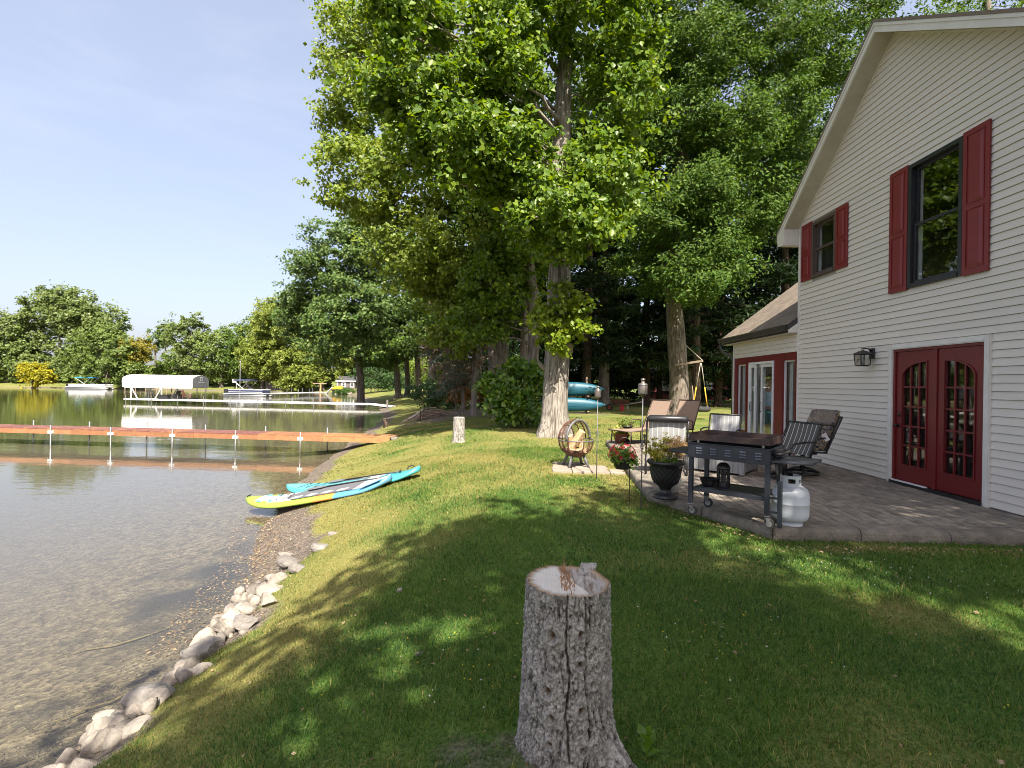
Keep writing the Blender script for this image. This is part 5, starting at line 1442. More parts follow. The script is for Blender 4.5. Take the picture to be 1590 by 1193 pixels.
far_tree("rounded green tree behind the flagged pontoon boat", [(-64.43,116.5,8.65,4.64,4,6.66,42)], M['leaf_ash'], 67, .6, 1.4, 150, FG)
far_tree("little dark blue-green treetop far off on the skyline", [(-113, 152, 13.4, 2.7, 3, 1.7, 8)], M['leaf_dark'], 68, .8, 1.4, 90, FG)
far_tree("narrow distant treetop beside the dark skyline one", [(-108.5, 150, 15.2, 1.8, 3, 2.9, 7)], M['leaf_far'], 69, .8, 1.2, 90, FG)
far_tree("low green tree at the water left of the boat canopy", [(-84, 121, 3.4, 4.2, 3, 3.3, 18), (-88, 121, 2.6, 3, 2, 2.6, 10)], M['leaf_ash'], 70, .6, 1.3, 130, FG)
far_tree("feathery yellow-green larch, tallest of the pale ones left of the shed", LB['I1'], M['leaf_larch'], 71, .5, 1.2, 200, FG)
far_tree("feathery pale larch with branches sweeping over the short dock", [(-43.0,110.5,8.9,5.65,4,7.0,54),(-47.5,108.5,2.6,4.2,3,2.4,20)], M['leaf_larch'], 72, .5, 1.2, 190, FG)
far_tree("pale green tree left of the tallest larch", [(-59.84,114.5,11.33,4.35,4,6.66,36),(-60.36,114,5.05,3.59,3,3.59,18)], M['leaf_larch'], 73, .55, 1.3, 150, FG)
far_tree("shaded green tree right of the larches, over the shed", [(-37.46,116.5,9.72,4.31,4,7.47,44),(-29.74,109,10.55,4.27,5,8.0,50)], M['leaf_ash'], 74, .55, 1.4, 150, FG)
far_tree("dark tree at the frame's far left behind the yellow one", [(-128, 122, 8, 6, 4, 7, 26)], M['leaf_far'], 75, .7, 1.6, 130, FG)
P, Nn, CC = crown_points([(-130 + 8.5 * k, 122 + (k % 3) * 1.5 - max(0, k - 7) * 1.0, 1.6, 5.5, 3, 2.6, 16) for k in range(13)] + [(-120 + 12 * k, 136, 5.5, 8, 3, 4.2, 16) for k in range(9)], 110, 1.3, 91)
v, f = leaf_geo(P, Nn, np.full(len(P), .75), .75, seed=92)
tag(obj_np("far_undergrowth", v, f, M['leaf_far']), "band of undergrowth along the far shore", "undergrowth", kind='stuff')
P, Nn, CC = crown_points([(-8 + 9 * k, 66 + (k % 2) * 3, 6.0, 6.5, 3, 6.5, 34) for k in range(8)], 100, 1.2, 93)
v, f = leaf_geo(P, Nn, np.full(len(P), .75), .7, seed=94)
tag(obj_np("back_woods", v, f, M['bush_dark']), "dark wood closing the view behind the pines", "woods", kind='stuff')

# trees behind the photographer: their shade lies over the front lawn, and the windows mirror them
make_tree("oak_tree", "oak behind the camera whose crown shades the front lawn", "tree", base_at(4.2, -9.2), 13.5, .42, [(1.7, -5.0, 8.6, 2.8, 2.9, 2.2, 72), (4.3, -4.2, 9.6, 3.5, 3.2, 2.4, 68), (3.6, -9.0, 10.8, 4.5, 3.5, 2.5, 46), (6.9, -2.0, 9.2, 2.2, 2.4, 1.8, 34), (6.4, -7.5, 8.6, 3.2, 3, 2.0, 30), (6.2, 0.9, 9.6, 1.5, 1.5, 1.1, 34)], 105, .55, .26, M['leaf_oak'], M['bark_oak'], seed=81, asp=.6, nlimb=34, limb_r=.35)
make_tree("maple_tree", "maple behind the camera near the house corner", "tree", base_at(10.5, -5.5), 12, .36, [(9.6, -3.2, 8.6, 3.2, 2.8, 2.4, 56), (11.5, -6.5, 9.4, 3.4, 3.4, 2.6, 44)], 105, .55, .26, M['leaf_tulip'], M['bark_oak'], seed=82, nlimb=20)
# ------------------------------------------------------------------ the big stump in front
def attr_f(me, name, arr):
    a = me.attributes.new(name, 'FLOAT', 'POINT'); a.data.foreach_set("value", np.ascontiguousarray(arr, dtype=np.float32))

def bark_detail_mat(name, light, dark, groove):
    m = bpy.data.materials.new(name); nt, N, L = nodes_of(m)
    b = N["Principled BSDF"]; b.inputs["Roughness"].default_value = .92; b.inputs["Specular IOR Level"].default_value = .12
    tc = N.new("ShaderNodeTexCoord")
    n1 = N.new("ShaderNodeTexNoise"); n1.inputs["Scale"].default_value = 60; n1.inputs["Detail"].default_value = 9; n1.inputs["Roughness"].default_value = .68; n1.inputs["Distortion"].default_value = .8; L.new(tc.outputs["Object"], n1.inputs["Vector"])
    n2 = N.new("ShaderNodeTexNoise"); n2.inputs["Scale"].default_value = 7; n2.inputs["Detail"].default_value = 4; L.new(tc.outputs["Object"], n2.inputs["Vector"])
    r1 = N.new("ShaderNodeValToRGB"); r1.color_ramp.elements[0].position = .33; r1.color_ramp.elements[0].color = (*dark, 1); r1.color_ramp.elements[1].position = .62; r1.color_ramp.elements[1].color = (*light, 1)
    L.new(n1.outputs["Fac"], r1.inputs["Fac"])
    hs = N.new("ShaderNodeHueSaturation"); mr = N.new("ShaderNodeMapRange"); mr.inputs["To Min"].default_value = .65; mr.inputs["To Max"].default_value = 1.35
    L.new(n2.outputs["Fac"], mr.inputs["Value"]); L.new(mr.outputs["Result"], hs.inputs["Value"]); L.new(r1.outputs["Color"], hs.inputs["Color"])
    at = N.new("ShaderNodeAttribute"); at.attribute_name = "groove"
    mx = N.new("ShaderNodeMix"); mx.data_type = 'RGBA'; L.new(at.outputs["Fac"], mx.inputs["Factor"]); L.new(hs.outputs["Color"], mx.inputs["A"]); mx.inputs["B"].default_value = (*groove, 1)
    ak = N.new("ShaderNodeAttribute"); ak.attribute_name = "knot"
    mk = N.new("ShaderNodeMix"); mk.data_type = 'RGBA'; L.new(ak.outputs["Fac"], mk.inputs["Factor"]); L.new(mx.outputs["Result"], mk.inputs["A"]); mk.inputs["B"].default_value = (0.10, 0.055, 0.03, 1)
    L.new(mk.outputs["Result"], b.inputs["Base Color"])
    bp = N.new("ShaderNodeBump"); bp.inputs["Strength"].default_value = .9; bp.inputs["Distance"].default_value = .012
    L.new(n1.outputs["Fac"], bp.inputs["Height"]); L.new(bp.outputs["Normal"], b.inputs["Normal"])
    return m
M['stumpbark'] = bark_detail_mat("spruce_stump_bark", (0.50, 0.475, 0.43), (0.145, 0.132, 0.115), (0.045, 0.037, 0.03))

def cut_wood_mat(name):
    m = bpy.data.materials.new(name); nt, N, L = nodes_of(m)
    b = N["Principled BSDF"]; b.inputs["Roughness"].default_value = .85
    at = N.new("ShaderNodeAttribute"); at.attribute_name = "rad"
    tc = N.new("ShaderNodeTexCoord")
    n1 = N.new("ShaderNodeTexNoise"); n1.inputs["Scale"].default_value = 30; n1.inputs["Detail"].default_value = 5; L.new(tc.outputs["Object"], n1.inputs["Vector"])
    ad = N.new("ShaderNodeMath"); ad.operation = 'MULTIPLY_ADD'; ad.inputs[1].default_value = .03; L.new(n1.outputs["Fac"], ad.inputs[0]); L.new(at.outputs["Fac"], ad.inputs[2])
    rp = N.new("ShaderNodeValToRGB"); e = rp.color_ramp.elements
    e[0].position = .0; e[0].color = (.66, .60, .51, 1); e[1].position = 1.06 if False else 1.0; e[1].color = (.22, .12, .06, 1)
    for p, c in ((.80, (.68, .62, .54)), (.89, (.47, .42, .35)), (.93, (.40, .30, .19)), (.985, (.33, .22, .13))):
        q = e.new(p); q.color = (*c, 1)
    L.new(ad.outputs[0], rp.inputs["Fac"])
    ag = N.new("ShaderNodeAttribute"); ag.attribute_name = "torn"
    mx = N.new("ShaderNodeMix"); mx.data_type = 'RGBA'; L.new(ag.outputs["Fac"], mx.inputs["Factor"]); L.new(rp.outputs["Color"], mx.inputs["A"])
    r2 = N.new("ShaderNodeValToRGB"); r2.color_ramp.elements[0].position = .4; r2.color_ramp.elements[0].color = (.22, .16, .11, 1); r2.color_ramp.elements[1].position = .58; r2.color_ramp.elements[1].color = (.46, .42, .37, 1)
    mp = N.new("ShaderNodeMapping"); mp.inputs["Scale"].default_value = (1, .2, 1); mp.inputs["Rotation"].default_value = (0, 0, -.9)
    L.new(tc.outputs["Object"], mp.inputs["Vector"]); n3 = N.new("ShaderNodeTexNoise"); n3.inputs["Scale"].default_value = 34; L.new(mp.outputs["Vector"], n3.inputs["Vector"]); L.new(n3.outputs["Fac"], r2.inputs["Fac"])
    L.new(r2.outputs["Color"], mx.inputs["B"])
    wv = N.new("ShaderNodeTexWave"); wv.wave_type = 'BANDS'; wv.inputs["Scale"].default_value = 22; wv.inputs["Distortion"].default_value = 2.5; L.new(tc.outputs["Object"], wv.inputs["Vector"])
    bp = N.new("ShaderNodeBump"); bp.inputs["Strength"].default_value = .35; bp.inputs["Distance"].default_value = .004; L.new(wv.outputs["Fac"], bp.inputs["Height"]); L.new(bp.outputs["Normal"], b.inputs["Normal"])
    L.new(mx.outputs["Result"], b.inputs["Base Color"])
    return m
M['cutwood'] = cut_wood_mat("sawn_stump_top")

def stump(name, label, x, y, H, r0, r1, n, m, seed, knots, flare, root=None, plates=1.0):
    b = (x, y, hz(x, y) - .02)
    th = thing(name, label, "stump", b)
    r = np.random.default_rng(seed)
    a = np.linspace(0, 2 * PI, n, endpoint=False); t = np.linspace(0, 1, m)
    A, T = np.meshgrid(a, t); Z = T * H
    R = r0 + (r1 - r0) * T ** .8
    ca, sa = np.cos(A), np.sin(A)
    R = R * (1 + .05 * (fbm(ca * 1.4 + seed, sa * 1.4, Z * 1.2, 2) - .5) * 2)
    h = np.clip(1 - Z / flare[1], 0, 1) ** 2.4
    R = R + flare[0] * h * (1 + .6 * np.sin(A * 5 + seed))
    if root is not None:
        d = np.angle(np.exp(1j * (A - root[0]))); R = R + root[1] * np.exp(-(d / .22) ** 2) * np.clip(1 - Z / .26, 0, 1) ** 2
    # scaly plates: cellular pattern stretched vertically plus deep vertical cracks
    u, w = A * r0, Z
    q1 = np.abs(fbm(ca * 9 + seed, sa * 9, Z * 13, 3) - .5) * 2
    q2 = fbm(ca * 26 + seed, sa * 26, Z * 60, 3)
    crack = np.zeros_like(A)
    for k in range(9):
        a0 = r.uniform(0, 2 * PI) if k > 1 else (-PI / 2 + (.02 if k == 0 else .40))
        da = np.angle(np.exp(1j * (A - a0 - (fbm(Z * 5 + k * 7, 0 * Z, 0 * Z + seed, 3) - .5) * .42)))
        ext = np.clip((vnoise(Z * 5 + k * 3.1, 0 * Z + k, 0 * Z) - (.15 if k < 2 else .42)) * 6, 0, 1)
        crack = np.maximum(crack, np.exp(-(da / .022) ** 2) * ext)
    q3 = fbm(ca * 60 + seed, sa * 60, Z * 150, 2)
    disp = (np.floor(q2 * 7 + .5 * q3) / 7 - .5) * .022 * plates + (q3 - .5) * .008 + np.clip(.18 - q1, 0, 1) * -.05 * plates - crack * .014
    groove = np.clip((.15 - q1) * 6, 0, 1) * .75 + crack * .95 + np.clip((.40 - q2) * 5, 0, .65) + np.clip((.36 - q3) * 3, 0, .4)
    kn = np.zeros_like(A)
    for (ka, kz, kr) in knots:
        da = np.angle(np.exp(1j * (A - ka))) * r0; dz = Z - kz
        d = np.sqrt(da ** 2 * 1.15 + dz ** 2) / kr
        wav = 1 + .25 * (fbm(ca * 20, sa * 20, Z * 20, 2) - .5)
        d = d * wav
        disp = np.where(d < 2.1, disp * .55, disp) + .008 * np.exp(-((d - 1.1) / .45) ** 2) + .003 * np.cos(d * 7) * np.exp(-(d / 1.9) ** 2) - .022 * np.exp(-(d / .42) ** 2)
        kn = np.maximum(kn, np.exp(-(d / .45) ** 4)); groove = np.where(d < 2.0, groove * .45 + .30 * np.exp(-((np.mod(d * 2.2, 1) - .5) / .15) ** 2) * (d < 1.9), groove)
    R = R + disp
    V = np.stack([ca * R, sa * R, Z + (T > .985) * (fbm(ca * 3, sa * 3, 0 * Z + 2, 2) - .5) * .012], -1).reshape(-1, 3)
    i = np.arange(m * n).reshape(m, n)
    F = np.stack([i[:-1], np.roll(i, -1, 1)[:-1], np.roll(i, -1, 1)[1:], i[1:]], -1).reshape(-1, 4)
    me = mesh_np("bark", V, F, M['stumpbark'], smooth=True)
    attr_f(me, "groove", np.clip(groove, 0, 1).ravel()); attr_f(me, "knot", kn.ravel())
    link(bpy.data.objects.new("bark", me), th)
    # sawn top
    k = 26; rr = np.linspace(0, 1, k)
    Rt = R[-1]; A2, Q = np.meshgrid(a, rr)
    X, Y = np.cos(A2) * Rt[None] * Q, np.sin(A2) * Rt[None] * Q
    ztop = V.reshape(m, n, 3)[-1, :, 2][None] * np.ones_like(Q)
    torn = np.clip((X * .8 + Y * .25 - .012 + (fbm(X * 20, Y * 20, 0 * X, 3) - .5) * .03) * 40, 0, 1) * (np.clip((.93 - Q) * 14, 0, 1)) * (plates > .9)
    Zt = ztop * 1 - .0 - torn * (.018 + (fbm(X * 45, Y * 14, 0 * X + 3, 3) - .5) * .035) - .004 * np.clip((Q - .9) * 10, 0, 1) + (fbm(X * 60, Y * 60, 0 * X, 2) - .5) * .002
    Zt = np.where(Q > .999, ztop, Zt)
    V2 = np.stack([X, Y, Zt], -1).reshape(-1, 3)
    i2 = np.arange(k * n).reshape(k, n)
    F2 = np.stack([i2[:-1], i2[1:], np.roll(i2, -1, 1)[1:], np.roll(i2, -1, 1)[:-1]], -1).reshape(-1, 4)
    m2 = mesh_np("cut_face", V2, F2, M['cutwood'], smooth=True)
    attr_f(m2, "rad", Q.ravel() * (1 + (fbm(X * 12, Y * 12, 0 * X + 5, 2) - .5) * .03).ravel()); attr_f(m2, "torn", torn.ravel())
    link(bpy.data.objects.new("cut_face", m2), th)
    return th
kn = [(-PI / 2 - .42, .56, .032), (-PI / 2 + .22, .575, .024), (-PI / 2 + .22, .455, .026), (-PI / 2 + .62, .44, .024), (-PI / 2 - .5, .335, .032), (-PI / 2 + .5, .37, .022),
      (-PI / 2 - .40, .235, .024), (-PI / 2 + .25, .27, .026), (-PI / 2 - .42, .13, .022), (-PI / 2 + .3, .115, .026), (-PI / 2 + .55, .12, .020), (-PI / 2 + 1.1, .33, .024), (-PI / 2 - 1.2, .25, .026), (-PI / 2 + 1.05, .55, .022), (-PI / 2 + .22, .19, .018)]
big = stump("tree_stump", "big knotty bark-covered stump with a freshly sawn torn top in the front lawn", .21, 2.21, .725, .207, .184, 320, 200, 5, kn, (.010, .12), (-PI / 2 + 1.05, .13))
fb = MB()
for k in range(70):   # torn fibres standing along the hinge
    px_ = rnd.gauss(-.010, .012); py_ = rnd.uniform(-.16, .15); hh = rnd.uniform(.02, .06) * (1.0 if py_ < .02 else .7)
    if rnd.random() < .10: hh *= 1.9
    fb.tube([(px_, py_, .70), (px_ + rnd.gauss(0, .004), py_ + rnd.gauss(0, .004), .712 + hh * .5), (px_ + rnd.gauss(0, .010), py_ + rnd.gauss(0, .008), .712 + hh)], [.0028, .002, .0006], 4)
fb.build("splinters", mat("torn_fibres", (0.40, 0.22, 0.11), (0.28, 0.15, 0.075), 20, .9), big)
sl = MB()
sl.add([(.055, .10, .715), (.135, .12, .722), (.15, .155, .75), (.075, .145, .752), (.055, .10, .705), (.135, .12, .708), (.15, .155, .738), (.075, .145, .742)], [(0, 1, 2, 3), (7, 6, 5, 4), (0, 4, 5, 1), (1, 5, 6, 2), (2, 6, 7, 3), (3, 7, 4, 0)])
sl.build("lifted_slab", M['stumpbark'], big)
stump("tree_stump", "shorter bare pale stump standing alone in the sunny lawn", -1.82, 14.4, .74, .185, .16, 72, 60, 9, [], (.02, .15), None, .6)

# weed beside the stump: large leaves, each a part
wd = thing("weed", "broad-leaved weed growing at the foot of the big stump", "weed", (.545, 2.13, hz(.545, 2.13)))
for k in range(9):
    a = k * 2.4; el = .5 + .35 * (k % 3); L_ = .05 + .012 * (k % 4)
    d = Vector((math.cos(a) * math.cos(el), math.sin(a) * math.cos(el), math.sin(el))); s = Vector((-math.sin(a), math.cos(a), 0)); up = s.cross(d) * -1
    z0 = .015 + .009 * k; c = Vector((0, 0, z0)); mb = MB(); st = c + d * .015
    v = [c, st + s * .011, st + d * L_ * .45 + s * .022 + up * .006, st + d * L_ - Vector((0, 0, .008)), st + d * L_ * .45 - s * .022 + up * .006, st - s * .011, st + d * L_ * .45]
    mb.add(v, [(0, 1, 6), (1, 2, 6), (2, 3, 6), (3, 4, 6), (4, 5, 6), (5, 0, 6)]); mb.build("leaf", M['leaf_shrub'], wd)
MB().tube([(0, 0, -.01), (.002, 0, .1)], [.004, .002], 5).build("stem", M['leaf_shrub'], wd)

# ------------------------------------------------------------------ shoreline rocks
import bmesh
def rock(name, label, x, y, z, s, seed, m, rz=0.0, cat="rock", group="rocks edging the lake shore", angular=8, round_=False):
    bm = bmesh.new(); bmesh.ops.create_icosphere(bm, subdivisions=4, radius=1.0)
    r = np.random.default_rng(seed)
    P = np.array([v.co for v in bm.verts])
    for k in range(angular):
        n = r.normal(0, 1, 3); n /= np.linalg.norm(n); d = r.uniform(.34, .68) if not round_ else r.uniform(.55, .85)
        q = P @ n; P = np.where((q > d)[:, None], P - n * (q - d)[:, None] * 1.0, P)
    nn = P / np.linalg.norm(P, axis=1)[:, None]
    P = P + nn * ((fbm(P[:, 0] * 2 + seed, P[:, 1] * 2, P[:, 2] * 2, 3) - .5) * .06 + (fbm(P[:, 0] * 7 + seed, P[:, 1] * 7, P[:, 2] * 7, 4) - .5) * .12)[:, None]
    P = P * np.array(s) * (SCL if group == 'rocks edging the lake shore' else 1)
    for v, p in zip(bm.verts, P): v.co = p
    me = bpy.data.meshes.new(name); bm.to_mesh(me); bm.free(); me.materials.append(m)
    o = link(bpy.data.objects.new(name, me)); o.location = (x, y, z); o.rotation_euler = (r.normal(0, .12), r.normal(0, .12), rz)
    return tag(o, label, cat, group)
SCL = .86
W_, G_ = M['limestone'], M['greystone']
RK = [  # x, y, z, size, material, round, label
 (-3.02, 3.18, -1.06, (.24, .17, .14), W_, 0, "long pale rock lying lowest along the shore, foot in the water"),
 (-2.66, 3.10, -.90, (.20, .16, .15), W_, 0, "blocky white rock second from the bottom of the shore line"),
 (-2.95, 3.50, -1.00, (.19, .16, .17), W_, 0, "sharp-edged white rock with a flat top, above the long pale one"),
 (-2.62, 3.42, -.88, (.14, .12, .13), W_, 0, "small cleft rock between the flat-topped white rock and the grass"),
 (-2.86, 3.86, -.98, (.27, .20, .17), G_, 1, "large rounded grey boulder, biggest of the shore rocks"),
 (-3.12, 3.78, -1.08, (.22, .13, .11), W_, 0, "white wedge of rock half under the largest grey boulder"),
 (-2.64, 4.14, -.88, (.13, .11, .09), W_, 0, "small white stone tucked against the grass beyond the largest boulder"),
 (-2.88, 4.28, -1.00, (.17, .13, .10), W_, 0, "low mottled stone between the largest boulder and the broad grey slab"),
 (-2.95, 4.66, -.98, (.26, .20, .14), G_, 1, "broad grey slab-like boulder with a smooth top halfway along the shore rocks"),
 (-3.16, 4.95, -1.04, (.16, .13, .15), W_, 0, "upright pale rock split by a crack, lakeward of the grey slab"),
 (-2.96, 5.06, -.92, (.17, .15, .17), W_, 1, "egg-shaped cream boulder at the middle of the shore rocks"),
 (-2.74, 4.98, -.84, (.15, .12, .11), G_, 0, "grey stone wedged between the cream boulder and the turf"),
 (-2.98, 5.40, -.94, (.19, .15, .14), W_, 0, "pale leaning rock just beyond the cream boulder"),
 (-2.76, 5.42, -.84, (.16, .13, .11), W_, 0, "dusty white rock against the turf beyond the cream boulder"),
 (-2.92, 5.85, -.90, (.20, .15, .10), W_, 0, "flat white rock with grass growing over its back"),
 (-3.02, 6.22, -.92, (.14, .12, .11), W_, 1, "small round white stone alone on the beach edge"),
 (-2.80, 6.30, -.80, (.15, .10, .09), G_, 0, "small grey stone just inland of the lone round white stone"),
 (-3.10, 6.72, -.88, (.22, .16, .13), G_, 0, "dark grey pointed rock near the top of the shore rocks"),
 (-2.72, 6.85, -.72, (.19, .13, .11), G_, 0, "grey rock half buried in the lawn edge beyond the pointed one"),
 (-3.32, 7.25, -1.00, (.34, .10, .06), W_, 0, "thin white ledge of stone crossing the beach below the paddleboards"),
 (-2.70, 7.30, -.70, (.28, .12, .07), W_, 0, "pale sunken ledge in the grass, farthest of the shore rocks"),
]
for k, (x, y, z, s, m, rd, lab) in enumerate(RK):
    rock("shore_rock", lab, x, y, z, s, 700 + k, m, rnd.uniform(-.5, .5), angular=8 if not rd else 7, round_=bool(rd))
cv_, cf_, co_ = [], [], 0
cr_ = np.random.default_rng(99)
for k in range(130):   # fist-sized stones filling the gaps between the boulders
    y = cr_.uniform(3.0, 6.6); x = np.interp(y, SHY, SHX) + cr_.uniform(.02, .55); s = cr_.uniform(.025, .10)
    bm = bmesh.new(); bmesh.ops.create_icosphere(bm, subdivisions=2, radius=1.0); P = np.array([v.co for v in bm.verts]); fs = [[v.index for v in f.verts] for f in bm.faces]; bm.free()
    for q in range(8):
        n_ = cr_.normal(0, 1, 3); n_ /= np.linalg.norm(n_); d_ = cr_.uniform(.45, .8); e_ = P @ n_; P = np.where((e_ > d_)[:, None], P - n_ * (e_ - d_)[:, None], P)
    P = P * s * cr_.uniform(.7, 1.4, 3) + np.array([x, y, hz(x, y) + s * .35]); cv_.append(P); cf_ += [[i + co_ for i in f] for f in fs]; co_ += len(P)
tag(obj_np("shore_cobbles", np.concatenate(cv_), np.array(cf_), mat("cobble_mix", (0.27, 0.235, 0.195), (0.14, 0.12, 0.1), 12, .9, bump=.6, rand=.35)), "small broken stones wedged between the shore rocks", "stones", kind='stuff')
rock("lawn_stone", "white stone lying in the shaded lawn left of the stump", -1.05, 4.38, hz(-1.05, 4.38) + .008, (.045, .032, .028), 760, W_, .4, "stone", "stones in the lawn", 7)
rock("lawn_stone", "flat grey stone sunk in the worn grass nearer the stump", -.61, 3.08, hz(-.61, 3.08) + .002, (.034, .026, .012), 761, G_, 1, "stone", "stones in the lawn", 7)

def stick(name, label, pts, rad, m, cat="branch", group=None, n=7):
    p0 = Vector(pts[0]); mb = MB().tube([Vector(p) - p0 for p in pts], rad, n)
    o = mb.build(name, m, None, smooth=True); o.location = p0
    return tag(o, label, cat, group)
algae = mat("algae_stick", (0.25, 0.19, 0.085), (0.10, 0.085, 0.05), 30, .85, bump=.4)
def bedz(x, y, dz=.02): return hz(x, y) + dz
stick("sunken_branch", "yellowish sunken branch lying off the middle shore rocks", [(x, y, bedz(x, y, .02)) for x, y in ((-4.75, 5.05), (-4.55, 5.17), (-4.3, 5.22), (-4.1, 5.36), (-3.9, 5.55))], [.003, .008, .012, .010, .004], algae, group="branches under the shallow water")
stick("sunken_branch", "dark sunken branch lying off the largest grey boulder", [(x, y, max(bedz(x, y, .03), WL - .035)) for x, y in ((-3.75, 3.95), (-3.6, 4.12), (-3.45, 4.2), (-3.35, 4.42))], [.003, .009, .010, .004], algae, group="branches under the shallow water")
stick("sunken_branch", "sunken branch nearest the camera in the shallow corner", [(x, y, max(bedz(x, y, .03), WL - .035)) for x, y in ((-3.85, 3.35), (-3.7, 3.42), (-3.52, 3.56))], [.004, .009, .004], algae, group="branches under the shallow water")

# ------------------------------------------------------------------ paddleboards and paddles
def oriented(name, label, cat, p0, p1, up, group=None):
    """empty at p0 with +x towards p1"""
    x = (Vector(p1) - Vector(p0)).normalized(); u = Vector(up); y = u.cross(x).normalized(); z = x.cross(y)
    o = thing(name, label, cat, p0, 0, group)
    o.rotation_euler = Matrix((x, y, z)).transposed().to_euler()
    return o, (Vector(p1) - Vector(p0)).length
def board_mesh(L_, W_b, th, rock_, mats, zone, ns=44):
    prof = [(-1, .0), (-.96, .30), (-.86, .62), (-.62, .93), (-.3, 1.0), (0, 1.0), (.3, 1.0), (.62, .93), (.86, .62), (.96, .30), (1, .0), (.9, -.35), (.6, -.5), (0, -.5), (-.6, -.5), (-.9, -.35)]
    v, f, mi = [], [], []
    for i in range(ns + 1):
        s = i / ns; a = abs(2 * s - 1)
        w = W_b / 2 * max(0.02, (1 - a ** (2.3 if s < .5 else 3.2))) ** .55
        zc = rock_(s)
        for (u, h) in prof: v.append((s * L_, u * w, zc + th * .5 + h * th * .5))
    m = len(prof)
    for i in range(ns):
        for k in range(m):
            k2 = (k + 1) % m
            f.append((i * m + k2, i * m + k, (i + 1) * m + k, (i + 1) * m + k2)); mi.append(zone((i + .5) / ns, (prof[k][0] + prof[k2][0]) / 2, (prof[k][1] + prof[k2][1]) / 2))
    f.append(tuple(range(m))); mi.append(zone(0, 0, 0)); f.append(tuple(ns * m + k for k in range(m - 1, -1, -1))); mi.append(zone(1, 0, 0))
    mb = MB(); mb.add(v, f); mb.m = mi
    return mb
def deckz(rock_, s, th): return rock_(s) + th + .003
pt = lambda n, c, r=.4: mat(n, c, tuple(x * .92 for x in c), 3, r)
TEAL, LTEAL, WHT, LIME, ORG, BLU, DGR, BLK = pt("board_teal", (.06, .31, .34)), pt("board_light_teal", (.11, .37, .41)), pt("board_white", (.74, .76, .74)), pt("board_lime", (.24, .34, .05)), pt("board_orange", (.62, .24, .05)), pt("board_blue", (.09, .26, .42)), mat("eva_grey", (.12, .12, .13), (.10, .10, .11), 80, .9, bump=.2, bscale=150), M['blackmetal']
rk1 = lambda s: .30 * max(0, .32 - s) ** 2 / .1024 * .55 + .10 * max(0, s - .82) ** 2 / .0324
def nrm_at(x, y, e=.4):
    return Vector((hz(x - e, y) - hz(x + e, y), hz(x, y - e) - hz(x, y + e), 2 * e)).normalized()
# green and white board, nose at the water
up = nrm_at(-4.0, 10.0, .9)
gb, GL = oriented("paddleboard", "lime green, white and blue inflatable paddleboard with its nose in the lake", "paddleboard", (-5.72, 10.52, -1.20), (-2.46, 9.62, -.44), up)
def zone_g(s, u, h):
    if h < .8 and h > -.2:
        if s < .55: return 1
        return 2 if s < .68 else 3
    if h <= -.2: return 0
    if s < .10: return 1
    return 0
board_mesh(GL, .82, .15, rk1, None, zone_g).build("hull", [WHT, LIME, ORG, BLU], gb, smooth=True)
mb = MB()
for i in range(18):   # deck pad follows the deck
    s0, s1 = .30 + .5 * i / 18, .30 + .5 * (i + 1) / 18
    w0, w1 = .27 * min(1, (i + 1) / 4), .27 * min(1, (i + 2) / 4)
    z0_, z1_ = deckz(rk1, s0, .15), deckz(rk1, s1, .15)
    mb.add([(s0 * GL, -w0, z0_), (s1 * GL, -w1, z1_), (s1 * GL, w1, z1_), (s0 * GL, w0, z0_), (s0 * GL, -w0, z0_ + .006), (s1 * GL, -w1, z1_ + .006), (s1 * GL, w1, z1_ + .006), (s0 * GL, w0, z0_ + .006)], [(4, 5, 6, 7), (0, 1, 5, 4), (2, 3, 7, 6)])
mb.build("deck_pad", DGR, gb)
for k in range(4):
    s = .36 + .105 * k; z_ = deckz(rk1, s, .15) + .008
    MB().prism([((s) * GL, -.20, z_), ((s + .05) * GL, -.24, z_), ((s + .075) * GL, -.13, z_), ((s + .02) * GL, -.10, z_)], (0, 0, .004)).build("pad_inlay", pt("pale_inlay", (.55, .62, .52)), gb)
for k in range(3):
    s = .11 + .04 * k
    for sg in (-1, 1): MB().prism([(s * GL, sg * .12, deckz(rk1, s, .15)), ((s + .035) * GL, sg * .14, deckz(rk1, s + .035, .15)), ((s + .03) * GL, sg * .21, deckz(rk1, s + .03, .15) - .002), ((s + .002) * GL, sg * .19, deckz(rk1, s, .15) - .002)], (0, 0, .003)).build("nose_graphic", LIME if k % 2 else LTEAL, gb)
c_ = MB(); pts = []
for k in range(7):
    s = .20 + .022 * k; pts.append((s * GL, .17 * (1 if k % 2 else -1), deckz(rk1, s, .15) + .012))
c_.tube(pts, .005, 5).build("bungee_cord", BLK, gb)
MB().tube([(.01 * GL, -.03, .30), (.025 * GL, -.03, .335), (.025 * GL, .03, .335), (.01 * GL, .03, .30)], .010, 6).build("grab_handle", BLK, gb)
lt = MB()
for k in range(6):   # pale lettering strokes on the tail graphic
    s = .80 + .021 * k; lt.box((s * GL, -.26 + .012 * k, deckz(rk1, s, .15) + .003), (.045, .05, .002), rz=.4)
lt.build("lettering", WHT, gb)
MB().prism([(.84 * GL, -.33, deckz(rk1, .84, .15) - .004), (.96 * GL, -.2, deckz(rk1, .96, .15) - .004), (.96 * GL, -.05, deckz(rk1, .96, .15)), (.86 * GL, -.22, deckz(rk1, .86, .15))], (0, 0, .003)).build("tail_graphic", BLU, gb)
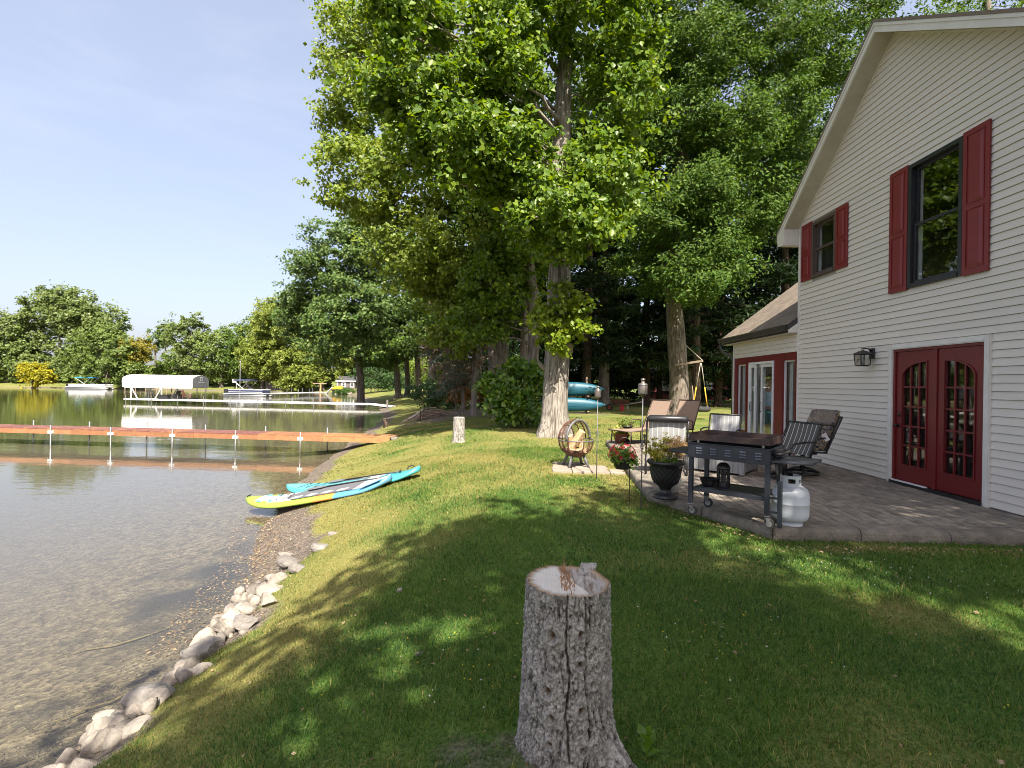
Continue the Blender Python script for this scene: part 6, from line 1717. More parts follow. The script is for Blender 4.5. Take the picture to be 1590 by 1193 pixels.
# teal board
up = nrm_at(-3.5, 10.6, .9)
tb, TL = oriented("paddleboard", "teal paddleboard lying on the grass bank with a paddle on its deck", "paddleboard", (-5.12, 11.05, -1.02), (-1.98, 9.92, -.31), up)
rk2 = lambda s: .16 * max(0, .35 - s) ** 2 / .1225 + .10 * max(0, s - .80) ** 2 / .04
board_mesh(TL, .84, .14, rk2, None, lambda s, u, h: (0 if h < .9 else (1 if s < .62 else 0))).build("hull", [TEAL, LTEAL], tb, smooth=True)
for sg in (-1, 1):
    s0, s1 = .40, .64
    mb = MB().prism([(s0 * TL, sg * .10, deckz(rk2, s0, .14)), (s1 * TL, sg * .03, deckz(rk2, s1, .14)), (s1 * TL, sg * .08, deckz(rk2, s1, .14)), (s0 * TL + .06, sg * .20, deckz(rk2, s0, .14))], (0, 0, .006)); mb.build("traction_pad", DGR, tb)
    mb = MB().prism([(.56 * TL, sg * .05, deckz(rk2, .56, .14)), (.72 * TL, sg * .02, deckz(rk2, .72, .14)), (.74 * TL, sg * .14, deckz(rk2, .72, .14)), (.56 * TL, sg * .16, deckz(rk2, .56, .14))], (0, 0, .003)); mb.build("white_graphic", WHT, tb)
pts = [((.13 + .03 * k) * TL, .17 * (1 if k % 2 else -1), deckz(rk2, .13 + .03 * k, .14) + .012) for k in range(7)]
MB().tube(pts, .005, 5).build("bungee_cord", BLK, tb)
MB().tube([(.93 * TL, -.05, .215), (.94 * TL, -.05, .26), (.955 * TL, .03, .262), (.965 * TL, .03, .22)], .011, 6).build("grab_handle", BLK, tb)
def paddle(label, p0, p1, up):
    o, L_ = oriented("paddle", label, "paddle", p0, p1, up, "paddles lying on the boards")
    MB().tube([(.40, 0, 0), (L_ - .04, 0, 0)], .014, 8).build("shaft", BLK, o, smooth=True)
    MB().tube([(L_ - .05, 0, 0), (L_ - .03, 0, 0), (L_ - .01, 0, 0), (L_, 0, 0)], [.014, .032, .032, .012], 10).build("grip", BLK, o, smooth=True)
    MB().prism([(0, -.05, 0), (.12, -.095, 0), (.34, -.07, 0), (.46, -.015, 0), (.46, .015, 0), (.34, .07, 0), (.12, .095, 0), (0, .05, 0)], (0, 0, .010)).build("blade", mat("paddle_blade", (.16, .17, .19), (.12, .12, .13), 6, .45), o, bevel=.003)
tbm = tb.rotation_euler.to_matrix()
def on_teal(s, u, h=0.0): return Vector(tb.location) + tbm @ Vector((s * TL, u, deckz(rk2, s, .14) + .02 + h))
paddle("black paddle lying along the middle of the teal board", on_teal(.30, .14), on_teal(.86, .06, .0), tbm @ Vector((0, 0, 1)))
paddle("black paddle resting on the gap between the two paddleboards", on_teal(.28, -.42, .03), on_teal(.83, -.26, .01), tbm @ Vector((0, 0, 1)))

# ------------------------------------------------------------------ the red cedar dock
DK = thing("boat_dock", "long reddish cedar plank dock on steel posts reaching from the lawn into the lake", "dock", (-4.85, 18.30, -.47))
dd = Vector((-1, .0743, 0)).normalized(); dn = Vector((.0743, 1, 0)).normalized(); DWd = 1.08
Pd = lambda s, w, z=0: dd * s + dn * w + Vector((0, 0, z))
cedars = [mat("cedar_new", (0.36, 0.19, 0.075), (0.28, 0.14, 0.055), 5, .7, rnd_obj=.16), mat("cedar_orange", (0.31, 0.14, 0.062), (0.24, 0.105, 0.045), 5, .65, rnd_obj=.15), mat("cedar_red", (0.20, 0.078, 0.056), (0.15, 0.056, 0.042), 5, .6, rnd_obj=.18)]
SEC = 2.56; nsec = 9
pmesh = {}
rzD = math.atan2(dd.y, dd.x)
for q, cm in enumerate(cedars):
    mb = MB().box((0, 0, -.016), (.138, DWd, .032)); pmesh[q] = mb.mesh("plank", cm)
s = .07; k = 0
while s < SEC * nsec:
    q = 0 if s < SEC * 1.02 else (1 if s < SEC * 2 else 2)
    if q == 2 and rnd.random() < .18: q = 1
    inst("plank", pmesh[q], Pd(s, DWd / 2, rnd.uniform(-.003, .003)), DK, (0, rnd.uniform(-.01, .01), rzD), (1, 1 + rnd.uniform(-.008, .01), 1)); s += .146; k += 1
for i in range(nsec):
    cm = cedars[0] if i < 1 else cedars[1]
    for w in (.0, DWd): MB().beam(Pd(i * SEC + .004, w + (.02 if w == 0 else -.02), -.125), Pd((i + 1) * SEC - .004, w + (.02 if w == 0 else -.02), -.125), .04, .18).build("stringer", cm, DK)
for i in range(nsec):
    for w, off in ((-.03, 1.0), (DWd + .03, 1.0)):
        s = (i + 1) * SEC + (.85 if w < 0 else .35); p = Pd(s, w)
        top = .13 if w < 0 else .20
        wz_ = hz(p.x - 4.85, p.y + 18.30) + .47
        po = MB().tube([(p.x, p.y, wz_ - .1), (p.x, p.y, top)], .024, 8).build("post", M['steel'], DK, smooth=True)
        MB().box((p.x, p.y, -.14), (.20, .07, .10), rz=rzD).build("bracket", M['white'], po)
        MB().tube([(p.x, p.y, top), (p.x, p.y, top + .018)], .027, 8).build("post_cap", M['rubber'], po)
for (s, w) in ((.16, .10), (.16, .92)): MB().box(tuple(Pd(s, w, -.29)), (.30, .18, .14), rz=rzD).build("block", M['greystone'], DK, bevel=.008)
for k_, (s, w, lab) in enumerate(((-.12, .2, "square paver block lying at the landward end of the red dock"),)):
    p = Pd(s, w); bl = MB().box((0, 0, 0), (.24, .18, .10)).build("loose_block", M['greystone'], None, bevel=.01); bl.location = (p.x - 4.85, p.y + 18.3, hz(p.x - 4.85, p.y + 18.3) + .04); tag(bl, lab, "block")

# ------------------------------------------------------------------ brush pile and driftwood on the bank
r_b = random.Random(5); mb = MB()
for k in range(150):
    a = r_b.uniform(0, 2 * PI); rr = r_b.uniform(0, 1) ** .6; cx, cy = -5.0 + math.cos(a) * rr * 1.25, 27.2 + math.sin(a) * rr * 1.3
    zc = hz(cx, cy) + .05 + (1 - rr) * .55 * r_b.random(); b_ = r_b.gauss(0, .5); L_ = r_b.uniform(.4, 1.3)
    dx, dy, dz = math.cos(b_) * L_ / 2, math.sin(b_) * L_ / 2, r_b.gauss(0, .06) - .12 * rr * math.copysign(1, math.cos(a) * math.cos(b_)) * L_
    mb.tube([(cx - dx, cy - dy, zc - dz), (cx + r_b.gauss(0, .05), cy, zc + .04), (cx + dx, cy + dy, zc + dz)], [r_b.uniform(.008, .022)] * 3, 5)
tag(mb.build("brush_pile", mat("brush_brown", (0.33, 0.25, 0.18), (0.18, 0.13, 0.095), 9, .9, rand=.35), None), "heap of brown cut branches on the bank past the dock", "brush", kind='stuff')
stick("driftwood_log", "bare white log propped on the heap of branches", [(-6.35, 26.4, hz(-6.35, 26.4) + .06), (-5.7, 26.35, -.22), (-5.25, 26.4, .13)], [.05, .055, .035], mat("bleached_wood", (.56, .5, .43), (.42, .37, .31), 8, .85), "log")
stick("driftwood_stump", "gnarled dark driftwood stub standing at the water end of the branch heap", [(-7.0, 25.6, hz(-7.0, 25.6) - .05), (-6.98, 25.6, hz(-7, 25.6) + .25), (-7.08, 25.55, hz(-7, 25.6) + .42), (-6.9, 25.6, hz(-7, 25.6) + .5)], [.14, .09, .07, .02], M['bark_pine'], "driftwood")
stick("garden_stake", "short dark stake standing in front of the branch heap", [(-5.15, 25.3, hz(-5.15, 25.3) - .1), (-5.17, 25.3, hz(-5.15, 25.3) + .55)], [.035, .03], M['bark_pine'], "stake")
# ------------------------------------------------------------------ griddle cart; local x along the cart, y to the back
GX0, GY0 = 2.40, 5.71
GA = math.atan2(-.52, .63)
gr = thing("griddle_cart", "dark grey flat-top griddle cart on castors at the patio corner", "grill", (GX0, GY0, PZ), GA)
LX, LY = .40, .25
for (sx, sy) in ((-1, -1), (1, -1), (1, 1), (-1, 1)):
    x, y = sx * LX, sy * LY
    lg = MB().b2((x - .024, y - .024, .135), (x + .024, y + .024, .70)).build("leg", M['charcoal'], gr, bevel=.004)
    c = MB(); c.box((x, y, .128), (.05, .05, .012)); c.tube([(x, y, .13), (x, y, .10)], .014, 8); c.beam((x + .008 - .022, y - .0, .112), (x + .02 - .022, y, .05), .004, .03)
    c.prism([(x - .012, y - .024, .108), (x + .03, y - .024, .108), (x + .034, y - .024, .05), (x + .012, y - .024, .045)], (0, .004, 0)); c.prism([(x - .012, y + .020, .108), (x + .03, y + .020, .108), (x + .034, y + .020, .05), (x + .012, y + .020, .045)], (0, .004, 0))
    c.build("castor_fork", M['greysteel'], lg)
    w = MB().tube([(x + .022, y - .015, .052), (x + .022, y + .015, .052)], .052, 20); wo = w.build("wheel", M['rubber'], lg)
    MB().tube([(x + .022, y - .0175, .052), (x + .022, y + .0175, .052)], .030, 16).build("hub", M['steel'], wo)
bd = MB(); z0, z1 = .655, .825
bd.b2((-LX - .03, -LY - .035, z0), (LX + .03, -LY - .025, z1)); bd.b2((-LX - .03, LY + .025, z0), (LX + .03, LY + .035, z1))
bd.b2((-LX - .03, -LY - .025, z0), (-LX - .02, LY + .025, z1)); bd.b2((LX + .02, -LY - .025, z0), (LX + .03, LY + .025, z1)); bd.b2((-LX - .02, -LY - .025, z0 + .03), (LX + .02, LY + .025, z0 + .04))
bd.b2((-LX - .03, -LY - .045, z1 - .008), (LX + .03, -LY - .0351, z1))
bd.build("firebox", M['charcoal'], gr, bevel=.003)
lm = M['louver'] = mat("louver_edge", (0.10, 0.11, 0.135), (0.07, 0.08, 0.10), 8, .35)
for g in range(5):
    for k in range(3):
        cx, cz = -.30 + .155 * g, .775 - .028 * k
        MB().add([(cx - .033, -LY - .036, cz), (cx + .033, -LY - .036, cz), (cx + .030, -LY - .046, cz - .012), (cx - .030, -LY - .046, cz - .012), (cx - .033, -LY - .036, cz - .015), (cx + .033, -LY - .036, cz - .015)],
                 [(0, 3, 2, 1), (3, 4, 5, 2), (0, 4, 3), (1, 2, 5)]).build("louver", lm, gr)
tp = MB(); zt = .875
tp.b2((-LX - .01, -LY - .01, zt - .012), (LX + .01, LY + .01, zt)); w = .012
zb = zt - .012
tp.b2((-LX - .022, -LY - .022, zb - .01), (LX + .022, -LY - .0101, zt + .045)); tp.b2((-LX - .022, -LY - .01, zb - .01), (-LX - .0101, LY + .01, zt + .055)); tp.b2((LX + .0101, -LY - .01, zb - .01), (LX + .022, LY + .01, zt + .055)); tp.b2((-LX - .022, LY + .0101, zb - .01), (LX + .022, LY + .022, zt + .06))
tp.build("griddle_plate", M['seasoned'], gr, bevel=.003)
for sx in (-1, 1):
    for sy in (-1, 1): MB().tube([(sx * .34, sy * .2, .82), (sx * .34, sy * .2, .866)], .014, 8).build("griddle_foot", M['steel'], gr)
for sx, L_ in ((-1, .30), (1, .40)):
    x0, x1 = sx * (LX + .031), sx * (LX + L_)
    s_ = MB()
    ins_ = .07
    s_.prism([(x0, -LY - .02, .685), (x1, -LY - .02 + (ins_ if sx > 0 else .05), .685), (x1, LY + .02, .685), (x0, LY + .02, .685)] if sx > 0 else [(x0, -LY - .02, .685), (x0, LY + .02, .685), (x1, LY + .02, .685), (x1, -LY + .06, .685)], (0, 0, .022))
    s_.build("side_shelf", M['charcoal'], gr, bevel=.004)
hb = MB().tube([(LX + .03, -LY + .05, .77), (LX + .10, -LY + .05, .77), (LX + .115, -LY + .07, .77), (LX + .115, LY - .07, .77), (LX + .10, LY - .05, .77), (LX + .03, LY - .05, .77)], .016, 10); hb.build("handle_bar", M['blackmetal'], gr, smooth=True)
cl = MB().b2((LX + .032, -.16, .735), (LX + .075, .14, .80)); cl.build("control_box", M['blackmetal'], gr, bevel=.006)
sh_ = MB().b2((-LX + .025, -LY + .02, .30), (LX - .025, LY - .02, .315)); sh_.b2((-LX + .025, -LY - .005, .275), (LX - .025, -LY + .02, .32)); sh_.b2((-LX + .025, LY - .02, .275), (LX - .025, LY + .005, .32)); sh_.build("bottom_shelf", M['charcoal'], gr)
br = MB(); br.b2((LX + .03, -LY - .01, .165), (LX + .13, -LY + .012, .185)); br.b2((LX + .10, -LY - .03, .03), (LX + .135, -LY + .04, .50)); br.b2((LX + .025, -LY + .0, .31), (LX + .10, -LY + .02, .33)); br.build("tank_bracket", M['charcoal'], gr, bevel=.003)

# propane tank
tk = thing("propane_tank", "dull white propane cylinder standing on the patio edge beside the griddle cart", "gas tank", (2.89, 5.46, PZ))
prof = [(.10, .0), (.105, .012), (.105, .035), (.135, .045), (.165, .07), (.178, .105), (.180, .15), (.180, .225), (.182, .228), (.182, .238), (.180, .241), (.180, .31), (.176, .345), (.160, .38), (.13, .405), (.09, .418), (.03, .423)]
MB().lathe(prof, 40).build("cylinder", M['tankwhite'], tk, smooth=True)
MB().lathe([(.118, .0), (.122, .0), (.122, .028), (.118, .028)], 32).build("foot_ring", M['tankwhite'], tk, smooth=False)
co = MB(); n = 44
for k in range(n):   # collar with its openings
    a0, a1 = 2 * PI * k / n, 2 * PI * (k + 1) / n
    am = math.degrees((a0 + a1) / 2 - .0) % 360
    d1, d2 = abs((am - 248 + 180) % 360 - 180), abs((am - 300 + 180) % 360 - 180)
    spans = [(.405, .525)]
    if d1 < 22: spans = [(.405, .447), (.493, .525)]
    if d2 < 7: spans = [(.405, .46), (.487, .525)]
    if abs((am - 90 + 180) % 360 - 180) < 40: spans = [(.405, .43)]
    for a, b in spans:
        P_ = lambda r, t, z: (r * math.cos(t), r * math.sin(t), z)
        co.add([P_(.100, a0, a), P_(.100, a1, a), P_(.100, a1, b), P_(.100, a0, b), P_(.096, a0, a), P_(.096, a1, a), P_(.096, a1, b), P_(.096, a0, b)], [(0, 1, 2, 3), (7, 6, 5, 4), (3, 2, 6, 7), (0, 4, 5, 1), (0, 3, 7, 4), (1, 5, 6, 2)])
co.build("collar", M['tankwhite'], tk)
v_ = MB().tube([(0, 0, .42), (0, 0, .475)], .018, 10).tube([(0, 0, .475), (0, 0, .495)], .028, 12).tube([(-.04, -.01, .455), (.045, .01, .455)], .014, 8); v_.build("valve", M['brass'], tk, smooth=True)

MB().tube([(.48, -.25, .54), (.50, -.30, .60), (.47, -.22, .68), (.44, -.12, .72)], .011, 8).build("gas_hose", M['rubber'], gr, smooth=True)
# black lantern-shaped heater and a bowl on the cart's bottom shelf
def on_cart(x, y, z): c_, s_2 = math.cos(GA), math.sin(GA); return (GX0 + x * c_ - y * s_2, GY0 + x * s_2 + y * c_, PZ + z)
ln = thing("chimney_starter", "black slotted metal chimney starter on the cart's bottom shelf", "starter", on_cart(-.13, .02, .315), GA)
MB().lathe([(.070, 0), (.072, .01), (.072, .05), (.070, .055)], 20).build("base_band", M['blackmetal'], ln, smooth=False)
for k in range(12):
    a = 2 * PI * k / 12; MB().box((.068 * math.cos(a), .068 * math.sin(a), .125), (.006, .020, .15), rz=a).build("upright", M['blackmetal'], ln)
for z in (.09, .12, .15, .18): MB().ring((0, 0, z), .069, .004, n=20, m=4).build("hoop", M['blackmetal'], ln)
MB().lathe([(.073, .20), (.074, .215), (.066, .245), (.040, .272), (.0001, .280)], 20).build("dome", M['blackmetal'], ln, smooth=True)
MB().lathe([(.030, 0), (.032, .02), (.032, .18), (.0001, .185)], 12).build("inner_tube", M['canvasgrey'], ln, smooth=True)
bo = MB().lathe([(.06, 0), (.085, .05), (.10, .088), (.105, .09), (.095, .085), (.055, .012), (.0001, .01)], 20).build("bowl", M['blackmetal'], None, smooth=True); bo.location = on_cart(-.26, -.08, .32); tag(bo, "black bowl next to the chimney starter under the griddle", "bowl")

# ------------------------------------------------------------------ black urn with a golden shrub
ur = thing("urn_planter", "black cast urn with a lattice body holding a yellow and dried-gold shrub", "planter", (1.88, 6.60, PZ))
prof = [(.150, .0), (.155, .012), (.150, .035), (.120, .05), (.085, .07), (.072, .10), (.080, .135), (.110, .165), (.150, .20), (.178, .27), (.192, .35), (.200, .425), (.215, .44), (.235, .452), (.240, .468), (.232, .482), (.205, .486), (.19, .45), (.0001, .44)]
MB().lathe(prof, 48).build("body", M['urn'], ur, smooth=True)
lat = MB()
for k in range(18):
    for sg in (-1, 1):
        pts = []
        for i in range(7):
            z = .19 + .22 * i / 6; r_2 = float(np.interp(z, [.165, .20, .27, .35, .425], [.110, .150, .178, .192, .200])) + .002
            a = 2 * PI * k / 18 + sg * (i / 6) * .9; pts.append((r_2 * math.cos(a), r_2 * math.sin(a), z))
        lat.tube(pts, .0065, 5)
lat.build("lattice_relief", M['urn'], ur, smooth=True)
gad = MB()
for k in range(48):
    a = 2 * PI * k / 48; gad.tube([(.212 * math.cos(a), .212 * math.sin(a), .442), (.238 * math.cos(a + .05), .238 * math.sin(a + .05), .462), (.222 * math.cos(a + .1), .222 * math.sin(a + .1), .486)], .008, 5)
gad.build("gadroon_rim", M['urn'], ur, smooth=True)
MB().lathe([(.0001, .455), (.19, .452)], 20).build("soil", M['joint'], ur)
def foliage(parent, name, lobes, per, cr, leaf, m, seed, asp=.5, base=(0, 0, 0), flat=.9, hang=0.0):
    P, Nn, CC = crown_points(lobes, per, cr, seed, flat, .2)
    v, f = leaf_geo(P, Nn, np.full(len(P), leaf), asp, seed=seed, hang=hang)
    return obj_np(name, v - np.array(base), f, m, parent)
foliage(ur, "green_foliage", [(-.08, 0, .66, .15, .13, .16, 22), (-.16, -.02, .58, .09, .08, .08, 8), (-.02, .02, .52, .16, .14, .05, 12)], 60, .045, .032, M['golden_leaf'], 201)
foliage(ur, "dried_foliage", [(.12, -.02, .68, .14, .13, .11, 24), (.20, 0, .62, .08, .08, .08, 8)], 60, .045, .028, M['dry_leaf'], 202)
foliage(ur, "trailing_leaves", [(0, -.1, .49, .17, .08, .035, 14)], 40, .03, .03, M['leaf_shrub'], 203)
st = MB(); r_s = random.Random(4)
for k in range(26):
    x, y, z = r_s.uniform(-.22, .26), r_s.uniform(-.12, .12), r_s.uniform(.58, .78); st.tube([(x * .2, y * .2, .44), (x * .6, y * .6, .54), (x, y, z)], [.006, .004, .002], 4)
st.build("twigs", M['deadtwig'], ur)
wp = thing("flower_pot", "squat whitewashed pot hidden behind the black urn", "pot", (2.03, 6.93, PZ))
MB().lathe([(.09, 0), (.13, .03), (.165, .12), (.168, .2), (.15, .27), (.135, .285), (.12, .28), (.0001, .25)], 28).build("pot_body", M['whitestone'], wp, smooth=True)

# ------------------------------------------------------------------ torches, shepherd hook and hanging basket
def torch(label, x, y, H, s, swirl):
    t = thing("garden_torch", label, "torch", (x, y, hz(x, y)), 0, "metal garden torches")
    top = H - .20 * s
    MB().tube([(0, 0, -.15), (0, 0, top)], .0075, 8).build("pole", M['greysteel'], t, smooth=True)
    if swirl:
        for k in range(4):
            a0 = k * PI / 2
            MB().tube([(.024 * math.sin(PI * q / 8) * math.cos(a0 + q * .4), .024 * math.sin(PI * q / 8) * math.sin(a0 + q * .4), swirl - .05 + .1 * q / 8) for q in range(9)], .004, 5).build("twist_bar", M['greysteel'], t, smooth=True)
    MB().lathe([(.0001, top - .03), (.012, top - .03), (.014, top), (.046 * s, top + .012), (.052 * s, top + .03), (.055 * s, top + .13 * s), (.05 * s, top + .145 * s), (.022 * s, top + .155 * s), (.020 * s, top + .185 * s), (.028 * s, top + .188 * s), (.026 * s, top + .205 * s), (.0001, top + .208 * s)], 20).build("fuel_canister", mat("pewter_copper", (.30, .26, .22), (.2, .17, .145), 9, .35, metal=.7), t, smooth=True)
    for z in (.03, .13): MB().ring((0, 0, top + z * s), .057 * s, .004, n=18, m=5).build("band", M['greysteel'], t, smooth=True)
    for k in range(4):
        a = k * PI / 2 + .4; MB().tube([(.058 * s * math.cos(a), .058 * s * math.sin(a), top + .02), (.058 * s * math.cos(a), .058 * s * math.sin(a), top + .135 * s)], .0035, 5).build("cage_bar", M['greysteel'], t)
torch("metal torch on a thin pole with a twisted basket knot, beside the fire pit", 1.25, 8.40, 1.56, .95, .78)
torch("nearer taller metal torch between the hanging basket and the urn", 1.53, 6.44, 1.66, 1.05, .80)
hk = thing("shepherd_hook", "thin black shepherd hook carrying the flower basket", "hook", (1.45, 6.78, hz(1.45, 6.78)))
pts = [(0, 0, -.15), (0, 0, .5), (0, 0, .80)] + [(-.075 + .075 * math.cos(a), -.01, .80 + .075 * math.sin(a)) for a in np.linspace(.2, PI, 9)] + [(-.15, -.01, .765)]
MB().tube(pts, .0055, 8).build("hook_rod", M['blackmetal'], hk, smooth=True)
hb_ = thing("hanging_basket", "black hanging basket brimming with red and pink begonias", "flower basket", (1.345, 6.76, .46))
MB().lathe([(.085, .0), (.10, .02), (.122, .13), (.128, .14), (.118, .138), (.0001, .12)], 24).build("basket_pot", M['urn'], hb_, smooth=True)
for k in range(3):
    a = k * 2.094 + .3; MB().tube([(.125 * math.cos(a), .125 * math.sin(a), .14), (.06 * math.cos(a), .06 * math.sin(a), .26), (0, 0, .325)], .002, 4).build("hanger_wire", M['blackmetal'], hb_)
foliage(hb_, "foliage", [(0, 0, .20, .16, .15, .10, 36), (.10, -.04, .12, .08, .08, .10, 12), (-.08, -.08, .13, .08, .06, .06, 8)], 34, .04, .042, M['leaf_shrub'], 211, .6, hang=.8)
r_f = random.Random(8)
for k in range(48):
    a = r_f.uniform(0, 2 * PI); el = r_f.uniform(-.25, 1.3); rr = .175
    c = Vector((math.cos(a) * math.cos(el) * rr, math.sin(a) * math.cos(el) * rr, .19 + math.sin(el) * rr * .8)); mb = MB(); s = r_f.uniform(.020, .034)
    nrm = (c - Vector((0, 0, .17))).normalized(); u, w = frame_of(nrm)
    for q in range(6):
        b_ = q * PI / 3; d = u * math.cos(b_) + w * math.sin(b_); e = u * math.cos(b_ + .5) + w * math.sin(b_ + .5)
        mb.add([c, c + d * s + nrm * s * .35, c + (d + e).normalized() * s * 1.25 + nrm * s * .15, c + e * s + nrm * s * .35], [(0, 1, 2, 3)])
    mb.build("blossom", M['petal_red'], hb_)

# ------------------------------------------------------------------ fire globe on its stone pad
FX, FY = 1.03, 9.62
fz = hz(FX, FY) + .03
pad = tag(bpy.data.objects.new("stone_pad", None), "row of pale flagstones under the fire pit", kind='structure'); link(pad)
for k, (x, y, w, h) in enumerate(((.74, 9.22, .36, .34), (1.09, 9.20, .32, .36), (1.42, 9.19, .32, .35), (1.73, 9.14, .26, .34), (.76, 9.58, .34, .32), (1.10, 9.58, .33, .34), (1.44, 9.56, .32, .33), (.80, 9.92, .36, .32), (1.16, 9.94, .32, .32))):
    mb = MB(); q = [(x + sx * w / 2 + rnd.uniform(-.015, .015), y + sy * h / 2 + rnd.uniform(-.015, .015)) for sx, sy in ((-1, -1), (1, -1), (1, 1), (-1, 1))]
    mb.prism([(a, b, fz - .06) for a, b in q], (0, 0, .055 + rnd.uniform(-.004, .004))); mb.build("flagstone", mat("flag_tan", (.33, .27, .215), (.24, .195, .155), 8, .9, bump=.4, bscale=40, coord='Position', rnd_obj=.08) if k == 0 else bpy.data.materials["flag_tan"], pad, bevel=.008)
fp = thing("fire_pit", "rusty openwork fire globe on four splayed legs with split logs inside", "fire pit", (FX, FY, fz - .005), .12)
RF = .335; CZ = .50
bl = MB(); prof = [(.0001, CZ - RF + .002)] + [(RF * math.cos(a), CZ + RF * math.sin(a)) for a in np.linspace(-1.45, -.62, 8)]
bl.lathe(prof, 32); bl.lathe([(r_ - .006, z + .004) for r_, z in prof[::-1] if r_ > .01], 32); bl.build("bowl", M['rust'], fp, smooth=True)
MB().ring((0, 0, CZ - .0), RF + .004, .011, n=40, m=8).build("rim", M['greysteel'], fp, smooth=True)
for k in range(14):
    a = 2 * PI * k / 14; MB().tube([((RF - .002) * math.cos(e) * math.cos(a), (RF - .002) * math.cos(e) * math.sin(a), CZ + RF * math.sin(e)) for e in np.linspace(-.66, -.02, 5)], .011 if k % 2 else .007, 5).build("lower_bar", M['rust'], fp)
ms = MB()
for k in range(40):
    for j in range(4):
        pass
for k in range(64):
    a = 2 * PI * k / 64; ms.tube([(RF * .985 * math.cos(e) * math.cos(a), RF * .985 * math.cos(e) * math.sin(a), CZ + RF * .985 * math.sin(e)) for e in (-.64, -.3, -.03)], .0014, 3, cap=False)
for e in np.linspace(-.6, -.06, 9): ms.ring((0, 0, CZ + RF * .985 * math.sin(e)), RF * .985 * math.cos(e), .0014, n=40, m=3)
ms.build("lower_mesh", M['rust'], fp)
# half dome, open to the front right
dm = math.radians(100); open_a = -PI / 2 + .62
def dome_pt(al, e):   # al: sweep angle about the hinge axis through the opening plane
    return None
axis = Vector((math.cos(open_a), math.sin(open_a), 0)); side = Vector((-axis.y, axis.x, 0))
for k, off_ in enumerate((.06, -.05, -.16, -.25)):
    rr = math.sqrt(RF ** 2 - off_ ** 2)
    pts = [axis * off_ + side * (rr * math.cos(t)) + Vector((0, 0, CZ + .01 + rr * 1.12 * math.sin(t))) for t in np.linspace(0, PI, 22)]
    MB().tube(pts, .024 if k == 0 else .011, 8).build("front_arch" if k == 0 else "dome_rib", M['greysteel'] if k == 0 else M['rust'], fp, smooth=True)
dmh = MB()
for t in np.linspace(.12, PI - .12, 22):
    pts = [axis * o_ + side * (math.sqrt(RF ** 2 - o_ ** 2) * math.cos(t)) + Vector((0, 0, CZ + .01 + math.sqrt(RF ** 2 - o_ ** 2) * 1.12 * math.sin(t))) for o_ in np.linspace(.06, -RF * .985, 9)]
    dmh.tube(pts, .0022, 3, cap=False)
for o_ in np.linspace(.04, -.31, 15):
    rr = math.sqrt(RF ** 2 - o_ ** 2); dmh.tube([axis * o_ + side * (rr * math.cos(t)) + Vector((0, 0, CZ + .01 + rr * 1.12 * math.sin(t))) for t in np.linspace(0, PI, 16)], .0018, 3, cap=False)
dmh.build("dome_mesh", M['rust'], fp)
MB().tube([axis * .06 + Vector((0, 0, CZ + .37)), axis * .075 + Vector((.0, 0, CZ + .42)), axis * .02 + Vector((0, 0, CZ + .44)), axis * -.02 + Vector((0, 0, CZ + .40))], .006, 6).build("dome_handle", M['blackmetal'], fp, smooth=True)
for k in range(4):
    a = PI / 4 + k * PI / 2 + .1; d = Vector((math.cos(a), math.sin(a), 0))
    MB().tube([d * .17 + Vector((0, 0, CZ - .29)), d * .27 + Vector((0, 0, .0))], [.030, .024], 10).build("leg", M['greysteel'], fp, smooth=True)
def split_log(label, c, L_, r_, rot, seed):
    q = random.Random(seed); mb = MB(); n = 5
    sec = [(-r_, -.5 * r_), (0, -.9 * r_), (r_, -.45 * r_), (.75 * r_, .5 * r_), (-.2 * r_, .85 * r_)]
    mb.prism([(x + q.uniform(-.008, .008), y + q.uniform(-.008, .008), -L_ / 2) for x, y in sec], (0, 0, L_))
    o = mb.build("firewood_log", [M['splitwood']], None, bevel=.004); o.location = c; o.rotation_euler = rot; tag(o, label, "firewood", "split logs in the fire pit")
c0 = Vector((FX, FY, fz))
split_log("tall pale split log leaning highest in the fire pit", c0 + Vector((.0, -.03, .50)), .42, .075, (.35, .45, .3), 1)
split_log("split log leaning left in the fire pit", c0 + Vector((-.12, .0, .42)), .36, .065, (.2, -.35, .8), 2)
split_log("split log standing right of the tallest one in the fire pit", c0 + Vector((.10, .03, .41)), .34, .062, (-.3, .5, 1.2), 3)
split_log("short split log lying across the front of the fire pit", c0 + Vector((.03, -.12, .30)), .32, .055, (1.45, .1, 1.1), 4)
split_log("split log lying flat at the back of the fire pit", c0 + Vector((-.02, .1, .29)), .34, .055, (1.5, .0, 1.9), 5)

